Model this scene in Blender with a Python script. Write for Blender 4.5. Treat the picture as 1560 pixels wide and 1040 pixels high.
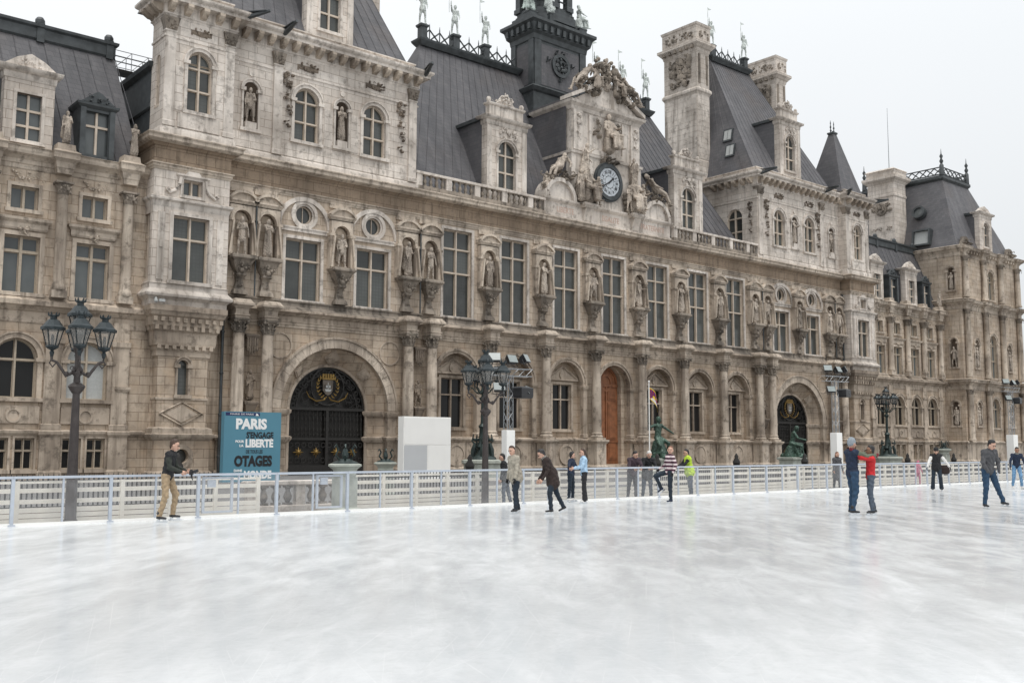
import bpy, bmesh, math, random
import numpy as np
from mathutils import Vector, Matrix
random.seed(7)
PI = math.pi
rad = math.radians
sc = bpy.context.scene
for o in list(bpy.data.objects):
    bpy.data.objects.remove(o)
COL = sc.collection

# ------------------------------------------------------------------ camera
CP = Vector((-57.6861, -55.5854, 1.75))
CR = Vector((0.76264872, -0.64680185, 0.00377997))
CU = Vector((-0.06917841, -0.0757555, 0.99472381))
CF = Vector((0.64310285, 0.75888633, 0.10251956))
cam_d = bpy.data.cameras.new('camera')
cam = bpy.data.objects.new('camera', cam_d)
COL.objects.link(cam)
cam.matrix_world = Matrix(((CR.x, CU.x, -CF.x, CP.x), (CR.y, CU.y, -CF.y, CP.y), (CR.z, CU.z, -CF.z, CP.z), (0, 0, 0, 1)))
cam_d.sensor_width = 36
cam_d.lens = 1539.65 / 1560 * 36
cam_d.clip_start = 0.1
cam_d.clip_end = 3000
sc.camera = cam

# ------------------------------------------------------------------ sky, sun, exposure
w = bpy.data.worlds.new('World')
sc.world = w
w.use_nodes = True
wn, wl = w.node_tree.nodes, w.node_tree.links
wn.clear()
SUN_EL, SUN_AZ = 68, 205
sky = wn.new('ShaderNodeTexSky')
sky.sky_type = 'NISHITA'
sky.sun_disc = False
sky.sun_elevation = rad(SUN_EL)
sky.sun_rotation = rad(SUN_AZ)
bg1 = wn.new('ShaderNodeBackground')
bg1.inputs[1].default_value = 0.05
hs_ = wn.new('ShaderNodeHueSaturation')        # cloud takes the blue out of the sky
hs_.inputs['Saturation'].default_value = 0.2
hs_.inputs['Value'].default_value = 0.6
wl.new(sky.outputs[0], hs_.inputs['Color'])
wl.new(hs_.outputs[0], bg1.inputs[0])
bg2 = wn.new('ShaderNodeBackground')           # the overcast cloud deck
tc = wn.new('ShaderNodeTexCoord')
sx = wn.new('ShaderNodeSeparateXYZ')
wl.new(tc.outputs['Generated'], sx.inputs[0])
nz = wn.new('ShaderNodeTexNoise')
nz.inputs['Scale'].default_value = 1.3
nz.inputs['Detail'].default_value = 3
wl.new(tc.outputs['Generated'], nz.inputs[0])
rp = wn.new('ShaderNodeValToRGB')
rp.color_ramp.elements[0].position = 0.3
rp.color_ramp.elements[0].color = (0.83, 0.865, 0.89, 1)
rp.color_ramp.elements[1].position = 0.7
rp.color_ramp.elements[1].color = (0.93, 0.95, 0.965, 1)
wl.new(nz.outputs[0], rp.inputs[0])
wl.new(rp.outputs[0], bg2.inputs[0])
mc = wn.new('ShaderNodeMath')                  # overcast sky: brighter towards the zenith, (1 + 2 sin h) / 3
mc.operation = 'MAXIMUM'
wl.new(sx.outputs[2], mc.inputs[0])
mc.inputs[1].default_value = 0.0
ma = wn.new('ShaderNodeMath')
ma.operation = 'MULTIPLY_ADD'
wl.new(mc.outputs[0], ma.inputs[0])
ma.inputs[1].default_value = 0.95
ma.inputs[2].default_value = 0.60
wl.new(ma.outputs[0], bg2.inputs[1])
add = wn.new('ShaderNodeAddShader')
wl.new(bg1.outputs[0], add.inputs[0])
wl.new(bg2.outputs[0], add.inputs[1])
wo = wn.new('ShaderNodeOutputWorld')
wl.new(add.outputs[0], wo.inputs[0])

sun_d = bpy.data.lights.new('sun', 'SUN')
sun_d.energy = 1.5
sun_d.angle = rad(16)
sun_d.color = (1, 0.96, 0.9)
sun = bpy.data.objects.new('sun', sun_d)
COL.objects.link(sun)
_az = rad(SUN_AZ)
sv = Vector((math.sin(_az) * math.cos(rad(SUN_EL)), math.cos(_az) * math.cos(rad(SUN_EL)), math.sin(rad(SUN_EL))))
sun.rotation_euler = sv.to_track_quat('Z', 'Y').to_euler()
sun.location = (-40, -60, 60)
sc.view_settings.view_transform = 'Standard'
sc.view_settings.look = 'None'
sc.view_settings.exposure = 0.0
sc.view_settings.gamma = 1
sc.view_settings.use_curve_mapping = False


# ------------------------------------------------------------------ materials
MATS = {}


def nt(name):
    m = bpy.data.materials.new(name)
    m.use_nodes = True
    N, L = m.node_tree.nodes, m.node_tree.links
    b = N['Principled BSDF']
    MATS[name] = m
    return m, N, L, b


def nd(N, t, **kw):
    n = N.new(t)
    for k, v in kw.items():
        if k[0] == '_':
            setattr(n, k[1:], v)
        else:
            n.inputs[int(k[1:]) if k[1:].isdigit() else k[1:]].default_value = v
    return n


def mix(N, L, fac, a, b, blend='MIX'):
    n = N.new('ShaderNodeMix')
    n.data_type = 'RGBA'
    n.blend_type = blend
    for s, v in ((0, fac), (6, a), (7, b)):
        if hasattr(v, 'links'):
            L.new(v, n.inputs[s])
        else:
            n.inputs[s].default_value = v if s == 0 else (*v, 1)
    return n.outputs[2]


def mth(N, L, op, a, b=None, clamp=False):
    n = N.new('ShaderNodeMath')
    n.operation = op
    n.use_clamp = clamp
    for i, v in enumerate((a, b)):
        if v is None:
            continue
        if hasattr(v, 'links'):
            L.new(v, n.inputs[i])
        else:
            n.inputs[i].default_value = v
    return n.outputs[0]


def ramp(N, L, x, a, b):
    n = N.new('ShaderNodeMapRange')
    L.new(x, n.inputs[0])
    n.inputs[1].default_value = a
    n.inputs[2].default_value = b
    return n.outputs[0]


def stone(name, col, dirt=0.5, joints=True, dcol=None, rough=0.88, row=0.46, streak=0.6, warm=None):
    m, N, L, b = nt(name)
    g = nd(N, 'ShaderNodeNewGeometry')
    dcol = dcol or tuple(c * 0.45 for c in col)
    sp = nd(N, 'ShaderNodeSeparateXYZ')
    L.new(g.outputs['Position'], sp.inputs[0])
    sn = nd(N, 'ShaderNodeSeparateXYZ')
    L.new(g.outputs['True Normal'], sn.inputs[0])
    side = mth(N, L, 'GREATER_THAN', mth(N, L, 'ABSOLUTE', sn.outputs[0]), 0.7)
    u = mth(N, L, 'ADD', mth(N, L, 'MULTIPLY', sp.outputs[1], side), mth(N, L, 'MULTIPLY', sp.outputs[0], mth(N, L, 'SUBTRACT', 1.0, side)))
    cb = nd(N, 'ShaderNodeCombineXYZ')
    L.new(u, cb.inputs[0])
    L.new(sp.outputs[2], cb.inputs[1])
    n1 = nd(N, 'ShaderNodeTexNoise', iScale=0.35, iDetail=5.0)
    L.new(g.outputs['Position'], n1.inputs[0])
    n2 = nd(N, 'ShaderNodeTexNoise', iScale=6.0, iDetail=6.0, iRoughness=0.65)
    L.new(g.outputs['Position'], n2.inputs[0])
    mp = nd(N, 'ShaderNodeMapping')
    mp.inputs['Scale'].default_value = (2.6, 2.6, 0.22)
    L.new(g.outputs['Position'], mp.inputs[0])
    n3 = nd(N, 'ShaderNodeTexNoise', iScale=1.0, iDetail=5.0, iRoughness=0.6)
    L.new(mp.outputs[0], n3.inputs[0])
    c = mix(N, L, mth(N, L, 'MULTIPLY', ramp(N, L, n1.outputs[0], 0.38, 0.72), dirt), col, dcol)
    c = mix(N, L, mth(N, L, 'MULTIPLY', ramp(N, L, n3.outputs[0], 0.5, 0.7), streak), c, tuple(x * 0.8 for x in dcol))
    if warm:
        n4 = nd(N, 'ShaderNodeTexNoise', iScale=0.9, iDetail=3.0)
        L.new(g.outputs['Position'], n4.inputs[0])
        c = mix(N, L, mth(N, L, 'MULTIPLY', ramp(N, L, n4.outputs[0], 0.5, 0.75), 0.55), c, warm)
    c = mix(N, L, mth(N, L, 'MULTIPLY', ramp(N, L, n2.outputs[0], 0.35, 0.7), 0.3), c, tuple(x * 0.5 for x in col))
    n5 = nd(N, 'ShaderNodeTexNoise', iScale=1.7, iDetail=8.0, iRoughness=0.7)
    L.new(g.outputs['Position'], n5.inputs[0])
    c = mix(N, L, mth(N, L, 'MULTIPLY', ramp(N, L, n5.outputs[0], 0.52, 0.64), (0.42 if joints else 0.7) * dirt), c, tuple(x * 0.4 for x in dcol))
    oi = nd(N, 'ShaderNodeObjectInfo')
    hv = nd(N, 'ShaderNodeHueSaturation')
    L.new(c, hv.inputs['Color'])
    L.new(mth(N, L, 'ADD', mth(N, L, 'MULTIPLY', oi.outputs['Random'], 0.16), 0.92), hv.inputs['Value'])
    c = hv.outputs[0]
    hgt = n2.outputs[0]
    if joints:
        bk = nd(N, 'ShaderNodeTexBrick', iScale=1.0)
        bk.inputs['Color1'].default_value = (1, 1, 1, 1)
        bk.inputs['Color2'].default_value = (0.86, 0.84, 0.82, 1)
        bk.inputs['Mortar'].default_value = (0.42, 0.37, 0.33, 1)
        bk.inputs['Brick Width'].default_value = 1.15
        bk.inputs['Row Height'].default_value = row
        bk.inputs['Mortar Size'].default_value = 0.014
        bk.inputs['Mortar Smooth'].default_value = 0.3
        L.new(cb.outputs[0], bk.inputs[0])
        c = mix(N, L, 1.0, c, bk.outputs[0], 'MULTIPLY')
        hgt = mth(N, L, 'SUBTRACT', mth(N, L, 'MULTIPLY', n2.outputs[0], 0.5), bk.outputs['Fac'])
    bp = nd(N, 'ShaderNodeBump', iStrength=0.5, iDistance=0.02)
    L.new(hgt, bp.inputs['Height'])
    L.new(bp.outputs[0], b.inputs['Normal'])
    L.new(c, b.inputs['Base Color'])
    b.inputs['Roughness'].default_value = rough
    return m


def plain(name, col, rough=0.6, metal=0.0, var=0.25, scale=8.0, spec=None, bump=0.0, objvar=0.0):
    m, N, L, b = nt(name)
    t = nd(N, 'ShaderNodeTexCoord')
    n = nd(N, 'ShaderNodeTexNoise', iScale=scale, iDetail=5.0)
    L.new(t.outputs['Object'], n.inputs[0])
    c = mix(N, L, ramp(N, L, n.outputs[0], 0.3, 0.7), tuple(x * (1 - var) for x in col), tuple(min(1, x * (1 + var * 0.6)) for x in col))
    if objvar:
        oi = nd(N, 'ShaderNodeObjectInfo')
        hv = nd(N, 'ShaderNodeHueSaturation')
        L.new(c, hv.inputs['Color'])
        L.new(mth(N, L, 'ADD', mth(N, L, 'MULTIPLY', oi.outputs['Random'], objvar * 2), 1 - objvar), hv.inputs['Value'])
        c = hv.outputs[0]
    L.new(c, b.inputs['Base Color'])
    b.inputs['Roughness'].default_value = rough
    b.inputs['Metallic'].default_value = metal
    if spec is not None:
        b.inputs['Specular IOR Level'].default_value = spec
    if bump:
        bp = nd(N, 'ShaderNodeBump', iStrength=bump, iDistance=0.02)
        L.new(n.outputs[0], bp.inputs['Height'])
        L.new(bp.outputs[0], b.inputs['Normal'])
    return m


stone('stone_white', (0.75, 0.68, 0.61), 0.65, True, (0.33, 0.285, 0.245), row=0.5, streak=0.6)
stone('stone_mid', (0.68, 0.575, 0.465), 0.75, True, (0.29, 0.225, 0.17), row=0.5, streak=0.7, warm=(0.62, 0.47, 0.33))
stone('stone_tan', (0.58, 0.478, 0.375), 0.8, True, (0.21, 0.158, 0.115), row=0.5, streak=0.7, warm=(0.52, 0.375, 0.25))
stone('trim_white', (0.76, 0.69, 0.62), 0.75, False, (0.24, 0.20, 0.165), streak=0.75)
stone('trim_mid', (0.64, 0.545, 0.445), 0.9, False, (0.19, 0.148, 0.115), streak=0.85)
stone('trim_tan', (0.57, 0.475, 0.38), 0.9, False, (0.16, 0.122, 0.092), streak=0.8)
stone('trim_grey', (0.36, 0.305, 0.25), 0.95, False, (0.07, 0.058, 0.047), streak=0.95)
stone('stone_frieze', (0.40, 0.305, 0.22), 0.75, True, (0.17, 0.125, 0.088), row=0.55, streak=0.65)
stone('statue_stone', (0.58, 0.50, 0.42), 0.9, False, (0.14, 0.112, 0.09), streak=0.85)
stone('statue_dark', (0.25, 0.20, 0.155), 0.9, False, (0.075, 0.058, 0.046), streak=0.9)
stone('niche_stone_shaded', (0.19, 0.145, 0.11), 0.7, False, (0.085, 0.064, 0.05), streak=0.6)  # darkened base colour: the shade inside the niches is painted in
plain('roof_statue_pale', (0.60, 0.64, 0.61), 0.7, var=0.45, scale=3)
plain('roof_statue_green', (0.48, 0.55, 0.51), 0.7, var=0.5, scale=3)
plain('bronze_dark', (0.03, 0.045, 0.042), 0.45, 0.35, var=0.5, scale=3.5)
plain('bronze', (0.06, 0.105, 0.08), 0.45, 0.35, var=0.55, scale=3.5)
plain('iron', (0.026, 0.0235, 0.021), 0.5, 0.25, var=0.3)
plain('iron_brown', (0.055, 0.045, 0.042), 0.5, 0.2, var=0.3, scale=5)
plain('lead_dark', (0.06, 0.067, 0.07), 0.5, 0.15, var=0.4, scale=2)
plain('window_wood', (0.42, 0.35, 0.27), 0.6, var=0.15)
plain('stone_mullion', (0.56, 0.475, 0.39), 0.8, var=0.2, scale=2)
plain('door_wood', (0.27, 0.105, 0.045), 0.5, var=0.35, scale=2.5)
plain('gold', (0.27, 0.17, 0.05), 0.42, 0.55, var=0.3)
plain('steel_blue', (0.47, 0.51, 0.57), 0.4, 0.1, var=0.08)
plain('plank_white', (0.76, 0.72, 0.64), 0.65, var=0.1, scale=3, objvar=0.05)
plain('white_panel', (0.86, 0.85, 0.82), 0.55, var=0.03, scale=1.0)
plain('grey_panel', (0.52, 0.53, 0.54), 0.55, var=0.04, scale=1.0)
plain('poster_blue', (0.085, 0.235, 0.315), 0.5, var=0.05, scale=1.0)
plain('poster_navy', (0.01, 0.018, 0.09), 0.5, var=0.05)
plain('ink_white', (0.85, 0.85, 0.84), 0.6, var=0.0)
plain('ink_black', (0.012, 0.012, 0.015), 0.6, var=0.0)
plain('ink_faint', (0.47, 0.33, 0.27), 0.8, var=0.1)
plain('truss_metal', (0.30, 0.31, 0.32), 0.45, 0.6, var=0.1)
plain('lamp_lens', (0.26, 0.29, 0.285), 0.3, var=0.1)
plain('black_plastic', (0.014, 0.014, 0.016), 0.4, var=0.2)
plain('pale_stone', (0.40, 0.42, 0.37), 0.8, var=0.25, scale=3)
plain('gallery', (0.42, 0.43, 0.42), 0.8, var=0.1)
plain('clock_enamel', (0.50, 0.53, 0.56), 0.25, var=0.03)
plain('skin', (0.56, 0.34, 0.25), 0.5, var=0.08, scale=14)
plain('skin_dark', (0.30, 0.16, 0.10), 0.5, var=0.08, scale=14)
plain('hair_black', (0.012, 0.010, 0.010), 0.5, var=0.3, scale=40, bump=0.6)
plain('hair_brown', (0.055, 0.028, 0.016), 0.5, var=0.3, scale=40, bump=0.6)
plain('hair_white', (0.62, 0.60, 0.57), 0.6, var=0.2, scale=40, bump=0.6)
plain('hair_red', (0.17, 0.065, 0.03), 0.5, var=0.3, scale=40, bump=0.6)
plain('eye', (0.015, 0.012, 0.010), 0.2, var=0.0)
plain('lip', (0.36, 0.13, 0.11), 0.5, var=0.0)
plain('blade', (0.7, 0.72, 0.74), 0.25, 0.9, var=0.05)
plain('boot_white', (0.72, 0.70, 0.67), 0.5, var=0.1)
plain('boot_tan', (0.55, 0.36, 0.13), 0.6, var=0.15)
for n_, c_ in dict(black=(0.016, 0.016, 0.018), olive=(0.028, 0.032, 0.026), khaki=(0.36, 0.265, 0.165), beige=(0.36, 0.325, 0.265), denim_dark=(0.013, 0.023, 0.036), denim=(0.02, 0.052, 0.10), denim_light=(0.14, 0.27, 0.43), brown=(0.03, 0.018, 0.015), navy=(0.012, 0.022, 0.048), sky=(0.38, 0.54, 0.70), grey=(0.075, 0.075, 0.08), midgrey=(0.17, 0.17, 0.17), red=(0.50, 0.018, 0.022), camo=(0.12, 0.135, 0.095), yellow=(0.48, 0.66, 0.05), plum=(0.055, 0.035, 0.045), hat_grey=(0.25, 0.28, 0.31), pink=(0.55, 0.17, 0.25), blue_grey=(0.07, 0.09, 0.12), scarf=(0.20, 0.19, 0.17), offwhite=(0.72, 0.70, 0.67), maroon=(0.16, 0.014, 0.02), reflect=(0.7, 0.72, 0.7)).items():
    plain('cloth_' + n_, c_, 0.85, var=0.28, scale=11, bump=0.35)


def special_mats():
    # striped sweater
    m, N, L, b = nt('cloth_stripes')
    t = nd(N, 'ShaderNodeTexCoord')
    s = nd(N, 'ShaderNodeSeparateXYZ')
    L.new(t.outputs['Object'], s.inputs[0])
    f = mth(N, L, 'GREATER_THAN', mth(N, L, 'FRACT', mth(N, L, 'MULTIPLY', s.outputs[2], 8.5)), 0.52)
    L.new(mix(N, L, f, (0.055, 0.014, 0.03), (0.62, 0.52, 0.52)), b.inputs['Base Color'])
    b.inputs['Roughness'].default_value = 0.9
    # roof sheet: weathered zinc
    m, N, L, b = nt('roof_zinc')
    g = nd(N, 'ShaderNodeNewGeometry')
    mp = nd(N, 'ShaderNodeMapping')
    mp.inputs['Scale'].default_value = (1.5, 0.35, 0.12)
    L.new(g.outputs['Position'], mp.inputs[0])
    n = nd(N, 'ShaderNodeTexNoise', iScale=1.0, iDetail=6.0)
    L.new(mp.outputs[0], n.inputs[0])
    n2 = nd(N, 'ShaderNodeTexNoise', iScale=0.25, iDetail=3.0)
    L.new(g.outputs['Position'], n2.inputs[0])
    c = mix(N, L, ramp(N, L, n.outputs[0], 0.3, 0.72), (0.09, 0.089, 0.094), (0.135, 0.132, 0.137))
    c = mix(N, L, mth(N, L, 'MULTIPLY', ramp(N, L, n2.outputs[0], 0.52, 0.72), 0.5), c, (0.115, 0.098, 0.09))
    oi = nd(N, 'ShaderNodeObjectInfo')
    sp = nd(N, 'ShaderNodeSeparateXYZ')
    L.new(g.outputs['Position'], sp.inputs[0])
    cb = nd(N, 'ShaderNodeCombineXYZ')
    L.new(mth(N, L, 'ADD', sp.outputs[0], sp.outputs[1]), cb.inputs[0])
    L.new(sp.outputs[2], cb.inputs[1])
    bk = nd(N, 'ShaderNodeTexBrick', iScale=1.0)
    bk.inputs['Color1'].default_value = (1.12, 1.1, 1.1, 1)
    bk.inputs['Color2'].default_value = (0.82, 0.82, 0.84, 1)
    bk.inputs['Mortar'].default_value = (0.6, 0.6, 0.62, 1)
    bk.inputs['Brick Width'].default_value = 0.42
    bk.inputs['Row Height'].default_value = 0.3
    bk.inputs['Mortar Size'].default_value = 0.012
    L.new(cb.outputs[0], bk.inputs[0])
    c = mix(N, L, 0.75, c, bk.outputs[0], 'MULTIPLY')
    bp = nd(N, 'ShaderNodeBump', iStrength=0.35, iDistance=0.02)
    L.new(mth(N, L, 'SUBTRACT', n.outputs[0], bk.outputs['Fac']), bp.inputs['Height'])
    L.new(bp.outputs[0], b.inputs['Normal'])
    hv = nd(N, 'ShaderNodeHueSaturation')
    L.new(c, hv.inputs['Color'])
    L.new(mth(N, L, 'ADD', mth(N, L, 'MULTIPLY', oi.outputs['Random'], 0.2), 0.9), hv.inputs['Value'])
    L.new(hv.outputs[0], b.inputs['Base Color'])
    b.inputs['Roughness'].default_value = 0.6
    b.inputs['Specular IOR Level'].default_value = 0.35
    # leaded window glass
    for nm, c0, c1, lead in (('pane_leaded', (0.012, 0.013, 0.012), (0.12, 0.127, 0.12), 0.85), ('pane_clear', (0.035, 0.04, 0.042), (0.16, 0.175, 0.175), 0.0), ('pane_dark', (0.01, 0.01, 0.01), (0.022, 0.022, 0.022), 0.0)):
        m, N, L, b = nt(nm)
        g = nd(N, 'ShaderNodeNewGeometry')
        s = nd(N, 'ShaderNodeSeparateXYZ')
        L.new(g.outputs['Position'], s.inputs[0])
        oi = nd(N, 'ShaderNodeObjectInfo')
        n = nd(N, 'ShaderNodeTexNoise', iScale=1.1, iDetail=2.0)
        L.new(g.outputs['Position'], n.inputs[0])
        v = mth(N, L, 'MULTIPLY', mth(N, L, 'ADD', oi.outputs['Random'], n.outputs[0]), 0.5)
        c = mix(N, L, v, c0, c1)  # tone varies per pane, painting differing sky reflections into the glass colour
        rg = 0.07
        if lead:
            a = mth(N, L, 'LESS_THAN', mth(N, L, 'FRACT', mth(N, L, 'MULTIPLY', mth(N, L, 'ADD', s.outputs[0], s.outputs[1]), 4.6)), 0.13)
            e = mth(N, L, 'LESS_THAN', mth(N, L, 'FRACT', mth(N, L, 'MULTIPLY', s.outputs[2], 4.6)), 0.13)
            k = mth(N, L, 'MULTIPLY', mth(N, L, 'MAXIMUM', a, e), 0.6)
            c = mix(N, L, k, c, (0.055, 0.056, 0.052))
            bp = nd(N, 'ShaderNodeBump', iStrength=0.3, iDistance=0.01)
            L.new(n.outputs[0], bp.inputs['Height'])
            L.new(bp.outputs[0], b.inputs['Normal'])
            rg = 0.16
        L.new(c, b.inputs['Base Color'])
        b.inputs['Roughness'].default_value = rg
        if nm != 'pane_clear':
            b.inputs['Specular IOR Level'].default_value = 0.25 if nm == 'pane_dark' else 0.5
    # lantern glass
    m, N, L, b = nt('lantern_glass')
    b.inputs['Base Color'].default_value = (0.42, 0.40, 0.37, 1)
    b.inputs['Roughness'].default_value = 0.12
    tr = nd(N, 'ShaderNodeBsdfTransparent')
    mx = nd(N, 'ShaderNodeMixShader', i0=0.3)
    L.new(tr.outputs[0], mx.inputs[1])
    L.new(b.outputs[0], mx.inputs[2])
    L.new(mx.outputs[0], N['Material Output'].inputs[0])
    # scuffed clear fence panel
    m, N, L, b = nt('fence_glass')
    b.inputs['Base Color'].default_value = (0.74, 0.75, 0.76, 1)
    b.inputs['Roughness'].default_value = 0.25
    t = nd(N, 'ShaderNodeTexCoord')
    n = nd(N, 'ShaderNodeTexNoise', iScale=2.2, iDetail=5.0)
    L.new(t.outputs['Object'], n.inputs[0])
    tr = nd(N, 'ShaderNodeBsdfTransparent')
    mx = nd(N, 'ShaderNodeMixShader')
    L.new(mth(N, L, 'ADD', mth(N, L, 'MULTIPLY', n.outputs[0], 0.16), 0.0), mx.inputs[0])
    L.new(tr.outputs[0], mx.inputs[1])
    L.new(b.outputs[0], mx.inputs[2])
    L.new(mx.outputs[0], N['Material Output'].inputs[0])
    # skated ice
    m, N, L, b = nt('ice')
    g = nd(N, 'ShaderNodeNewGeometry')

    def lay(rot, scale, det, x):
        mp = nd(N, 'ShaderNodeMapping')
        mp.vector_type = 'TEXTURE'
        mp.inputs['Rotation'].default_value = (0, 0, rad(rot))
        mp.inputs['Scale'].default_value = (1 / scale[0], 1 / scale[1], 1)
        mp.inputs['Location'].default_value = (x, x * 0.7, 0)
        L.new(g.outputs['Position'], mp.inputs[0])
        n = nd(N, 'ShaderNodeTexNoise', iScale=1.0, iDetail=det, iRoughness=0.62, iDistortion=0.4)
        L.new(mp.outputs[0], n.inputs[0])
        return n.outputs[0]
    big = lay(52, (0.13, 0.36, 1), 8.0, 3)
    mid = lay(48, (0.7, 2.0, 1), 9.0, 21)
    mus = lay(0, (9.0, 9.0, 1), 8.0, 2)
    frost = mth(N, L, 'ADD', mth(N, L, 'MULTIPLY', ramp(N, L, big, 0.38, 0.62), 0.55), mth(N, L, 'MULTIPLY', ramp(N, L, mid, 0.38, 0.64), 0.5), True)
    fr = frost
    c = mix(N, L, fr, (0.615, 0.637, 0.655), (0.765, 0.78, 0.792))
    c = mix(N, L, mth(N, L, 'MULTIPLY', ramp(N, L, mus, 0.5, 0.72), 0.25), c, (0.50, 0.512, 0.525))
    st = None
    # single skate cuts: thin crossing scratches in many directions, where the ice has been used
    for i_, (rt_, sx_, sy_, th) in enumerate(((18, 0.3, 26, 0.68), (-35, 0.35, 30, 0.68), (52, 0.25, 26, 0.675), (38, 0.3, 30, 0.675), (98, 0.35, 32, 0.685), (128, 0.35, 30, 0.68), (66, 0.25, 28, 0.675), (160, 0.35, 32, 0.685))):
        l1 = ramp(N, L, lay(rt_ + 4, (sx_ * 0.9, sy_ * 1.9, 1), 2.0, 11 + 7 * i_), th - 0.02, th + 0.03)
        st = l1 if st is None else mth(N, L, 'MAXIMUM', st, l1)
    c = mix(N, L, mth(N, L, 'MULTIPLY', st, 0.34), c, (0.88, 0.885, 0.89))
    L.new(c, b.inputs['Base Color'])
    L.new(mth(N, L, 'ADD', mth(N, L, 'MULTIPLY', fr, 0.17), 0.07), b.inputs['Roughness'])
    bp = nd(N, 'ShaderNodeBump', iStrength=0.12, iDistance=0.01)
    L.new(mth(N, L, 'ADD', mth(N, L, 'MULTIPLY', st, 0.6), mus), bp.inputs['Height'])
    L.new(bp.outputs[0], b.inputs['Normal'])
    # paved square
    m, N, L, b = nt('paving')
    g = nd(N, 'ShaderNodeNewGeometry')
    bk = nd(N, 'ShaderNodeTexBrick', iScale=1.0)
    bk.inputs['Color1'].default_value = (0.17, 0.162, 0.155, 1)
    bk.inputs['Color2'].default_value = (0.135, 0.13, 0.125, 1)
    bk.inputs['Mortar'].default_value = (0.08, 0.077, 0.074, 1)
    bk.inputs['Brick Width'].default_value = 0.8
    bk.inputs['Row Height'].default_value = 0.4
    bk.inputs['Mortar Size'].default_value = 0.012
    L.new(g.outputs['Position'], bk.inputs[0])
    n = nd(N, 'ShaderNodeTexNoise', iScale=0.6, iDetail=5.0)
    L.new(g.outputs['Position'], n.inputs[0])
    L.new(mix(N, L, mth(N, L, 'MULTIPLY', n.outputs[0], 0.5), bk.outputs[0], (0.11, 0.106, 0.102)), b.inputs['Base Color'])
    b.inputs['Roughness'].default_value = 0.8
    # flag cloth
    m, N, L, b = nt('flag_cloth')
    t = nd(N, 'ShaderNodeTexCoord')
    s = nd(N, 'ShaderNodeSeparateXYZ')
    L.new(t.outputs['UV'], s.inputs[0])
    dx = mth(N, L, 'SUBTRACT', s.outputs[0], 0.5)
    dz = mth(N, L, 'SUBTRACT', s.outputs[1], 0.42)
    ang = mth(N, L, 'ARCTAN2', dz, dx)
    ray = mth(N, L, 'GREATER_THAN', mth(N, L, 'FRACT', mth(N, L, 'MULTIPLY', ang, 12 / (2 * PI))), 0.5)
    c = mix(N, L, ray, (0.32, 0.018, 0.03), (0.02, 0.025, 0.16))
    tri = mth(N, L, 'LESS_THAN', mth(N, L, 'ADD', mth(N, L, 'ABSOLUTE', dx), s.outputs[1]), 0.42)
    c = mix(N, L, tri, c, (0.75, 0.72, 0.66))
    rr = mth(N, L, 'SQRT', mth(N, L, 'ADD', mth(N, L, 'MULTIPLY', dx, dx), mth(N, L, 'MULTIPLY', dz, dz)))
    c = mix(N, L, mth(N, L, 'LESS_THAN', rr, 0.12), c, (0.75, 0.5, 0.03))
    ed = mth(N, L, 'MAXIMUM', mth(N, L, 'LESS_THAN', s.outputs[1], 0.07), mth(N, L, 'MAXIMUM', mth(N, L, 'GREATER_THAN', s.outputs[1], 0.92), mth(N, L, 'LESS_THAN', s.outputs[0], 0.05)))
    c = mix(N, L, ed, c, (0.75, 0.5, 0.03))
    L.new(c, b.inputs['Base Color'])
    b.inputs['Roughness'].default_value = 0.8


special_mats()


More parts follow.
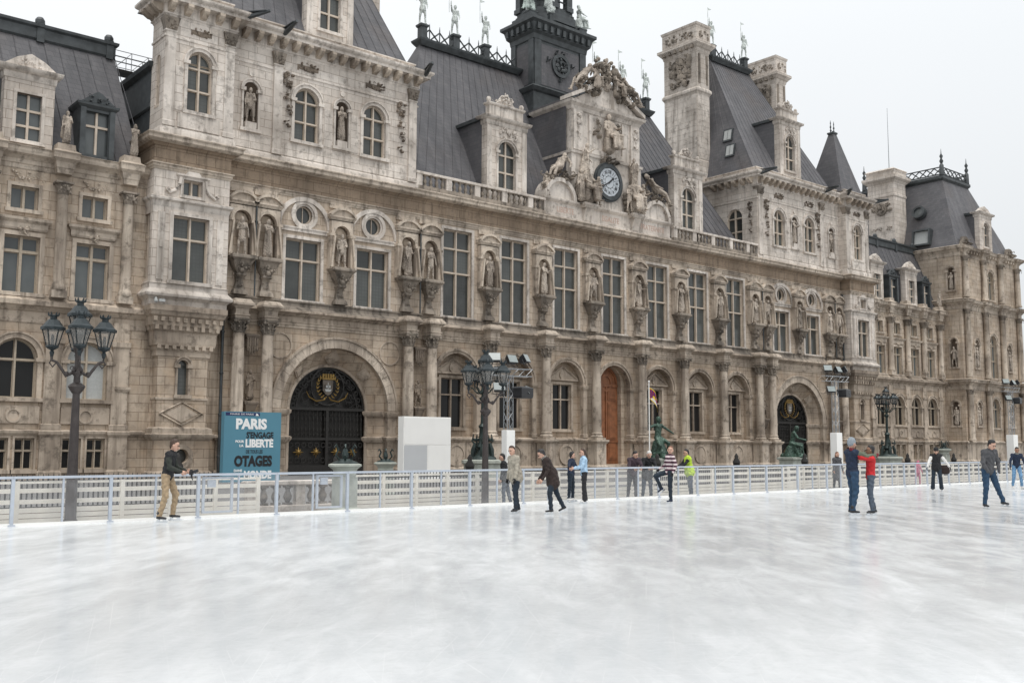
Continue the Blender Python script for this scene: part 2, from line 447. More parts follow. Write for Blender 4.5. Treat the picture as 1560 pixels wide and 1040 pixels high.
# ------------------------------------------------------------------ mesh helpers
class M:
    def __init__(s, T=None):
        s.v, s.f, s.mi, s.cur, s.T = [], [], [], 0, T

    def add(s, vs, fs):
        b = len(s.v)
        if s.T is not None:
            vs = [tuple(s.T @ Vector(p)) for p in vs]
        s.v += [tuple(p) for p in vs]
        s.f += [tuple(b + i for i in f) for f in fs]
        s.mi += [s.cur] * len(fs)
        return s

    def box(s, x0, x1, y0, y1, z0, z1):
        vs = [(x, y, z) for z in (z0, z1) for y in (y0, y1) for x in (x0, x1)]
        return s.add(vs, [(0, 2, 3, 1), (4, 5, 7, 6), (0, 1, 5, 4), (2, 6, 7, 3), (0, 4, 6, 2), (1, 3, 7, 5)])

    def prism(s, poly, y0, y1):           # polygon in x, z pushed along y
        n = len(poly)
        vs = [(x, y0, z) for x, z in poly] + [(x, y1, z) for x, z in poly]
        fs = [tuple(range(n)), tuple(range(2 * n - 1, n - 1, -1))]
        fs += [(i, i + n, (i + 1) % n + n, (i + 1) % n) for i in range(n)]
        return s.add(vs, fs)

    def loops(s, ls, cap=True, closed=True):
        n = len(ls[0])
        vs = [p for l in ls for p in l]
        fs = []
        for k in range(len(ls) - 1):
            for i in range(n if closed else n - 1):
                j = (i + 1) % n
                fs.append((k * n + i, k * n + j, (k + 1) * n + j, (k + 1) * n + i))
        if cap:
            fs.append(tuple(range(n - 1, -1, -1)))
            fs.append(tuple((len(ls) - 1) * n + i for i in range(n)))
        return s.add(vs, fs)

    def mould(s, x0, x1, y0, y1, prof):   # rectangle grown by p at height z
        return s.loops([[(x0 - p, y0 - p, z), (x1 + p, y0 - p, z), (x1 + p, y1 + p, z), (x0 - p, y1 + p, z)] for p, z in prof])

    def lathe(s, cx, cy, prof, n=12, a0=0.0, sx=1.0, sy=1.0):
        return s.loops([[(cx + r * sx * math.cos(a0 + 2 * PI * i / n), cy + r * sy * math.sin(a0 + 2 * PI * i / n), z) for i in range(n)] for r, z in prof])

    def tube(s, pts, rs, n=6, flat=1.0, side=None):
        pts = [Vector(p) for p in pts]
        if not hasattr(rs, '__len__'):
            rs = [rs] * len(pts)
        ls = []
        for i, p in enumerate(pts):
            d = (pts[min(i + 1, len(pts) - 1)] - pts[max(i - 1, 0)]).normalized()
            a = Vector(side) if side is not None else (Vector((0, 0, 1)) if abs(d.z) < 0.9 else Vector((1, 0, 0)))
            a = (a - d * a.dot(d)).normalized()
            b = d.cross(a)
            ls.append([tuple(p + a * rs[i] * math.cos(2 * PI * k / n) + b * rs[i] * flat * math.sin(2 * PI * k / n)) for k in range(n)])
        return s.loops(ls)

    def ball(s, c, r, n=8, m=5):
        r = r if hasattr(r, '__len__') else (r, r, r)
        ls = []
        for k in range(1, m):
            t = PI * k / m
            ls.append([(c[0] + r[0] * math.sin(t) * math.cos(2 * PI * i / n), c[1] + r[1] * math.sin(t) * math.sin(2 * PI * i / n), c[2] - r[2] * math.cos(t)) for i in range(n)])
        return s.loops(ls)

    def arc(s, cx, cz, r0, r1, y0, y1, a0=0.0, a1=PI, n=16):   # arch band
        vs, fs = [], []
        for i in range(n + 1):
            a = a0 + (a1 - a0) * i / n
            c, q = math.cos(a), math.sin(a)
            for r, y in ((r0, y0), (r1, y0), (r1, y1), (r0, y1)):
                vs.append((cx + r * c, y, cz + r * q))
        for i in range(n):
            for k in range(4):
                fs.append((4 * i + k, 4 * i + (k + 1) % 4, 4 * i + 4 + (k + 1) % 4, 4 * i + 4 + k))
        fs += [(0, 1, 2, 3), (4 * n + 3, 4 * n + 2, 4 * n + 1, 4 * n)]
        return s.add(vs, fs)

    def disc(s, cx, cz, r, y0, y1, n=20):
        return s.prism([(cx + r * math.cos(2 * PI * i / n), cz + r * math.sin(2 * PI * i / n)) for i in range(n)], y0, y1)

    def wall(s, x0, x1, z0, z1, y, ops, depth=0.5, n=8):
        xs = sorted({x0, x1, *[o[0] - o[1] / 2 for o in ops], *[o[0] + o[1] / 2 for o in ops]})
        zs = sorted({z0, z1, *[o[2] for o in ops], *[o[3] for o in ops]})
        for i in range(len(xs) - 1):
            for k in range(len(zs) - 1):
                mx, mz = (xs[i] + xs[i + 1]) / 2, (zs[k] + zs[k + 1]) / 2
                if any(abs(mx - o[0]) < o[1] / 2 and o[2] < mz < o[3] for o in ops):
                    continue
                s.add([(xs[i], y, zs[k]), (xs[i + 1], y, zs[k]), (xs[i + 1], y, zs[k + 1]), (xs[i], y, zs[k + 1])], [(0, 1, 2, 3)])
        for o in ops:
            cx, w_, zb, zt = o[:4]
            r = w_ / 2
            ar = len(o) > 4 and o[4]
            out = [(cx - r, zb), (cx + r, zb)]
            if ar == 2:
                zc = (zb + zt) / 2
                out = [(cx + r * math.cos(2 * PI * i / 24), zc + r * math.sin(2 * PI * i / 24)) for i in range(24)]
                for i in range(24):
                    p, q_ = out[i], out[(i + 1) % 24]

                    def e(t):
                        dx, dz = t[0] - cx, t[1] - zc
                        k_ = r / max(abs(dx), abs(dz))
                        return (cx + dx * k_, zc + dz * k_)
                    pe, qe = e(p), e(q_)
                    s.add([(p[0], y, p[1]), (pe[0], y, pe[1]), (qe[0], y, qe[1]), (q_[0], y, q_[1])], [(0, 1, 2, 3)])
            elif ar:
                zc = zt - r
                a_ = [(cx + r * math.cos(PI * i / (2 * n)), zc + r * math.sin(PI * i / (2 * n))) for i in range(2 * n + 1)]
                for i in range(2 * n):
                    p, q_ = a_[i], a_[i + 1]
                    s.add([(p[0], y, p[1]), (p[0], y, zt), (q_[0], y, zt), (q_[0], y, q_[1])], [(0, 1, 2, 3)])
                out += a_
            else:
                out += [(cx + r, zt), (cx - r, zt)]
            k = len(out)
            s.add([(a, y, b) for a, b in out] + [(a, y + depth, b) for a, b in out], [(i, (i + 1) % k, (i + 1) % k + k, i + k) for i in range(k)])
        return s

    def mesh(s, name, mats, smooth=None):
        me = bpy.data.meshes.new(name)
        me.from_pydata(s.v, [], s.f)
        for q in ([mats] if isinstance(mats, str) else mats):
            me.materials.append(MATS[q])
        me.polygons.foreach_set('material_index', s.mi)
        if smooth:
            me.polygons.foreach_set('use_smooth', [True] * len(s.f))
            me.set_sharp_from_angle(angle=rad(smooth))
        bm = bmesh.new()
        bm.from_mesh(me)
        bmesh.ops.recalc_face_normals(bm, faces=bm.faces)
        bm.to_mesh(me)
        bm.free()
        return me

    def split(s, name, mats, parent=None, smooth=None, gap=0.03):
        n = len(s.v)
        par = list(range(n))

        def fd(i):
            while par[i] != i:
                par[i] = par[par[i]]
                i = par[i]
            return i
        for f in s.f:
            r = fd(f[0])
            for i in f[1:]:
                par[fd(i)] = r
        comp = {}
        for k, f in enumerate(s.f):
            comp.setdefault(fd(f[0]), []).append(k)
        cl = []
        for fs in comp.values():
            p = np.array([s.v[i] for k in fs for i in s.f[k]])
            cl.append([p.min(0) - gap, p.max(0) + gap, list(fs)])
        go = True
        while go:
            go = False
            out = []
            for c in cl:
                for d in out:
                    if (c[0] <= d[1]).all() and (d[0] <= c[1]).all():
                        d[0], d[1] = np.minimum(c[0], d[0]), np.maximum(c[1], d[1])
                        d[2] += c[2]
                        go = True
                        break
                else:
                    out.append(c)
            cl = out
        res = []
        for c in cl:
            m = M()
            mp = {}
            for k in c[2]:
                f = []
                for i in s.f[k]:
                    if i not in mp:
                        mp[i] = len(m.v)
                        m.v.append(s.v[i])
                    f.append(mp[i])
                m.f.append(tuple(f))
                m.mi.append(s.mi[k])
            res.append(m.build(name, mats, parent, smooth))
        return res

    def build(s, name, mats, parent=None, smooth=None):
        return put(name, s.mesh(name, mats, smooth), parent)


def put(name, me, parent=None, loc=(0, 0, 0), rot=(0, 0, 0), scale=None):
    o = bpy.data.objects.new(name, me)
    COL.objects.link(o)
    o.parent = parent
    o.location = loc
    o.rotation_euler = rot
    if scale is not None:
        o.scale = scale if hasattr(scale, '__len__') else (scale,) * 3
    return o


def tag(o, label, cat, group=None, kind=None):
    o['label'] = label
    o['category'] = cat
    if group:
        o['group'] = group
    if kind:
        o['kind'] = kind
    return o


def thing(name, label, cat, loc=(0, 0, 0), rz=0.0, group=None):
    return tag(put(name, None, None, loc, (0, 0, rz)), label, cat, group)


def struct(o):
    o['kind'] = 'structure'
    return o


def text_mesh(txt, mat, size=1.0, xs=1.0, bold=0.0, ext=0.004):
    cu = bpy.data.curves.new('lettering', 'FONT')
    cu.body = txt
    cu.size = size
    cu.offset = bold
    cu.extrude = ext
    cu.resolution_u = 3
    o = bpy.data.objects.new('lettering', cu)
    COL.objects.link(o)
    dg = bpy.context.evaluated_depsgraph_get()
    me = bpy.data.meshes.new_from_object(o.evaluated_get(dg))
    bpy.data.objects.remove(o)
    me.materials.clear()
    me.materials.append(MATS[mat])
    c = np.empty(len(me.vertices) * 3)
    me.vertices.foreach_get('co', c)
    c = c.reshape(-1, 3)
    c[:, 0] *= xs
    if len(c):
        c[:, 0] -= (c[:, 0].min())
    # stand the text up: x right, z up, front towards -y
    c = np.stack([c[:, 0], -c[:, 2], c[:, 1]], 1)
    me.vertices.foreach_set('co', c.ravel())
    me.update()
    return me, (c[:, 0].max() if len(c) else 0), (c[:, 2].max() if len(c) else 0)


# ------------------------------------------------------------------ figures
def V(*a):
    return Vector(a)


def fig_mesh(name, caps, voxel, mats, extra=None, fold=0.011):
    """union of tapered limbs -> one continuous skin, coloured by nearest limb"""
    m = M()
    for a, b, ra, rb, lab, fl, sd in caps:
        d = b - a
        d = d.normalized() if d.length > 1e-6 else V(0, 0, 1)
        pts, rs = [], []
        for t in (-80, -50, -20):
            pts.append(a + d * ra * math.sin(rad(t)))
            rs.append(ra * math.cos(rad(t)))
        for t in (20, 50, 80):
            pts.append(b + d * rb * math.sin(rad(t)))
            rs.append(rb * math.cos(rad(t)))
        m.tube(pts, rs, 10, fl, sd)
    me = m.mesh('tmp', list(mats.values()))
    o = bpy.data.objects.new('tmp', me)
    COL.objects.link(o)
    md = o.modifiers.new('r', 'REMESH')
    md.mode = 'VOXEL'
    md.voxel_size = voxel
    sm = o.modifiers.new('s', 'SMOOTH')
    sm.iterations = 2
    sm.factor = 0.4
    dg = bpy.context.evaluated_depsgraph_get()
    out = bpy.data.meshes.new_from_object(o.evaluated_get(dg))
    bpy.data.objects.remove(o)
    bpy.data.meshes.remove(me)
    out.name = name
    n = len(out.polygons)
    c = np.empty(n * 3)
    out.polygons.foreach_get('center', c)
    c = c.reshape(-1, 3)
    best = np.full(n, 1e9)
    idx = np.zeros(n, int)
    keys = list(mats.keys())
    for a, b, ra, rb, lab, fl, sd in caps:
        A, B = np.array(a), np.array(b)
        d = B - A
        L2 = max(d @ d, 1e-9)
        t = np.clip(((c - A) @ d) / L2, 0, 1)
        p = c - (A + t[:, None] * d)
        if sd is not None and fl != 1.0:
            dn = d / math.sqrt(L2)
            s_ = np.array(sd) - dn * (np.array(sd) @ dn)
            s_ /= np.linalg.norm(s_) + 1e-9
            f_ = np.cross(dn, s_)
            q = p @ f_
            p = p + f_[None, :] * (q / fl - q)[:, None]
        dist = np.linalg.norm(p, axis=1) - (ra + (rb - ra) * t)
        if lab == 'top':
            dist = dist - 0.012
        k = dist < best
        best[k] = dist[k]
        idx[k] = keys.index(lab)
    if fold:                                     # creases in cloth (and carved drapery)
        nv = len(out.vertices)
        co = np.empty(nv * 3)
        out.vertices.foreach_get('co', co)
        co = co.reshape(-1, 3)
        no = np.empty(nv * 3)
        out.vertices.foreach_get('normal', no)
        no = no.reshape(-1, 3)
        wv = np.zeros(nv)
        cloth = [keys.index(q) for q in ('top', 'sleeve', 'legs') if q in keys]
        lp = np.empty(len(out.loops), np.int32)
        out.loops.foreach_get('vertex_index', lp)
        pl = np.empty(n, np.int32)
        out.polygons.foreach_get('loop_total', pl)
        fi = np.repeat(idx, pl)
        wv[lp[np.isin(fi, cloth)]] = 1.0
        sz = (co[:, 2].max() - co[:, 2].min()) / 1.75
        p = co / sz
        sd_ = len(name) + len(caps)
        w1 = np.sin(p[:, 0] * 31 + p[:, 1] * 22 + 7 * np.sin(p[:, 2] * 9 + sd_) + 3 * np.sin(p[:, 1] * 13))
        w2 = np.sin(p[:, 2] * 38 + 5 * np.sin(p[:, 0] * 11 + sd_) + 5 * np.sin(p[:, 1] * 12))
        w3 = np.sin(p[:, 0] * 70 + p[:, 2] * 55 + 6 * np.sin(p[:, 1] * 20))
        if fold > 0.015:                         # carved drapery falls in long folds
            w2 = np.sin(p[:, 1] * 44 + 4 * np.sin(p[:, 2] * 5 + sd_))
            w3 = w3 * 0.3
        dsp = (0.5 * w1 + 0.4 * w2 + 0.25 * w3) * fold * sz * wv
        co = co + no * dsp[:, None]
        out.vertices.foreach_set('co', co.ravel())
        out.update()
    out.materials.clear()
    for v in mats.values():
        out.materials.append(MATS[v])
    if extra is None or not extra.f:
        out.polygons.foreach_set('material_index', idx.astype(np.int32))
        out.polygons.foreach_set('use_smooth', [True] * n)
        out.update()
        return out
    nv = len(out.vertices)
    co = np.empty(nv * 3)
    out.vertices.foreach_get('co', co)
    fs = [tuple(p.vertices) for p in out.polygons] + [tuple(i + nv for i in f) for f in extra.f]
    res = bpy.data.meshes.new(name)
    res.from_pydata([tuple(p) for p in co.reshape(-1, 3)] + extra.v, [], fs)
    for v in mats.values():
        res.materials.append(MATS[v])
    res.polygons.foreach_set('material_index', list(idx.astype(int)) + extra.mi)
    res.polygons.foreach_set('use_smooth', [True] * len(fs))
    res.update()
    bpy.data.meshes.remove(out)
    return res


def ldir(p, ab, s):
    p, ab = rad(p), rad(ab)
    return V(math.sin(p) * math.cos(ab), s * math.sin(ab), -math.cos(p) * math.cos(ab))


def hand(m, w, d, n, k, curl=25, mi=0):
    """palm, four unequal bent fingers and a thumb off the side of the palm"""
    m.cur = mi
    d = d.normalized()
    n = (n - d * n.dot(d)).normalized()
    s = d.cross(n)
    m.tube([w - d * 0.02 * k, w + d * 0.02 * k, w + d * 0.06 * k, w + d * 0.095 * k], [0.024 * k, 0.034 * k, 0.041 * k, 0.036 * k], 8, 0.5, s)
    for i, (o, ln) in enumerate(((-0.030, 0.066), (-0.010, 0.078), (0.011, 0.074), (0.031, 0.056))):
        b = w + d * 0.088 * k + s * o * k
        d1 = (d * math.cos(rad(curl)) + n * math.sin(rad(curl))).normalized()
        d2 = (d * math.cos(rad(curl * 2.4)) + n * math.sin(rad(curl * 2.4))).normalized()
        e = b + d1 * ln * 0.55 * k
        m.tube([b, e, e + d2 * ln * 0.5 * k], [0.0105 * k, 0.0095 * k, 0.006 * k], 5)
    b = w + d * 0.03 * k - s * 0.034 * k
    t1 = (d * 0.75 - s * 0.6 + n * 0.2).normalized()
    e = b + t1 * 0.04 * k
    m.tube([b, e, e + (d * 0.9 + n * 0.35 - s * 0.1).normalized() * 0.032 * k], [0.0135 * k, 0.012 * k, 0.007 * k], 5)


def pose(H, lean=4, side=0, nod=5, turn=0, lt=(3, 4), ls=(-2, 3), rt=(-3, 4), rs=(-4, 3), la=(5, 10), lf=(15, 8), ra=(5, 10), rf=(15, 8), lfoot=0, rfoot=0, fat=1.0, coat=0.0, robe=0.0, hair='short', hat=False, sleeve=1.0, scarf=False, cloak=False, flare=0.0, hands=True, gloves=False, bare=False, stat=False, lift=0.0, lcurl=25, rcurl=25):
    k = H / 1.75
    if not stat:
        fat *= 1.1
    lim = 1.0 if stat else 1.14
    caps = []
    X, Y, Z = V(1, 0, 0), V(0, 1, 0), V(0, 0, 1)

    def c(a, b, ra_, rb, lab, fl=1.0, sd=None):
        caps.append((a.copy(), b.copy(), ra_ * k, rb * k, lab, fl, tuple(sd) if sd is not None else None))
    up = V(math.sin(rad(lean)), math.sin(rad(side)), math.cos(rad(lean))).normalized()
    pv = V(0, 0, 0)
    feet = []
    for s, th, sh, ft in ((1, lt, ls, lfoot), (-1, rt, rs, rfoot)):
        hip = pv + Y * s * 0.085 * k
        kn = hip + ldir(*th, s) * 0.44 * k
        an = kn + ldir(*sh, s) * 0.42 * k
        c(hip, kn, 0.092 * fat, 0.068 * lim, 'legs')
        c(kn, an, 0.066 * lim, 0.05 * lim + flare, 'legs')
        yaw = rad(s * 10)
        fd = V(math.cos(rad(ft)) * math.cos(yaw), math.cos(rad(ft)) * math.sin(yaw), math.sin(rad(ft)))
        fu = V(-math.sin(rad(ft)) * math.cos(yaw), 0, math.cos(rad(ft)))
        heel = an - fu * 0.045 * k - fd * 0.035 * k
        toe = an - fu * 0.055 * k + fd * 0.135 * k
        c(an + fu * 0.06 * k, an - fu * 0.03 * k, 0.056, 0.054, 'shoe')
        c(heel, toe, 0.042, 0.036, 'shoe', 0.8, fu.cross(fd))
        feet.append((an, fd, fu, toe, heel))
    waist = pv + up * 0.17 * k
    chest = pv + up * 0.38 * k
    neck = pv + up * 0.52 * k
    c(pv + Y * 0.06 * k, pv - Y * 0.06 * k, 0.108 * fat, 0.108 * fat, 'legs')
    if not stat or not robe:
        c(pv + up * 0.03 * k, waist, 0.148 * fat, 0.140 * fat, 'top', 0.76, Y)
    c(waist, chest, 0.142 * fat, 0.158 * fat, 'top', 0.74, Y)
    sl, sr = chest + up * 0.085 * k + Y * 0.165 * k, chest + up * 0.085 * k - Y * 0.165 * k
    c(sl, sr, 0.072 * fat, 0.072 * fat, 'top')
    c(chest, neck - up * 0.03 * k, 0.14 * fat, 0.085, 'top', 0.8, Y)
    if coat:
        dn = (ldir(*lt, 1) + ldir(*rt, -1)).normalized()
        c(pv + up * 0.08 * k, pv + dn * max(0.01, coat - 0.12) * k, 0.165 * fat, 0.185 * fat, 'top', 0.9, Y)
    if robe:
        dn = (feet[0][0] + feet[1][0]) / 2
        c(waist, waist + (dn - waist) * robe, 0.15 * fat, 0.22 * fat, 'legs', 0.85, Y)
        for q in (-0.12, -0.04, 0.05, 0.13):   # folds
            c(waist + Y * q * 0.7 * k + X * 0.11 * k, waist + (dn - waist) * robe + Y * q * 1.25 * k + X * 0.17 * k, 0.02, 0.035, 'legs')
    if cloak:
        c(sl + up * 0.02 * k, feet[0][0] * 0.75 + sl * 0.25 - X * 0.14 * k, 0.08, 0.13, 'top')
        c(sr + up * 0.02 * k, feet[1][0] * 0.75 + sr * 0.25 - X * 0.14 * k, 0.08, 0.13, 'top')
        c(sl - X * 0.06 * k, pv - Y * 0.16 * k + X * 0.12 * k, 0.07, 0.06, 'top')
    hnds = []
    for s, sh, a1, a2, cu in ((1, sl, la, lf, lcurl), (-1, sr, ra, rf, rcurl)):
        el = sh + ldir(*a1, s) * 0.285 * k
        wr = el + ldir(*a2, s) * 0.25 * k
        lab = 'sleeve'
        c(sh, el, 0.062 * fat, 0.052 * lim, lab)
        c(el, wr, 0.052 * lim, 0.038 * lim, 'skin' if bare else lab)
        hnds.append((wr, ldir(*a2, s), s, cu))
        if stat:
            c(wr, wr + ldir(*a2, s) * 0.1 * k, 0.036, 0.03, 'skin')
    hu = (up + X * math.sin(rad(nod))).normalized()
    hf = V(math.cos(rad(turn)), math.sin(rad(turn)), 0)
    hf = (hf - hu * hf.dot(hu)).normalized()
    hs = hu.cross(hf)
    c(neck - up * 0.03 * k, neck + hu * 0.06 * k, 0.056, 0.052, 'skin')
    if scarf:
        c(neck - up * 0.0 * k + X * 0.02 * k, neck + up * 0.03 * k + X * 0.02 * k, 0.088, 0.08, 'scarf')
    hc = neck + hu * 0.145 * k + hf * 0.018 * k
    c(hc - hu * 0.03 * k, hc + hu * 0.035 * k, 0.078, 0.086, 'skin')
    c(hc - hu * 0.065 * k + hf * 0.03 * k, hc - hu * 0.02 * k + hf * 0.035 * k, 0.046, 0.06, 'skin')
    c(hc + hf * 0.09 * k + hu * 0.005 * k, hc + hf * 0.108 * k - hu * 0.022 * k, 0.012, 0.017, 'skin')
    for s in (1, -1):
        c(hc + hs * s * 0.084 * k - hu * 0.015 * k, hc + hs * s * 0.087 * k + hu * 0.015 * k, 0.017, 0.02, 'skin')
    if hat:
        c(hc + hu * 0.055 * k - hf * 0.015 * k, hc + hu * 0.075 * k - hf * 0.02 * k, 0.102, 0.095, 'hat')
        c(hc + hu * 0.03 * k - hf * 0.03 * k, hc + hu * 0.05 * k - hf * 0.03 * k, 0.098, 0.1, 'hat')
    elif hair:
        c(hc + hu * 0.06 * k - hf * 0.035 * k, hc + hu * 0.072 * k - hf * 0.025 * k, 0.088, 0.084, 'hair')
        c(hc + hu * 0.03 * k - hf * 0.05 * k, hc - hu * 0.03 * k - hf * 0.045 * k, 0.084, 0.066, 'hair')
        if hair == 'full':
            c(hc + hu * 0.1 * k - hf * 0.0 * k, hc + hu * 0.07 * k - hf * 0.06 * k, 0.055, 0.07, 'hair')
            for s in (1, -1):
                c(hc + hu * 0.05 * k - hf * 0.01 * k + hs * s * 0.06 * k, hc - hu * 0.0 * k - hf * 0.03 * k + hs * s * 0.072 * k, 0.035, 0.025, 'hair')
        if hair == 'long':
            for s in (1, -1):
                c(hc - hf * 0.03 * k + hs * s * 0.07 * k, hc - hu * 0.17 * k - hf * 0.03 * k + hs * s * 0.07 * k, 0.045, 0.035, 'hair')
            c(hc - hf * 0.06 * k, hc - hu * 0.2 * k - hf * 0.06 * k, 0.075, 0.05, 'hair')
        if hair == 'tail':
            c(hc - hf * 0.1 * k + hu * 0.03 * k, hc - hf * 0.135 * k - hu * 0.13 * k, 0.035, 0.022, 'hair')
    zmin = min(min(a.z - ra_, b.z - rb) for a, b, ra_, rb, lab, fl, sd in caps if lab in ('shoe', 'legs'))
    off = V(0, 0, -zmin + lift)
    caps = [(a + off, b + off, p, q, l, f, s) for a, b, p, q, l, f, s in caps]
    feet = [tuple([an + off, fd, fu, toe + off, heel + off]) for an, fd, fu, toe, heel in feet]
    hnds = [(wv + off, d, s, cu) for wv, d, s, cu in hnds]
    return dict(caps=caps, feet=feet, hands=hnds, head=(hc + off, hu, hf, hs), k=k, Y=Y)


NPEOPLE = []


def person(label, x, y, heading, H, mats, skates=None, on_ice=True, group=None, **kw):
    pz = pose(H, **kw)
    k = pz['k']
    mm = dict(skin='skin', hair='hair_brown', top='cloth_black', sleeve=None, legs='cloth_denim', shoe='black_plastic', hat='cloth_hat_grey', scarf='cloth_scarf', eye='eye', lip='lip', glove='cloth_black')
    mm.update(mats)
    if not mm['sleeve']:
        mm['sleeve'] = mm['top']
    keys = list(mm)
    ex = M()
    hc, hu, hf, hs = pz['head']
    ex.cur = keys.index('eye')
    for s in (1, -1):
        ex.ball(tuple(hc + hf * 0.083 * k + hs * s * 0.033 * k + hu * 0.012 * k), 0.0125 * k, 6, 4)
    ex.cur = keys.index('hair')
    for s in (1, -1):
        ex.tube([hc + hf * 0.092 * k + hs * s * 0.018 * k + hu * 0.032 * k, hc + hf * 0.082 * k + hs * s * 0.05 * k + hu * 0.034 * k], 0.006 * k, 4)
    ex.cur = keys.index('lip')
    ex.tube([hc + hf * 0.082 * k + hs * 0.022 * k - hu * 0.052 * k, hc + hf * 0.092 * k - hu * 0.052 * k, hc + hf * 0.082 * k - hs * 0.022 * k - hu * 0.052 * k], 0.007 * k, 4)
    if kw.get('hands', True):
        for wv, d, s, cu in pz['hands']:
            n = V(0, -s, 0)
            if abs(d.y) > 0.8:
                n = V(1, 0, 0)
            hand(ex, wv, d, n, k, cu, keys.index('glove' if kw.get('gloves') else 'skin'))
    me = fig_mesh('person', pz['caps'], 0.0145 * k, mm, ex)
    o = put('person', me, None, (x, y, 0.03 if skates else 0.0), (0, 0, rad(heading)))
    tag(o, label, 'person', group)
    o.location.z = (0.055 if skates else 0.0) if on_ice else -0.1
    if skates:
        for an, fd, fu, toe, heel in pz['feet']:
            b = M()
            sd = fu.cross(fd)

            def P(u, v_, s_):
                return tuple(heel + fd * u * k + fu * v_ * k + sd * s_ * k)
            for (u0, u1, v0, v1, hw) in ((-0.05, 0.235, -0.098, -0.072, 0.003), (-0.02, 0.05, -0.074, -0.036, 0.012), (0.12, 0.19, -0.074, -0.032, 0.012)):
                vs = [P(u, v_, s_) for v_ in (v0, v1) for s_ in (-hw, hw) for u in (u0, u1)]
                b.add(vs, [(0, 2, 3, 1), (4, 5, 7, 6), (0, 1, 5, 4), (2, 6, 7, 3), (0, 4, 6, 2), (1, 3, 7, 5)])
            b.build('skate_blade', 'blade', o)
    return o


STAT = {}


def statue_mesh(key):
    if key in STAT:
        return STAT[key]
    vs = dict(
        a=dict(robe=0.93, la=(20, 12), lf=(95, -25), ra=(5, 14), rf=(20, 6), cloak=True, hair='full', turn=15),
        b=dict(la=(10, 16), lf=(70, -30), ra=(-5, 18), rf=(25, 4), lt=(12, 6), ls=(-2, 4), rt=(-4, 5), coat=0.22, cloak=True, hair='short', turn=-20),
        c=dict(robe=0.96, la=(30, 8), lf=(110, -20), ra=(35, 8), rf=(100, -20), hair='long', fat=1.08),
        d=dict(la=(5, 20), lf=(10, 5), ra=(25, 15), rf=(85, -35), lt=(5, 7), rt=(10, 7), rs=(-8, 4), coat=0.3, hair='long', fat=1.05, turn=10),
        e=dict(robe=0.9, la=(0, 15), lf=(35, -10), ra=(40, 20), rf=(120, -10), cloak=True, hair='full', turn=-10, fat=1.1),
        knight=dict(la=(5, 18), lf=(40, -10), ra=(120, 25), rf=(170, 5), lt=(6, 7), rt=(-4, 7), coat=0.16, hat=True, fat=1.1),
        seat=dict(lean=-6, lt=(78, 14), ls=(-6, 6), rt=(70, 12), rs=(8, 6), la=(35, 14), lf=(85, -15), ra=(15, 25), rf=(55, 15), robe=0.0, hair='full', cloak=False, fat=1.12, coat=0.12),
        recline=dict(lean=-42, lt=(70, 6), ls=(40, 4), rt=(62, 8), rs=(20, 6), la=(-20, 35), lf=(50, 10), ra=(30, 15), rf=(70, 5), hair='full', fat=1.12, coat=0.1),
    )[key]
    pz = pose(1.75, stat=True, **vs)
    if key == 'seat':
        a = pz['caps'][0][0]
        pz['caps'].append((V(-0.05, 0, 0.2), V(-0.05, 0, max(0.25, a.z - 0.22)), 0.26, 0.22, 'legs', 1.0, None))
        pz['caps'].append((V(0.3, 0.0, a.z - 0.02), V(0.36, 0, 0.2), 0.13, 0.2, 'legs', 0.7, (0, 1, 0)))
    mt = dict(skin='statue_stone', hair='statue_stone', top='statue_stone', sleeve='statue_stone', legs='statue_stone', shoe='statue_stone', hat='statue_stone', scarf='statue_stone')
    STAT[key] = fig_mesh('statue', pz['caps'], 0.022, mt, None, 0.016)
    return STAT[key]


def recolor(me, mat):
    c = me.copy()
    for i in range(len(c.materials)):
        c.materials[i] = MATS[mat]
    return c


def statue(key, label, loc, heading, H, cat='statue', group=None, mat=None, name='stone_statue'):
    me = statue_mesh(key)
    if mat:
        kk = key + mat
        if kk not in STAT:
            STAT[kk] = recolor(me, mat)
        me = STAT[kk]
    o = put(name, me, None, loc, (0, 0, rad(heading)), H / 1.75)
    return tag(o, label, cat, group)


# ------------------------------------------------------------------ ground, square and rink
g = M()
g.add([(-900, -900, -0.1), (900, -900, -0.1), (900, 900, -0.1), (-900, 900, -0.1)], [(0, 1, 2, 3)])
struct(g.build('paved_square', 'paving'))
g = M()
g.box(-110, 75, -110, -31.9, -0.09, 0.0)
struct(g.build('ice_rink', 'ice'))

# ------------------------------------------------------------------ town hall
TH = thing('town_hall', 'long pale stone Renaissance town hall with clock gable, dark steep roofs and statue niches', 'building')
RF, LF = -90, -90


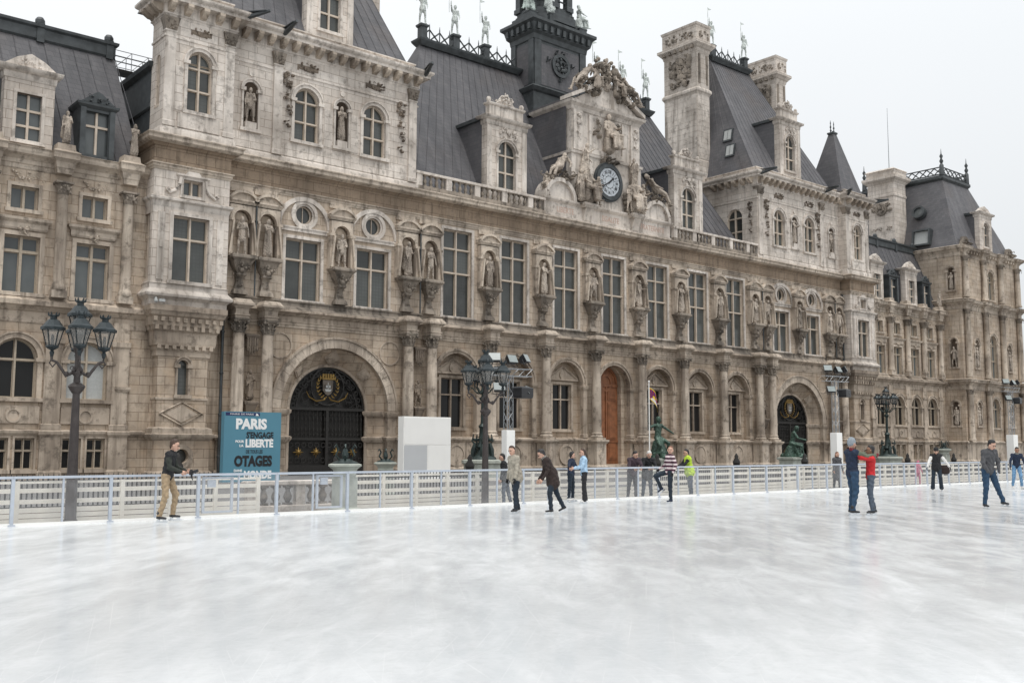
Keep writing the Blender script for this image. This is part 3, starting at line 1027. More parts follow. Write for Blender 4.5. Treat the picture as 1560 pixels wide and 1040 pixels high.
def win(cx, zb, w_, h, y, trans, arch=False, parent=None, name='window', pane='pane_leaded', mull='stone_mullion', cols=2, fr=0.1, wood=True, side=None, bars=0):
    """mullioned window standing in the opening; each pane its own child"""
    par = parent or TH
    m = M()
    r = w_ / 2
    zc = zb + h - r if arch else zb + h
    d0, d1 = -0.14, 0.16
    mw = fr
    for i in range(1, cols):
        x = -r + w_ * i / cols
        m.box(x - mw / 2, x + mw / 2, d0, d1, 0, h - (0.02 if arch else 0))
    for t in trans:
        m.box(-r, r, d0 + 0.025, d1 - 0.025, t - mw / 2, t + mw / 2)
    m.box(-r - 0.001, r + 0.001, d0 - 0.08, d1 + 0.04, -0.09, 0.03)
    m.box(-r, -r + 0.07, d0 + 0.05, d1 - 0.05, 0.03, zc - zb)
    m.box(r - 0.07, r, d0 + 0.05, d1 - 0.05, 0.03, zc - zb)
    if arch:
        m.arc(0, zc - zb, r - 0.09, r + 0.002, d0 + 0.05, d1 - 0.05, 0, PI, 14)
    else:
        m.box(-r + 0.07, r - 0.07, d0 + 0.05, d1 - 0.05, h - 0.07, h)
    rot = (0, 0, 0) if side is None else (0, 0, rad(side))
    loc = (cx, y, zb) if side is None else (y, cx, zb)
    wo_ = m.build(name, mull, par)
    wo_.location = loc
    wo_.rotation_euler = rot
    zs_ = [0.03] + sorted(trans) + [zc - zb if arch else h - 0.07]
    if arch and zs_[-1] - zs_[-2] < 0.25:
        zs_ = zs_[:-1]
    cw_ = w_ / cols
    for k in range(len(zs_) - 1):
        for i in range(cols):
            a, b = -r + cw_ * i + (0.07 if i == 0 else mw / 2), -r + cw_ * (i + 1) - (0.07 if i == cols - 1 else mw / 2)
            c, d = zs_[k] + (0 if k == 0 else mw / 2), zs_[k + 1] - (mw / 2 if k < len(zs_) - 2 or (arch and zs_[-1] in trans) else 0)
            pane_obj(wo_, a, b, c, d, pane, wood, bars)
    if arch:
        zt_ = zs_[-1] + mw / 2
        for s in (-1, 1):
            pts = []
            rr = r - 0.09
            z0 = max(zt_, 0)
            zz = zc - zb
            a0 = 0.0 if z0 <= zz else math.asin(min(0.99, (z0 - zz) / rr))
            pts.append((s * mw / 2, z0))
            if z0 < zz:
                pts.append((s * rr, z0))
            for i in range(9):
                a = a0 + (PI / 2 - 0.06 - a0) * i / 8
                pts.append((s * rr * math.cos(a), zz + rr * math.sin(a)))
            pts[-1] = (s * mw / 2, zz + math.sqrt(max(0, rr * rr - mw * mw / 4)))
            q = M()
            q.prism(pts, 0.03, 0.05)
            if wood:
                q.cur = 1
                q.tube([(a, 0.02, b) for a, b in pts + [pts[0]]], 0.025, 4)
            q.build('pane', [pane, 'window_wood'], wo_)
    return wo_


PANES = {}


def pane_obj(par, a, b, c, d, pane, wood, bars=0):
    key = (round(b - a, 3), round(d - c, 3), pane, wood, bars)
    if key not in PANES:
        w_, h = b - a, d - c
        q = M()
        q.box(0, w_, 0.03, 0.05, 0, h)
        if wood:
            q.cur = 1
            t = 0.035
            q.box(0, t, 0, 0.028, 0, h).box(w_ - t, w_, 0, 0.028, 0, h).box(t, w_ - t, 0, 0.028, 0, t).box(t, w_ - t, 0, 0.028, h - t, h)
            for i in range(bars):
                z = h * (i + 1) / (bars + 1)
                q.box(t, w_ - t, 0.004, 0.028, z - 0.015, z + 0.015)
        PANES[key] = q.mesh('pane', [pane, 'window_wood'])
    put('pane', PANES[key], par, (a, 0, c))


def surround(m, cx, zb, w_, h, y, arch=False, t=0.22, p=0.09, ears=False):
    r = w_ / 2 - 0.006
    zc = zb + h - r if arch else zb + h
    m.box(cx - r - t, cx - r, y - p, y + 0.05, zb, zc)
    m.box(cx + r, cx + r + t, y - p, y + 0.05, zb, zc)
    if arch:
        m.arc(cx, zc, r, r + t, y - p, y + 0.05, 0, PI, 16)
        m.arc(cx, zc, r + t, r + t + 0.09, y - p - 0.07, y + 0.05, 0, PI, 16)
        for s in (-1, 1):
            m.box(cx + s * (r + t / 2) - t / 2 - 0.1, cx + s * (r + t / 2) + t / 2 + 0.1, y - p - 0.1, y + 0.04, zc - 0.14, zc + 0.06)
    else:
        m.box(cx - r - t, cx + r + t, y - p - 0.002, y + 0.05, zc, zc + t)
    m.box(cx - r - t - 0.08, cx + r + t + 0.08, y - p - 0.09, y + 0.04, zb - 0.2, zb)


def carve(m, cx, cz, w_, h, y, n, seed, depth=0.1):
    """carved relief: scrolls and leaf lumps"""
    rn = random.Random(seed)
    for i in range(n):
        x, z = cx + rn.uniform(-.5, .5) * w_, cz + rn.uniform(-.5, .5) * h
        r = min(w_, h) * rn.uniform(0.1, 0.2) + 0.03
        if rn.random() < 0.45:
            pts = []
            a0, s = rn.uniform(0, 6.3), rn.choice((-1, 1))
            for k in range(7):
                a = a0 + s * k * 0.75
                q = r * (1 - k / 9)
                pts.append((x + q * math.cos(a), y - depth * 0.5, z + q * math.sin(a)))
            m.tube(pts, [r * 0.28 * (1 - k * 0.08) for k in range(7)], 5)
        else:
            m.ball((x, y - depth * 0.3, z), (r * rn.uniform(.5, 1), depth * rn.uniform(0.6, 1.2), r * rn.uniform(.5, 1.1)), 6, 4)


BLK = None
STONES = []


def ashlar(x0, x1, z0, z1, y, face=0, h=0.5, L=1.2, seed=1, big=1.0):
    rn = random.Random(seed)
    z = z0
    k = 0
    while z < z1 - 0.12:
        hh = min(h, z1 - z)
        if z1 - z - hh < 0.15:
            hh = z1 - z
        x = x0
        first = True
        while x < x1 - 0.05:
            l_ = L * rn.uniform(0.75, 1.2)
            if first and k % 2:
                l_ *= 0.5
            first = False
            if x1 - x - l_ < 0.4:
                l_ = x1 - x
            STONES.append((x + l_ / 2, z + hh / 2, l_ - 0.018, hh - 0.018, y, face))
            x += l_
        z += hh
        k += 1


# ---- core masses and walls
m = M()
m.box(-54, 54, 3.5, 14, 0, 17)
m.box(-32, -19.6, 1.6, 14, 17, 26.5).box(19.6, 32, 1.6, 14, 17, 26.5)
m.split('inner_wall', 'stone_tan', TH)

CW = [k * 5.2 for k in range(-3, 4)]
PW = [-27.6, -22.55, 22.55, 27.6]
m = M()
m.wall(-32.9, 32.9, 9.4, 17.2, 0, [(x, 2.5, 10.63, 16.7) for x in CW] + [(x, 2.45, 10.63, 14.42) for x in PW] + [(x, 1.14, 15.4, 16.54, 2) for x in PW], 0.5)
m.build('wall', 'stone_mid', TH)
ops = []
for k, x in zip(range(-3, 4), CW):
    ops.append((x, 3.5, 0.35 if k == 0 else 2.35, 8.1, 1))
for s in (-1, 1):
    ops.append((s * 25.07, 7.7, -0.1, 7.8, 1))
m = M()
m.wall(-32.9, 32.9, -0.1, 9.4, 0, ops, 0.6, 12)
for k, x in zip(range(-3, 4), CW):
    if k:
        m.wall(x - 1.85, x + 1.85, 2.3, 8.2, 0.55, [(x, 1.95, 3.0, 6.4)], 0.35)
m.build('wall', 'stone_tan', TH)

# ---- ground floor bays
m = M()
mt = M()
for k, x in zip(range(-3, 4), CW):
    mt.arc(x, 6.35, 1.735, 1.92, -0.10, 0.3, 0, PI, 20)
    mt.arc(x, 6.35, 1.92, 2.08, -0.17, 0.05, 0, PI, 20)
    for s in (-1, 1):
        mt.mould(x + s * 1.92 - 0.19, x + s * 1.92 + 0.19, -0.1, 0.3, [(0, 2.36), (0.06, 2.37), (0.06, 2.6), (0, 2.66), (0, 6.0), (0.06, 6.05), (0.1, 6.25), (0.1, 6.34), (0, 6.35)])
    if k == 0:
        continue
    surround(mt, x, 3.0, 1.95, 3.4, 0.55, False, 0.2, 0.1)
    # pediment with roundel
    mt.prism([(x - 1.5, 6.72), (x + 1.5, 6.72), (x + 1.5, 6.85), (x, 7.72), (x - 1.5, 6.85)], 0.42, 0.58)
    mt.tube([(x - 1.52, 0.36, 6.86), (x, 0.36, 7.74), (x + 1.52, 0.36, 6.86)], 0.085, 4)
    mt.box(x - 1.55, x + 1.55, 0.3, 0.56, 6.68, 6.80)
    mt.disc(x, 7.12, 0.33, 0.33, 0.5)
    win(x, 3.0, 1.95, 3.4, 0.75, [2.25], False, pane='pane_dark', mull='trim_tan', wood=False)
mt.split('arcade_moulding', 'trim_tan', TH, 40)
# panels under the windows: roundels between the pedestals
m = M()
for k, x in zip(range(-3, 4), CW):
    if k:
        m.arc(x, 1.12, 0.62, 0.80, -0.12, 0.02, 0, 2 * PI, 28)
        m.disc(x, 1.12, 0.60, -0.07, 0.02, 28)
        for s in (-1, 1):
            m.box(x + s * 1.45 - 0.05, x + s * 1.45 + 0.05, -0.05, 0.02, 0.3, 1.95)
m.split('roundel', 'trim_tan', TH, 40)
m = M()
for a, b in ((-32.9, -29.0), (-21.15, -1.79), (1.79, 21.15), (29.0, 32.9)):
    m.mould(a, b, -0.02, 0.3, [(0, 0.0), (0.16, 0.0), (0.16, 0.22), (0.06, 0.3), (0, 0.31), (0, 1.95), (0.05, 1.98), (0.2, 2.16), (0.2, 2.26), (0, 2.34)])
m.split('plinth_moulding', 'trim_tan', TH)

# ---- columns
m = M()
m.lathe(0, 0, [(0.36, 0.55), (0.365, 1.8), (0.35, 4.0), (0.31, 6.02)], 20)
shaft = m.mesh('column', 'trim_mid', 40)
m = M()
m.mould(-0.36, 0.36, -0.36, 0.36, [(0.12, 0), (0.12, 0.16), (0.1, 0.17)])
m.lathe(0, 0, [(0.47, 0.17), (0.5, 0.24), (0.46, 0.32), (0.40, 0.36), (0.39, 0.41), (0.43, 0.47), (0.41, 0.53), (0.35, 0.56)], 20)
cbase = m.mesh('base', 'trim_mid', 40)
m = M()
m.lathe(0, 0, [(0.32, 6.0), (0.36, 6.03), (0.36, 6.08), (0.30, 6.1), (0.30, 6.4), (0.36, 6.62), (0.46, 6.74)], 16)
for i in range(8):
    a = 2 * PI * i / 8 + 0.39
    c, q = math.cos(a), math.sin(a)
    m.tube([(0.30 * c, 0.30 * q, 6.12), (0.37 * c, 0.37 * q, 6.32), (0.45 * c, 0.45 * q, 6.36)], [0.09, 0.08, 0.05], 5)
    m.tube([(0.32 * c, 0.32 * q, 6.35), (0.40 * c, 0.40 * q, 6.56), (0.49 * c, 0.49 * q, 6.58)], [0.08, 0.07, 0.05], 5)
for i in range(4):
    a = 2 * PI * i / 4 + PI / 4
    m.ball((0.55 * math.cos(a), 0.55 * math.sin(a), 6.66), 0.11, 7, 5)
m.mould(-0.4, 0.4, -0.4, 0.4, [(0.02, 6.73), (0.06, 6.74), (0.08, 6.86), (0, 6.87)])
ccap = m.mesh('capital', 'trim_grey', 50)
m = M()
m.mould(-0.5, 0.5, -0.5, 0.5, [(0.16, 0.0), (0.16, 0.22), (0.04, 0.32), (0, 0.33), (0, 1.92), (0.05, 1.95), (0.17, 2.1), (0.17, 2.22), (0.02, 2.235)])
m.prism([(0, 0.55), (0.33, 1.15), (0, 1.75), (-0.33, 1.15)], -0.54, -0.49)
m.prism([(0, 0.75), (0.22, 1.15), (0, 1.55), (-0.22, 1.15)], -0.57, -0.5)
ped = m.mesh('pedestal', 'trim_mid')
m = M()
m.mould(-0.38, 0.38, -0.42, 0.7, [(0.02, 0.0), (0.02, 0.16), (0.05, 0.17), (0.05, 0.32), (0.1, 0.36), (0.1, 0.42), (0.03, 0.43), (0.03, 0.72), (0.1, 0.8), (0.2, 0.9), (0.29, 0.95), (0.29, 1.07), (0.24, 1.11), (0.1, 1.32)])
cent = m.mesh('entablature_block', 'trim_mid')
COLX = [2.6, 7.8, 13.0, 18.15, 20.05, 30.15, 32.0]
for X in [-x for x in COLX[::-1]] + COLX:
    c = put('column', shaft, TH, (X, -0.65, 2.22))
    put('base', cbase, c)
    put('capital', ccap, c)
    put('pedestal', ped, c, (0, 0, -2.22))
    put('entablature_block', cent, c, (0, 0.05, 6.65))

# ---- cornice over the ground floor (sill course of the windows)
m = M()
m.mould(-32.9, 32.9, -0.02, 2.0, [(0.0, 8.86), (0.04, 8.87), (0.04, 9.02), (0.08, 9.03), (0.08, 9.18), (0.12, 9.2), (0.12, 9.25), (0.04, 9.26), (0.04, 9.55), (0.14, 9.6), (0.28, 9.72), (0.45, 9.78), (0.45, 9.9), (0.42, 9.93)])
m.build('cornice', 'trim_tan', TH)
m = M()
m.mould(-32.88, 32.88, 0.0, 2.0, [(0.41, 9.9), (0.38, 9.97), (0.12, 10.18), (0.1, 10.4), (0.16, 10.43), (0.16, 10.52), (0.02, 10.56)])
m.build('sill_course', 'trim_grey', TH)
# ---- first floor windows
m = M()
for x in CW:
    surround(m, x, 10.63, 2.5, 6.07, 0.0, False, 0.2, 0.05)
    win(x, 10.63, 2.5, 6.07, 0.3, [3.05, 4.75])
for x in PW:
    surround(m, x, 10.63, 2.45, 3.79, 0.0, False, 0.2, 0.05)
    win(x, 10.63, 2.45, 3.79, 0.3, [2.5])
    m.box(x - 1.95, x + 1.95, -0.09, 0.04, 14.86, 15.06).box(x - 2.0, x + 2.0, -0.13, 0.04, 15.06, 15.16)
    m.arc(x, 15.2, 1.62, 1.9, -0.14, 0.04, 0.0, PI, 24)
    m.arc(x, 15.97, 0.57, 0.7, -0.02, 0.1, 0, 2 * PI, 24)
    m.arc(x, 15.97, 0.7, 0.92, -0.1, 0.04, 0, 2 * PI, 24)
    q = M()
    q.disc(x, 15.97, 0.58, 0.28, 0.32, 24)
    q.cur = 1
    q.arc(x, 15.97, 0.5, 0.575, 0.2, 0.27, 0, 2 * PI, 24)
    q.box(x - 0.02, x + 0.02, 0.22, 0.275, 15.45, 16.5)
    q.build('round_window', ['pane_leaded', 'stone_mullion'], TH)
m.split('window_surround', 'trim_white', TH)

# ---- statue niches of the first floor
m = M()      # aedicule, origin at the statue's feet
W2 = 0.66
for s in (-1, 1):
    m.box(s * (W2 + 0.08) - 0.13, s * (W2 + 0.08) + 0.13, -0.42, 0.3, -0.1, 2.15)
    m.box(s * (W2 + 0.08) - 0.19, s * (W2 + 0.08) + 0.19, -0.48, 0.28, 2.0, 2.16)
    # flaring side slab
    m.prism([(s * 0.58, 2.0), (s * 0.68, 2.0), (s * 0.92, 0.0), (s * 0.80, 0.0)], -0.62, -0.42)
m.arc(0, 2.16, 0.55, 0.80, -0.40, 0.3, 0, PI, 16)
m.wall(-0.82, 0.82, 2.16, 3.05, -0.36, [(0, 1.1, 2.1, 2.72, 1)], 0.1, 8)
m.box(-0.82, -0.80, -0.36, 0.3, 2.16, 3.05).box(0.80, 0.82, -0.36, 0.3, 2.16, 3.05)
m.box(-0.82, 0.82, -0.36, 0.3, 3.0, 3.05)
niche_body = m.mesh('niche', 'trim_mid')
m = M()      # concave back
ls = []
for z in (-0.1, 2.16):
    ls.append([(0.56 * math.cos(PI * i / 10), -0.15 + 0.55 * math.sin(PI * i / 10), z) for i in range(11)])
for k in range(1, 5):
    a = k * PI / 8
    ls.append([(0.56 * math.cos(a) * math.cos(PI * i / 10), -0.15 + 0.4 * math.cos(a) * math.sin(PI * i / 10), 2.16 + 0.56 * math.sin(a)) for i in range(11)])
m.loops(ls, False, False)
niche_back = m.mesh('niche_back', 'niche_stone_shaded', 60)
m = M()      # hood: curved pediment
m.mould(-0.82, 0.82, -0.34, 0.3, [(0, 3.05), (0.03, 3.06), (0.12, 3.2), (0.16, 3.22), (0.16, 3.32), (0.02, 3.33)])
m.arc(0, 2.67, 1.05, 1.2, -0.56, 0.3, 0.62, PI - 0.62, 14)
m.prism([(0.9 * math.cos(a), 3.3 + 0.5 * max(0, math.sin(a))) for a in [PI * i / 12 for i in range(13)]], -0.38, 0.2)
m.box(-0.8, 0.8, -0.1, 0.2, 3.85, 4.05)
m.box(-0.75, 0.75, -0.06, 0.2, 4.05, 4.3)
niche_hood = m.mesh('hood', 'trim_mid')
m = M()      # console
m.mould(-0.62, 0.62, -0.72, 0.2, [(0.02, -0.34), (0.1, -0.26), (0.16, -0.22), (0.16, -0.1), (0.1, -0.06), (0.1, 0.0)])
m.loops([[(-a, -b, z), (a, -b, z), (a, 0.2, z), (-a, 0.2, z)] for a, b, z in ((0.62, 0.74, -0.34), (0.55, 0.62, -0.55), (0.42, 0.5, -0.8), (0.3, 0.42, -1.0), (0.26, 0.5, -1.05), (0.3, 0.5, -1.2), (0.24, 0.3, -1.3), (0.22, 0.2, -1.5), (0.3, 0.26, -1.95), (0.42, 0.4, -2.1), (0.46, 0.45, -2.32))])
carve(m, 0, -0.62, 0.95, 0.5, -0.58, 16, 3, 0.14)
m.ball((0, -0.5, -0.9), (0.22, 0.18, 0.2), 8, 6)
carve(m, 0, -1.6, 0.4, 0.6, -0.26, 6, 4, 0.1)
niche_cons = m.mesh('console', 'trim_grey', 40)
NX = [(-31.85, 'stone statue in the first floor niche closest to the left corner turret', 'd'), (-30.2, 'robed stone statue just left of the first round window from the left', 'c'), (-25.07, 'stone statue between the two round windows above the left gate', 'b'), (-20.0, 'robed stone statue just right of the second round window from the left', 'a'), (-18.15, 'stone statue just left of the first tall window of the middle row', 'd'),
      (-13, 'stone statue between the first and second tall windows from the left', 'e'), (-7.8, 'stone statue between the second and third tall windows from the left', 'c'), (-2.6, 'stone statue between the third and fourth tall windows from the left', 'b'), (2.6, 'stone statue between the fourth and fifth tall windows from the left', 'a'), (7.8, 'stone statue between the fifth and sixth tall windows from the left', 'c'), (13, 'stone statue between the sixth and seventh tall windows from the left', 'e'),
      (18.15, 'stone statue just right of the last tall window of the middle row', 'a'), (20.0, 'stone statue just left of the first round window over the right gate', 'b'), (25.07, 'stone statue between the two round windows above the right gate', 'c'), (30.2, 'stone statue just right of the last round window over the right gate', 'e'), (31.85, 'stone statue in the first floor niche closest to the right corner turret', 'd')]
for i, (x, lab, key) in enumerate(NX):
    n_ = put('niche', niche_body, TH, (x, -0.02, 12.87))
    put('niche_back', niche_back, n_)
    put('hood', niche_hood, n_)
    put('console', niche_cons, n_)
    statue(key, lab, (x, -0.34, 12.875), RF + (-18, 12, -6, 20, 0)[i % 5], 2.3 - 0.06 * (i % 3), group='statues in the first floor niches')

# ---- frieze and main cornice
fr = [(-32.5, 32.5, 0.0)]
m = M()
m.mould(-32.7, 32.7, 0, 1.5, [(0.05, 17.0), (0.06, 17.12), (0.1, 17.13), (0.1, 17.26), (0.18, 17.3), (0.18, 17.36), (0.03, 17.37)])
m.build('architrave', 'trim_mid', TH)
m = M()
m.mould(-32.7, 32.7, 0, 1.5, [(0.05, 17.36), (0.05, 18.3), (0.1, 18.32), (0.2, 18.42), (0.3, 18.46)])
m.build('frieze', 'stone_frieze', TH)
m = M()
m.mould(-32.7, 32.7, 0, 1.5, [(0.29, 18.46), (0.45, 18.5), (0.62, 18.56), (0.66, 18.6), (0.66, 18.76), (0.74, 18.82), (0.76, 18.88), (0.7, 18.92), (0.1, 19.06)])
m.build('cornice', 'trim_mid', TH)

# ---- pavilions: attic storey
ATT = [(22.6, 1.75, 20.65, 24.1, 1), (27.6, 1.75, 20.65, 24.1, 1), (25.07, 0.96, 20.8, 23.8, 1), (31.4, 0.96, 20.7, 23.6, 1)]
pil = M()
pil.mould(-0.3, 0.3, -0.12, 0.3, [(0.05, 0), (0.05, 0.25), (0, 0.3), (0, 5.2), (0.05, 5.22), (0.05, 5.3), (0, 5.32)])
pilm = pil.mesh('pilaster', 'trim_white')
q = M()
q.mould(-0.32, 0.32, -0.14, 0.3, [(0, 5.3), (0.04, 5.6), (0.12, 5.9), (0.14, 6.0), (0, 6.02)])
carve(q, 0, 5.62, 0.62, 0.5, -0.2, 14, 9, 0.12)
pilc = q.mesh('capital', 'trim_grey')
mod = M()
mod.prism([(-0.14, 0.0), (0.14, 0.0), (0.14, 0.42), (-0.14, 0.42)], -0.06, 0.2)
mod.loops([[(-0.13, y0, z0), (0.13, y0, z0), (0.13, y0, z1), (-0.13, y0, z1)] for y0, z0, z1 in ((0.1, 0.02, 0.41), (-0.2, 0.05, 0.41), (-0.42, 0.18, 0.41), (-0.5, 0.28, 0.41))])
modm = mod.mesh('modillion', 'trim_mid')
pend = M()
carve(pend, 0, 0.6, 0.5, 0.7, -0.03, 16, 21, 0.14)
carve(pend, 0, -0.1, 0.36, 0.9, -0.03, 14, 22, 0.14)
carve(pend, 0, -1.0, 0.4, 0.5, -0.03, 9, 23, 0.14)
carve(pend, 0, -1.7, 0.28, 0.4, -0.03, 6, 24, 0.12)
pendm = pend.mesh('carved_drop', 'statue_dark', 60)
crt = M()
carve(crt, 0, 0, 1.2, 0.42, -0.02, 16, 31, 0.1)
crt.tube([(-0.6, -0.02, -0.05), (0, -0.02, -0.16), (0.6, -0.02, -0.05)], 0.05, 5)
crt.box(-0.62, 0.62, -0.015, 0.0, -0.12, 0.12)
crtm = crt.mesh('carved_panel', 'statue_dark', 60)
spo = M()
spo.tube([(0, 0.3, 0.0), (0, -0.5, 0.12), (0, -1.5, 0.34)], [0.17, 0.15, 0.1], 6)
spo.box(-0.16, 0.16, -1.3, 0.2, 0.3, 0.36)
spom = spo.mesh('gutter_spout', 'lead_dark')
NLAB = {(-1, 25.07): 'robed stone statue in the upper niche between the arched windows of the left pavilion', (-1, 31.4): 'stone statue in the upper niche beside the left corner turret',
        (1, 25.07): 'stone statue in the upper niche between the arched windows of the right pavilion', (1, 31.4): 'stone statue in the upper niche beside the right corner turret'}
for s in (-1, 1):
    sx_ = lambda x: s * x
    a, b = sorted((s * 19.2, s * 33.0))
    m = M()
    m.wall(a, b, 18.9, 26.1, 0, [(s * o[0], *o[1:]) for o in ATT], 0.5, 10)
    # inner return wall with its window
    T0 = m.T
    m.T = Matrix.Translation((s * 19.2, 0, 0)) @ Matrix.Rotation(rad(-90 if s > 0 else 90), 4, 'Z')
    if s > 0:
        m.wall(-14.0, 0, 18.9, 26.1, 0, [(-2.6, 1.75, 20.65, 24.1, 1)], 0.4, 10)
    else:
        m.wall(0, 14.0, 18.9, 26.1, 0, [], 0.4)
    m.T = T0
    m.build('wall', 'stone_white', TH)
    if s > 0:
        win(2.6, 20.65, 1.75, 3.45, 19.45, [1.25, 2.55], True, side=-90)
    m = M()
    for o in ATT:
        surround(m, s * o[0], o[2], o[1], o[3] - o[2], 0.0, True, 0.2 if o[1] > 1 else 0.13, 0.08)
    m.box(*sorted((s * 19.18, s * 33.0)), -0.1, 0.04, 20.1, 20.3) if False else None
    m.mould(a, b, 0.0, 13.9, [(0.02, 24.72), (0.07, 24.76), (0.07, 24.86), (0.01, 24.9)])
    m.mould(a, b, 0.0, 13.9, [(0.12, 18.93), (0.12, 19.35), (0.03, 19.45)])
    m.split('window_surround', 'trim_white', TH)
    for o in ATT[:2]:
        win(s * o[0], o[2], o[1], o[3] - o[2], 0.28, [1.25, 2.55], True)
        put('carved_panel', crtm, TH, (s * o[0], -0.01, 25.4), (0, 0, 0), (1.2, 1.2, 1.2))
    for o in ATT[2:]:
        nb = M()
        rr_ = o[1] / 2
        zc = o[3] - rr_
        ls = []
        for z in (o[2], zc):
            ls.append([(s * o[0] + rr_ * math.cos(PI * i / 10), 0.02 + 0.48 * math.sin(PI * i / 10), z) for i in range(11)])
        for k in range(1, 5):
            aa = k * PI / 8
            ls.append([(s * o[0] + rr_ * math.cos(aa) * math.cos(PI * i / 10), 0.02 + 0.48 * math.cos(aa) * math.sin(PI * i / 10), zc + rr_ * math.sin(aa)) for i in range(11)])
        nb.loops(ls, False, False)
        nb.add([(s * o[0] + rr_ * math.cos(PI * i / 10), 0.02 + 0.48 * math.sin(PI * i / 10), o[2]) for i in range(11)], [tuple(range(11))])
        nb.build('niche', 'niche_stone_shaded', TH, 60)
        pb = M()
        pb.box(s * o[0] - 0.36, s * o[0] + 0.36, -0.16, 0.34, o[2] + 0.001, o[2] + 0.4)
        pb.disc(s * o[0], o[3] + 0.52, 0.17, -0.09, 0.02, 14)
        pb.split('statue_plinth', 'trim_white', TH)
        statue('c' if o[0] < 30 else 'b', NLAB[(s, o[0])], (s * o[0], 0.06, o[2] + 0.405), RF + s * 10, 2.15, group='statues in the upper niches')
    for x in (19.6, 29.65):
        p_ = put('pilaster', pilm, TH, (s * x, -0.0, 19.46), (0, 0, 0), (1, 1, 1.07))
        put('capital', pilc, p_)
    for x in (20.55, 28.98):
        put('carved_drop', pendm, TH, (s * x, -0.02, 23.6), (0, 0, 0), (1.35, 1.2, 1.2))
        if s > 0 and x < 21:
            put('carved_drop', pendm, TH, (19.2 - 0.02, 0.75, 23.5), (0, 0, rad(-90)))
    c = M()
    c.mould(a + (0 if s > 0 else 0), b, 0.0, 14.0, [(0.02, 25.92), (0.06, 26.02), (0.14, 26.08), (0.14, 26.14), (0.12, 26.15), (0.12, 26.66), (0.2, 26.7), (0.66, 26.72), (0.66, 26.88), (0.8, 26.98), (0.85, 27.06), (0.85, 27.18), (0.4, 27.32), (0.05, 27.36)])
    c.mould(a + 0.15, b - 0.15, 0.15, 13.8, [(0, 27.3), (0, 27.72), (0.08, 27.74), (0.08, 27.82), (-0.2, 27.84)])
    c.build('cornice', 'trim_white', TH)
    x = 19.4
    while x < 32.5:
        put('modillion', modm, TH, (s * x, -0.13, 26.17), (0, 0, 0), 1.25)
        x += 0.84
    if s > 0:
        for i in range(6):
            put('modillion', modm, TH, (19.2 - 0.13, 0.5 + 0.84 * i, 26.17), (0, 0, rad(-90)), 1.25)
    for x, r_ in ((19.0, s * -18), (29.6, 0)):
        put('gutter_spout', spom, TH, (s * x, -0.7, 26.93), (0, 0, rad(-r_)))
    # ashlar blocks in plain wall fields
    for (x0, x1, z0, z1) in ((20.0, 24.4, 19.5, 20.35), (24.4, 29.2, 19.5, 20.35), (30.0, 32.6, 19.5, 20.4), (21.0, 29.2, 24.95, 25.45), (23.85, 24.4, 20.6, 23.1), (25.75, 26.35, 20.6, 23.1)):
        ashlar(*sorted((s * x0, s * x1)), z0, z1, 0.0, 0, 0.5 if z1 - z0 > 1 else 0.43, 1.25, int(x0 * 10))

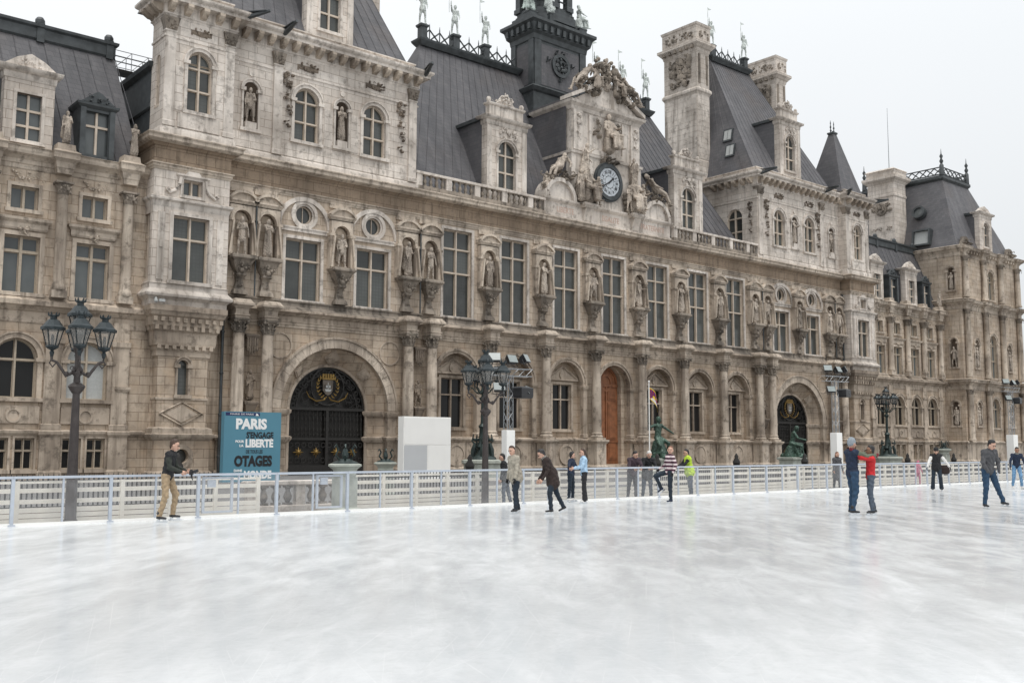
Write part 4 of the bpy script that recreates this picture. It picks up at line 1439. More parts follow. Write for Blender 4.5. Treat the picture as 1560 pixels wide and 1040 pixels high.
# ---- corner turrets
for s in (-1, 1):
    cx = s * 35.22
    D = 4.5
    cu, hu_, DU = s * 34.95, 2.1, 1.1 if s < 0 else 4.5
    m = M()
    m.wall(cx - 2.22, cx + 2.22, 10.0, 17.0, -1.0, [(cx, 2.1, 10.82, 14.5), (cx, 1.1, 15.72, 16.62)], 0.45)
    m.T = Matrix.Translation((cx - 2.22, 0, 0)) @ Matrix.Rotation(rad(-90), 4, 'Z')
    m.wall(-D, 1.0, 10.0, 17.0, 0, [(0.2, 0.9, 10.82, 14.5)] if s < 0 else [], 0.3)
    m.T = Matrix.Translation((cx + 2.22, 0, 0)) @ Matrix.Rotation(rad(90), 4, 'Z')
    m.wall(-1.0, D, 10.0, 17.0, 0, [], 0.3)
    m.T = None
    m.wall(cu - hu_, cu + hu_, 18.9, 26.1, -0.8, [(cu, 1.5, 20.7, 24.3, 1)], 0.45, 10)
    m.T = Matrix.Translation((cu - hu_, 0, 0)) @ Matrix.Rotation(rad(-90), 4, 'Z')
    m.wall(-DU, 0.8, 18.9, 26.1, 0, [(-0.15, 0.7, 20.9, 23.9, 1)] if s < 0 else [], 0.3, 6)
    m.T = None
    m.box(cu + hu_ - 0.01, cu + hu_, -0.8, DU, 18.9, 26.1).box(cu - hu_ + 0.4, cu + hu_ - 0.02, DU - 0.02, DU, 18.9, 26.1)
    m.build('turret_wall', 'stone_white', TH)
    m = M()
    surround(m, cx, 10.82, 2.1, 3.68, -1.0, False, 0.2, 0.06)
    for k in (-1, 1):
        m.box(cx + k * 1.72 - 0.2, cx + k * 1.72 + 0.2, -1.06, -0.98, 10.8, 14.6)
        m.box(cx + k * 1.72 - 0.1, cx + k * 1.72 + 0.1, -1.1, -0.98, 12.6, 13.0)
        # volutes beside the small window
        m.tube([(cx + k * 0.72, -1.08, 16.7), (cx + k * 0.78, -1.08, 16.3), (cx + k * 1.0, -1.08, 15.95), (cx + k * 1.35, -1.08, 15.72), (cx + k * 1.5, -1.08, 15.85), (cx + k * 1.4, -1.08, 15.98), (cx + k * 1.3, -1.08, 15.9)], [0.1, 0.1, 0.1, 0.09, 0.08, 0.07, 0.05], 6)
    m.mould(cx - 2.22, cx + 2.22, -1.0, D, [(0.0, 14.9), (0.03, 15.0), (0.05, 15.2), (0.2, 15.3), (0.22, 15.42), (0.02, 15.5)])
    m.box(cx - 0.75, cx + 0.75, -1.1, -0.98, 15.55, 15.72).box(cx - 0.72, cx - 0.56, -1.1, -0.98, 15.72, 16.62).box(cx + 0.56, cx + 0.72, -1.1, -0.98, 15.72, 16.62)
    m.mould(cx - 0.85, cx + 0.85, -1.05, -0.98, [(0, 16.62), (0.02, 16.72), (0.12, 16.8), (0.12, 16.86), (0, 16.87)])
    m.prism([(cx - 0.5, 16.87), (cx + 0.5, 16.87), (cx + 0.3, 17.1), (cx - 0.3, 17.1)], -1.12, -0.98)
    surround(m, cu, 20.7, 1.5, 3.6, -0.8, True, 0.18, 0.08)
    m.mould(cu - hu_, cu + hu_, -0.8, DU, [(0.16, 18.93), (0.16, 19.4), (0.02, 19.6)])
    m.box(cu - 1.25, cu + 1.25, -0.9, -0.78, 19.62, 20.5)
    m.mould(cu - hu_, cu + hu_, -0.8, DU, [(0.01, 24.72), (0.06, 24.76), (0.06, 24.86), (0.0, 24.9)])
    m.split('turret_trim', 'trim_white', TH, 40)
    win(cx, 10.82, 2.1, 3.68, -0.7, [2.4])
    if s < 0:
        win(-0.2, 10.82, 0.9, 3.68, cx - 2.0, [2.4], side=-90, cols=2)
    win(cx, 15.72, 1.1, 0.9, -0.7, [], pane='pane_clear')
    win(cu, 20.7, 1.5, 3.6, -0.5, [1.3, 2.6], True)
    if s < 0:
        win(0.15, 20.9, 0.7, 3.0, cu - hu_ + 0.2, [1.3], True, side=-90, fr=0.08)
    put('carved_panel', crtm, TH, (cu, -0.81, 25.4))
    for k in (-1, 1):
        p_ = put('pilaster', pilm, TH, (cu + k * 1.78, -0.72, 19.6), (0, 0, 0), (1, 1, 1.05))
        put('capital', pilc, p_)
    # corbelled underside, sill
    m = M()
    m.mould(cx - 2.2, cx + 2.2, -0.98, D, [(0.02, 9.35), (0.05, 9.4), (0.05, 9.7), (0.16, 9.8), (0.3, 9.88), (0.32, 10.0), (0.3, 10.05), (0.08, 10.3), (0.06, 10.55), (0.1, 10.6), (0.02, 10.64)])
    m.build('turret_sill', 'trim_white', TH)
    m = M()
    m.mould(cx - 1.5, cx + 1.5, -0.55, D - 1, [(0.02, 6.6), (0.06, 6.65), (0.06, 6.9), (0.12, 7.0), (0.14, 7.15), (0.24, 7.2), (0.28, 7.4), (0.3, 7.95), (0.4, 8.05), (0.42, 8.2), (0.5, 8.3), (0.52, 8.75), (0.62, 8.85), (0.66, 9.0), (0.72, 9.1), (0.72, 9.4)])
    m.build('turret_corbel', 'trim_tan', TH)
    cb = M()
    cb.box(-0.1, 0.1, -0.14, 0.1, 0, 0.24)
    cbm = cb.mesh('corbel_block', 'trim_tan') if s < 0 else cbm
    for row, (z, y, n_, w_) in enumerate(((7.02, -0.72, 8, 1.5), (8.05, -0.96, 9, 1.75), (8.5, -1.08, 10, 1.9))):
        for i in range(n_):
            put('corbel_block', cbm, TH, (cx - w_ + 2 * w_ * i / (n_ - 1), y, z))
    # ground-floor shaft
    m = M()
    m.wall(cx - 1.45, cx + 1.45, 2.4, 6.7, -0.55, [(cx, 0.62, 4.5, 6.45, 1)], 0.4)
    m.box(cx - 1.45, cx - 1.44, -0.55, D - 1, 2.4, 6.7).box(cx + 1.44, cx + 1.45, -0.55, D - 1, 2.4, 6.7)
    m.wall(cx - 1.62, cx + 1.62, -0.1, 2.3, -0.75, [(cx, 0.8, 0.7, 1.5, 2)], 0.4)
    m.box(cx - 1.62, cx - 1.61, -0.75, D - 1, -0.1, 2.3).box(cx + 1.61, cx + 1.62, -0.75, D - 1, -0.1, 2.3)
    m.box(cx - 2.6, cx + 2.6, 0.15, 2, -0.1, 9.6)
    m.build('turret_wall', 'stone_tan', TH)
    m = M()
    surround(m, cx, 4.5, 0.62, 1.95, -0.55, True, 0.13, 0.07)
    m.mould(cx - 1.62, cx + 1.62, -0.75, D - 1, [(0.0, 1.95), (0.05, 2.0), (0.2, 2.16), (0.22, 2.3), (0.1, 2.36), (0.08, 2.62), (-0.1, 2.72)])
    m.mould(cx - 1.45, cx + 1.45, -0.55, D - 1, [(0, 4.18), (0.06, 4.22), (0.06, 4.34), (0.0, 4.36)])
    m.mould(cx - 1.62, cx + 1.62, -0.75, D - 1, [(0.14, -0.1), (0.14, 0.2), (0.02, 0.3)])
    pr = [(cx - 1.25, 3.45), (cx, 4.1), (cx + 1.25, 3.45), (cx, 2.8)]
    m.tube([(x, -0.58, z) for x, z in pr + pr[:1]], 0.06, 4)
    m.prism([(cx + (x - cx) * 0.75, 3.45 + (z - 3.45) * 0.75) for x, z in pr], -0.6, -0.53)
    m.arc(cx, 1.1, 0.4, 0.66, -0.85, -0.73, 0, 2 * PI, 24)
    m.split('turret_trim', 'trim_tan', TH, 40)
    q = M()
    q.disc(cx, 1.1, 0.42, -0.45, -0.42)
    q.box(cx - 0.33, cx + 0.33, -0.3, -0.27, 4.5, 6.45)
    q.split('pane', 'pane_leaded', TH)
    # frieze and cornice returns
    m = M()
    m.mould(cx - 2.24, cx + 2.24, -1.0, D, [(0.03, 16.985), (0.06, 17.12), (0.1, 17.13), (0.1, 17.26), (0.18, 17.3), (0.18, 17.363), (0.03, 17.375)])
    m.mould(cx - 2.24, cx + 2.24, -1.0, D, [(0.29, 18.463), (0.4, 18.503), (0.5, 18.563), (0.54, 18.603), (0.54, 18.763), (0.6, 18.823), (0.62, 18.883), (0.56, 18.923), (0.1, 19.063)])
    m.build('cornice', 'trim_mid', TH)
    m = M()
    m.mould(cx - 2.24, cx + 2.24, -1.0, D, [(0.02, 17.363), (0.02, 18.303), (0.1, 18.323), (0.2, 18.423), (0.3, 18.463)])
    m.build('frieze', 'stone_frieze', TH)
    m = M()
    m.mould(cu - hu_, cu + hu_, -0.8, DU, [(0.02, 25.923), (0.06, 26.023), (0.14, 26.083), (0.14, 26.143), (0.12, 26.153), (0.12, 26.663), (0.2, 26.703), (0.66, 26.723), (0.66, 26.883), (0.8, 26.983), (0.85, 27.063), (0.85, 27.183), (0.4, 27.323), (0.05, 27.363)])
    m.mould(cu - hu_ + 0.15, cu + hu_ - 0.15, -0.66, DU, [(0, 27.3), (0, 27.7), (0.08, 27.72), (0.08, 27.8), (-0.2, 27.81)])
    m.build('cornice', 'trim_white', TH)
    for i in range(5):
        put('modillion', modm, TH, (cu - 1.9 + 0.95 * i, -0.93, 26.173), (0, 0, 0), 1.25)
    for i in range(3 if s < 0 else 5):
        put('modillion', modm, TH, (cu - hu_ - 0.13, -0.45 + 0.7 * i, 26.173), (0, 0, rad(-90)), 1.25)
    for k in (-1, 1):
        put('gutter_spout', spom, TH, (cu + k * 2.5, -1.3, 26.93), (0, 0, rad(k * 40)))
    if s < 0:                                     # leaded flank behind the turret
        q = M()
        q.box(-37.0, -33.2, 1.15, 11, 17.2, 23.4)
        q.mould(-37.0, -33.2, 1.2, 11, [(0.0, 23.35), (0.25, 23.5), (0.3, 23.75), (0.05, 23.85)])
        q.mould(-37.02, -33.2, 1.2, 11, [(0.02, 21.0), (0.1, 21.1), (0.1, 21.3), (0.02, 21.35)])
        q.build('leaded_flank', 'lead_dark', TH)
    for (x0, x1, z0, z1) in ((-2.15, 2.15, 19.52, 20.45),):
        pass
    ashlar(cu - 1.46, cu - 0.98, 20.6, 23.2, -0.8, 0, 0.5, 0.75, 40)
    ashlar(cu + 0.98, cu + 1.46, 20.6, 23.2, -0.8, 0, 0.5, 0.75, 41)
    # pointed roof
    cx = cu
    m = M()
    m.loops([[(cx - a, 1.7 - b, z), (cx + a, 1.7 - b, z), (cx + a, 1.7 + b, z), (cx - a, 1.7 + b, z)] for a, b, z in ((2.1, 2.2, 27.6), (1.85, 1.95, 28.3), (0.28, 0.3, 34.4))])
    rf_ = m.build('roof', 'roof_zinc', TH)
    m = M()
    m.mould(cx - 0.28, cx + 0.28, 1.42, 1.98, [(0, 34.35), (0.12, 34.45), (0.1, 34.6), (0, 34.62)])
    for k in (-1, 1):
        m.lathe(cx + k * 0.3, 1.7, [(0.05, 34.6), (0.09, 34.8), (0.04, 35.0), (0.1, 35.15), (0.03, 35.4), (0.06, 35.55), (0.01, 35.9)], 7)
    m.tube([(cx - 0.3, 1.7, 34.9), (cx, 1.7, 34.75), (cx + 0.3, 1.7, 34.9)], 0.03, 5)
    m.build('finial', 'lead_dark', rf_)
# dome camera under the left turret sill
sc_ = thing('security_camera', 'small white security camera below the left turret sill', 'camera', (-37.2, -1.35, 9.55))
sc_.scale = (0.65, 0.65, 0.65)
q = M()
q.ball((0, 0, 0), 0.17, 10, 6).lathe(0, 0, [(0.1, 0.1), (0.12, 0.22), (0.05, 0.3)], 10)
q.build('dome', 'gallery', sc_, 50)
q = M()
q.box(-0.05, 0.05, 0, 0.4, 0.2, 0.28).box(0.25, 0.75, -0.12, 0.12, -0.05, 0.18)
q.build('bracket', 'gallery', sc_)


# ---- great arches with their iron gates
A0, A1 = 0.0, PI
n_v = 23
v = M()
da = PI / n_v
pts = [(r * math.cos(t), r * math.sin(t)) for r, t in ((3.85, da / 2 * 0.965), (4.42, da / 2 * 0.97), (4.42, 0), (4.42, -da / 2 * 0.97), (3.85, -da / 2 * 0.965), (3.85, 0))]
v.prism(pts, -0.13, 0.3)
vous = v.mesh('voussoir', 'trim_mid')
for gi, s in enumerate((-1, 1)):
    cx, zc = s * 25.07, 3.95
    ar = M()
    ar.arc(cx, zc, 4.42, 4.56, -0.2, 0.05, 0, PI, 40)
    for k in (-1, 1):
        ar.mould(cx + k * 4.15 - 0.32, cx + k * 4.15 + 0.32, -0.1, 0.4, [(0, 2.3), (0, 3.5), (0.05, 3.55), (0.12, 3.75), (0.12, 3.9), (0, 3.93)])
        ar.mould(cx + k * 4.15 - 0.34, cx + k * 4.15 + 0.34, -0.12, 0.4, [(0.12, -0.1), (0.12, 0.25), (0.02, 0.35), (0.02, 1.9), (0.08, 1.98), (0.2, 2.15), (0.2, 2.26), (0, 2.32)])
        # blind roundels in the spandrels
        ar.arc(cx + k * 3.95, 7.75, 0.72, 0.8, -0.06, 0.02, 0, 2 * PI, 28)
    aro = ar.build('arch_moulding', 'trim_tan', TH, 40)
    for i in range(n_v):
        put('voussoir', vous, aro, (cx, 0, zc), (0, -(i + 0.5) * da, 0))
    # splayed reveal
    sp_ = M()
    ls = []
    for r, y in ((3.84, 0.0), (3.84, 0.25), (3.7, 0.26), (2.85, 0.95), (2.85, 1.15)):
        ls.append([(cx + r, y, -0.1)] + [(cx + r * math.cos(PI * i / 28), y, zc + r * math.sin(PI * i / 28)) for i in range(29)] + [(cx - r, y, -0.1)])
    sp_.loops(ls, False, False)
    sp_.build('arch_reveal', 'stone_tan', aro)
    dt = M()
    dt.arc(cx, zc, 2.72, 2.9, 0.88, 1.0, 0, PI, 32)
    for k in (-1, 1):
        dt.box(cx + k * 2.81 - 0.09, cx + k * 2.81 + 0.09, 0.88, 1.0, -0.1, zc)
        dt.loops([[(cx + k * r, y, z) for y, r in ((0.2, 3.86), (1.0, 2.86), (0.95, 2.7 - p), (0.15, 3.7 - p))] for z, p in ((3.6, 0), (3.75, 0.14), (3.92, 0.16), (3.96, 0))])
        dt.loops([[(cx + k * r, y, z) for y, r in ((0.2, 3.86), (1.0, 2.86), (0.95, 2.7 - p), (0.15, 3.7 - p))] for z, p in ((1.9, 0), (2.1, 0.2), (2.24, 0.22), (2.32, 0))])
    for t, b_ in ((90, 0.42), (45, 0.34), (135, 0.34)):
        R_ = Matrix.Translation((cx, 0.52, zc)) @ Matrix.Rotation(rad(90 - t), 4, 'Y') @ Matrix.Translation((0, 0, 3.3)) @ Matrix.Rotation(rad(39), 4, 'X') @ Matrix.Rotation(rad(45 if t == 90 else 0), 4, 'Y')
        dt.T = R_
        dt.box(-b_, b_, -0.05, 0.04, -b_, b_)
        dt.box(-b_ * 0.7, b_ * 0.7, -0.1, 0.04, -b_ * 0.7, b_ * 0.7)
        dt.T = None
    dt.split('arch_trim', 'trim_tan', aro, 40)
    # gate
    gt = M()
    ls = [(cx + 2.8, -0.1)] + [(cx + 2.8 * math.cos(PI * i / 28), zc + 2.8 * math.sin(PI * i / 28)) for i in range(29)] + [(cx - 2.8, -0.1)]
    gt.prism(ls, 1.3, 1.36)
    gate = gt.build('gate', 'iron', TH)
    fr_ = M()
    fr_.arc(cx, zc, 2.6, 2.74, 1.02, 1.2, 0, PI, 32)
    fr_.box(cx - 2.72, cx + 2.72, 1.0, 1.2, 3.92, 4.1).box(cx - 2.72, cx + 2.72, 1.0, 1.2, 2.05, 2.2).box(cx - 0.09, cx + 0.09, 0.99, 1.2, 0, 3.92)
    fr_.box(cx - 2.72, cx + 2.72, 1.0, 1.2, 0.0, 0.5)
    fr_.arc(cx, 5.45, 1.12, 1.22, 1.04, 1.16, 0, 2 * PI, 28)
    fr_.arc(cx, 3.98, 2.15, 2.22, 1.06, 1.16, 0, PI, 28)
    for i in range(16):
        a = PI * (i + 0.5) / 16
        fr_.arc(cx + 2.4 * math.cos(a), zc + 2.4 * math.sin(a), 0.1, 0.16, 1.06, 1.12, 0, 2 * PI, 8)
    for k in (-1, 1):
        for x, z, r in ((1.55, 4.75, 0.3), (1.6, 5.5, 0.22), (0.75, 4.4, 0.18)):
            fr_.arc(cx + k * x, z, r - 0.05, r, 1.06, 1.12, 0, 2 * PI, 12)
    rg = random.Random(9)
    for i in range(30):
        a = PI * rg.random()
        rr_ = rg.uniform(1.3, 2.4)
        x, z, r = cx + rr_ * math.cos(a), 4.1 + 0.98 * rr_ * math.sin(a), rg.uniform(0.1, 0.2)
        fr_.arc(x, z, r - 0.04, r, 1.04, 1.1, rg.uniform(0, 6), rg.uniform(7, 11), 10)
    for i in range(12):
        x = cx - 2.5 + 5.0 * i / 11
        fr_.arc(x, 1.75, 0.12, 0.17, 1.04, 1.1, 0, 2 * PI, 10).arc(x, 0.8, 0.12, 0.17, 1.04, 1.1, 0, 2 * PI, 10)
    fr_.build('gate_frame', 'iron', gate)
    bar = M()
    bar.tube([(0, 0, 0), (0, 0, 1.72)], 0.035, 6)
    bar.ball((0, 0, 0.85), (0.05, 0.05, 0.1), 6, 4).tube([(-0.1, 0, 1.4), (0, 0, 1.55), (0.1, 0, 1.4)], 0.02, 4).tube([(-0.1, 0, 0.25), (0, 0, 0.12), (0.1, 0, 0.25)], 0.02, 4)
    bar.ball((0, 0, 0.5), (0.07, 0.07, 0.16), 6, 4).ball((0, 0, 1.15), (0.07, 0.07, 0.16), 6, 4)
    if gi == 0:
        barm = bar.mesh('gate_bar', 'iron', 50)
    for i in range(20):
        x = cx - 2.55 + 5.1 * i / 19
        if abs(x - cx) > 0.1:
            put('gate_bar', barm, gate, (x, 1.1, 2.2))
    st = M()
    for i in range(8):
        a = 2 * PI * i / 8
        r0 = 0.36 if i % 2 == 0 else 0.26
        st.tube([(0.1 * math.cos(a), -0.05, 0.1 * math.sin(a)), (r0 * math.cos(a), 0, r0 * math.sin(a))], [0.06, 0.012], 5)
    st.ball((0, -0.05, 0), 0.14, 8, 5)
    stm = st.mesh('gilt_star', 'gold', 50) if gi == 0 else stm
    for x in (-1.95, -0.72, 0.72, 1.95):
        put('gilt_star', stm, gate, (cx + x, 1.08, 1.3))
    cr = M()                                                  # gilt coat of arms with its wreath
    cr.prism([(cx - 0.36, 5.85), (cx + 0.36, 5.85), (cx + 0.36, 5.2), (cx + 0.2, 4.98), (cx, 4.88), (cx - 0.2, 4.98), (cx - 0.36, 5.2)], 0.98, 1.06)
    cr.cur = 1
    for k in (-1, 1):
        for i in range(9):
            a = rad(-75 + 17 * i)
            x, z = cx + k * 0.75 * math.cos(a), 5.4 + 0.75 * math.sin(a)
            cr.tube([(x, 1.04, z), (x + k * 0.1 * math.cos(a + 0.8), 1.0, z + 0.22 * math.sin(a + 0.9))], [0.07, 0.02], 5)
            cr.tube([(x, 1.04, z), (x - k * 0.14, 1.0, z + 0.14)], [0.06, 0.02], 5)
        cr.tube([(cx + k * 0.2, 1.04, 4.6), (cx + k * 0.8, 1.04, 4.5), (cx + k * 1.3, 1.04, 4.75), (cx + k * 1.5, 1.04, 5.1)], [0.04, 0.05, 0.04, 0.02], 5)
    for i in range(5):
        cr.box(cx - 0.4 + 0.18 * i, cx - 0.28 + 0.18 * i, 0.98, 1.06, 5.95, 6.25)
    cr.box(cx - 0.42, cx + 0.46, 0.97, 1.07, 5.88, 5.98)
    cr.cur = 2
    cr.prism([(cx - 0.24, 5.28), (cx + 0.26, 5.28), (cx + 0.16, 5.12), (cx - 0.16, 5.12)], 0.96, 0.985)
    cr.box(cx - 0.02, cx + 0.02, 0.96, 0.985, 5.28, 5.7).box(cx - 0.16, cx + 0.18, 0.96, 0.985, 5.36, 5.52)
    cr.build('coat_of_arms', ['trim_grey', 'gold', 'gallery'], gate)
# ---- carved canopies and ground-floor statues between the paired columns
can = M()
can.mould(-0.34, 0.34, -0.3, 0.2, [(0, 1.6), (0.05, 1.7), (0.1, 1.75), (0.1, 1.85), (0, 1.9)])
for i in range(5):
    can.lathe(-0.3 + 0.15 * i, -0.3, [(0.02, 0.6 + 0.12 * abs(i - 2)), (0.07, 0.9), (0.05, 1.1), (0.09, 1.3), (0.06, 1.7)], 6)
carve(can, 0, 1.2, 0.7, 0.8, -0.15, 14, 77, 0.15)
can.mould(-0.34, 0.34, -0.35, 0.2, [(0.02, -2.3), (0.1, -2.2), (0.1, -2.1), (0.02, -2.05)])
can.loops([[(-a, -b, z), (a, -b, z), (a, 0.1, z), (-a, 0.1, z)] for a, b, z in ((0.36, 0.4, -2.3), (0.28, 0.28, -2.6), (0.2, 0.15, -3.0))])
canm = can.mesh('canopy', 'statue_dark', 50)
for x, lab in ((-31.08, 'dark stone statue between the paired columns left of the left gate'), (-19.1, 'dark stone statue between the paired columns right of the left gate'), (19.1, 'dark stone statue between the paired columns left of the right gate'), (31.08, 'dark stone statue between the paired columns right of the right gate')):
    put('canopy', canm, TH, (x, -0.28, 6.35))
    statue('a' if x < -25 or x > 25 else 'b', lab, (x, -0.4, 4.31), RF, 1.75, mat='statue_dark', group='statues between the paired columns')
# ---- wooden door of the middle bay
dw = M()
ls = [(1.35, 0.3), (1.35, 6.35)] + [(1.35 * math.cos(PI * i / 20), 6.7 + 1.35 * math.sin(PI * i / 20)) for i in range(21)] + [(-1.35, 0.3)]
dw.prism(ls, 0.95, 1.05)
door = dw.build('door', 'door_wood', TH)
dp = M()
for k in (-1, 1):
    for z0, z1 in ((0.7, 2.0), (2.3, 5.2), (5.4, 6.3)):
        dp.box(k * 0.68 - 0.48, k * 0.68 + 0.48, 0.9, 0.955, z0, z1)
        dp.box(k * 0.68 - 0.36, k * 0.68 + 0.36, 0.87, 0.955, z0 + 0.12, z1 - 0.12)
dp.box(-0.06, 0.06, 0.86, 0.955, 0.35, 6.45).box(-1.3, 1.3, 0.85, 0.955, 6.45, 6.65).box(-1.3, 1.3, 0.86, 0.955, 2.05, 2.22)
dp.arc(0, 6.75, 0.5, 0.7, 0.88, 0.955, 0, 2 * PI, 20)
dp.arc(0, 6.7, 1.1, 1.28, 0.88, 0.955, 0, PI, 20)
dp.split('door_panel', 'door_wood', door)
rv = M()
rv.wall(-1.85, 1.85, 0.3, 8.2, 0.56, [(0, 2.7, 0.3, 8.05, 1)], 0.5, 12)
rv.build('door_reveal', 'stone_tan', TH)
stp = M()
stp.box(-1.9, 1.9, -0.6, 0.9, -0.1, 0.3).box(-2.2, 2.2, -1.0, -0.6, -0.1, 0.12)
stp.build('door_step', 'trim_mid', TH)

# ---- balustrade and central roof
bal = M()
bal.mould(-0.11, 0.11, -0.11, 0.11, [(0, 0), (0, 0.1)])
bal.lathe(0, 0, [(0.06, 0.1), (0.12, 0.26), (0.13, 0.36), (0.06, 0.58), (0.08, 0.66), (0.11, 0.7)], 10)
bal.mould(-0.11, 0.11, -0.11, 0.11, [(0, 0.7), (0, 0.78)])
balm = bal.mesh('baluster', 'trim_grey', 50)
for s in (-1, 1):
    a, b = sorted((s * 7.4, s * 19.15))
    m = M()
    q = M()
    q.mould(a, b, 0.0, 0.3, [(0.3, 19.0), (0.3, 19.08), (0.05, 19.12), (0.05, 19.4), (0, 19.42)])
    q.build('blocking_course', 'trim_grey', TH)
    m.mould(a, b, 0.0, 0.3, [(0, 20.2), (0.06, 20.22), (0.06, 20.36), (0, 20.4)])
    bo = m.build('balustrade', 'trim_white', TH)
    x = a + 0.25
    dm = M()
    i = 0
    while x < b - 0.2:
        if i % 5 == 0:
            dm.box(x - 0.24, x + 0.24, 0.0, 0.3, 19.4, 20.22)
            x += 0.53
        else:
            put('baluster', balm, bo, (x, 0.15, 19.42))
            x += 0.5
        i += 1
    dm.split('die', 'trim_white', bo)
    m = M()
    m.box(a, b, 0.6, 1.4, 19.0, 19.6)
    m.split('gutter', 'lead_dark', TH)


def roof_seams(par, pts, n, r=0.02):
    """standing seams from eave to ridge, each one a piece"""
    (e0, e1, r0, r1) = [Vector(p) for p in pts]
    for i in range(n + 1):
        t = i / n
        a, b = e0.lerp(e1, t), r0.lerp(r1, t)
        d = b - a
        q = M()
        q.tube([a, b], r, 4)
        q.build('roof_seam', 'roof_zinc', par)


ez, ey, rz_, ry = 19.55, 1.3, 33.6, 8.2
m = M()
m.add([(-19.3, ey, ez), (19.3, ey, ez), (13.3, ry, rz_), (-13.3, ry, rz_), (-19.3, 15, ez), (19.3, 15, ez)], [(0, 1, 2, 3), (1, 5, 2), (0, 3, 4), (4, 3, 2, 5), (0, 4, 5, 1)])
CRF = m.build('roof', 'roof_zinc', TH)
roof_seams(CRF, [(-19.2, ey - 0.02, ez), (19.2, ey - 0.02, ez), (-13.3, ry - 0.02, rz_), (13.3, ry - 0.02, rz_)], 46)


def cresting(par, x0, x1, y, z, posts, h=1.3):
    m = M()
    m.mould(x0, x1, y - 0.35, y + 0.35, [(0.05, z - 0.5), (0.3, z - 0.15), (0.34, z), (0.2, z + 0.04), (0, z + 0.1)])
    m.tube([(x0, y, z + 0.2), (x1, y, z + 0.2)], 0.05, 5)
    m.build('ridge_roll', 'lead_dark', par)
    n = max(2, int((x1 - x0) / 0.95))
    for i in range(n):
        a, b = x0 + (x1 - x0) * i / n, x0 + (x1 - x0) * (i + 1) / n
        q = M()
        q.tube([(a, y, z + 0.2), (b, y, z + h * 0.85)], 0.065, 5).tube([(a, y, z + h * 0.85), (b, y, z + 0.2)], 0.065, 5)
        q.tube([(b, y, z + 0.1), (b, y, z + h), (b, y, z + h * 1.25)], [0.055, 0.05, 0.01], 5)
        q.ball(((a + b) / 2, y, z + h * 0.52), 0.12, 6, 4)
        q.build('cresting', 'lead_dark', par)
    for px in posts:
        q = M()
        q.mould(px - 0.28, px + 0.28, y - 0.28, y + 0.28, [(0.05, z), (0.05, z + 0.2), (0, z + 0.24), (0, z + 1.05), (0.1, z + 1.15), (0.12, z + 1.3), (0, z + 1.34)])
        q.build('statue_pedestal', 'lead_dark', par)


RS = {}


def roof_knight(label, x, y, z, H=2.5, flag=True, key='knight', mat='roof_statue_pale', head=-110):
    o = statue(key, label, (x, y, z), head, H, mat=mat, name='roof_statue', group='figures standing on the roof')
    if flag:
        q = M()
        q.tube([(0.28, -0.42, 1.2), (0.36, -0.46, 2.6)], 0.02, 5)
        q.add([(0.35, -0.46, 2.35), (0.36, -0.46, 2.58), (0.3, -0.12, 2.5), (0.34, -0.47, 2.35), (0.35, -0.47, 2.58), (0.29, -0.13, 2.5)], [(0, 1, 2), (5, 4, 3), (0, 3, 4, 1), (1, 4, 5, 2), (2, 5, 3, 0)])
        q.build('banner', mat, o)


cresting(CRF, -13.4, -3.4, 8.2, 33.7, [-13.1, -9.9, -6.7])
cresting(CRF, 3.4, 13.4, 8.2, 33.7, [6.5, 9.9, 13.1])
for x, lab in ((-13.1, 'pale metal knight figure on the left end of the main ridge'), (-9.9, 'pale metal knight figure second from the left on the main ridge'), (-6.7, 'pale metal knight figure on the ridge just left of the bell tower'), (6.5, 'pale metal knight figure on the ridge just right of the bell tower'), (9.9, 'pale metal knight figure behind the right slope of the clock gable'), (13.1, 'pale metal knight figure on the right end of the main ridge')):
    roof_knight(lab, x, 8.2, 35.04)

# ---- bell tower
tw = M()
TX, TY, TD = 0.0, 7.65, 1.45
tw.mould(TX - 3.3, TX + 3.3, TY - TD - 0.3, TY + TD + 0.3, [(0.25, 27.0), (0.25, 31.2), (0.4, 31.3), (0.55, 31.6), (0.4, 31.75), (0.0, 31.9)])
tw.mould(TX - 3.0, TX + 3.0, TY - TD, TY + TD, [(0, 31.8), (0, 36.0), (0.1, 36.1), (0.15, 36.5), (0.35, 36.7), (0.5, 37.3), (0.75, 37.5), (0.75, 37.75), (0.2, 37.95), (-0.5, 38.1)])
tower = tw.build('bell_tower', 'lead_dark', TH)
td = M()
for k in (-1, 1):
    td.box(TX + k * 2.65 - 0.36, TX + k * 2.65 + 0.36, TY - TD - 0.12, TY - TD + 0.1, 31.95, 36.05)
    td.box(TX - 3.12, TX - 2.9, TY + k * (TD - 0.3) - 0.3, TY + k * (TD - 0.3) + 0.3, 31.95, 36.05)
for i in range(9):
    td.box(TX - 2.95 + 0.73 * i - 0.15, TX - 2.95 + 0.73 * i + 0.15, TY - TD - 0.62, TY - TD - 0.1, 36.75, 37.3)
    if i < 5:
        td.box(TX - 3.62, TX - 3.1, TY - TD + 0.72 * i - 0.15, TY - TD + 0.72 * i + 0.15, 36.75, 37.3)
td.arc(TX, 34.3, 0.75, 1.05, TY - TD - 0.2, TY - TD, 0, 2 * PI, 20)
carve(td, TX, 34.3, 1.3, 1.3, TY - TD - 0.05, 26, 5, 0.2)
carve(td, TX, 35.45, 1.5, 0.4, TY - TD - 0.05, 10, 6, 0.2)
carve(td, TX, 33.1, 0.5, 0.5, TY - TD - 0.05, 6, 7, 0.2)
for k in (-1, 1):
    carve(td, TX + k * 1.4, 34.5, 0.5, 0.5, TY - TD - 0.05, 6, 8, 0.2)
td.split('carved_medallion', 'lead_dark', tower, 60)
tp = M()
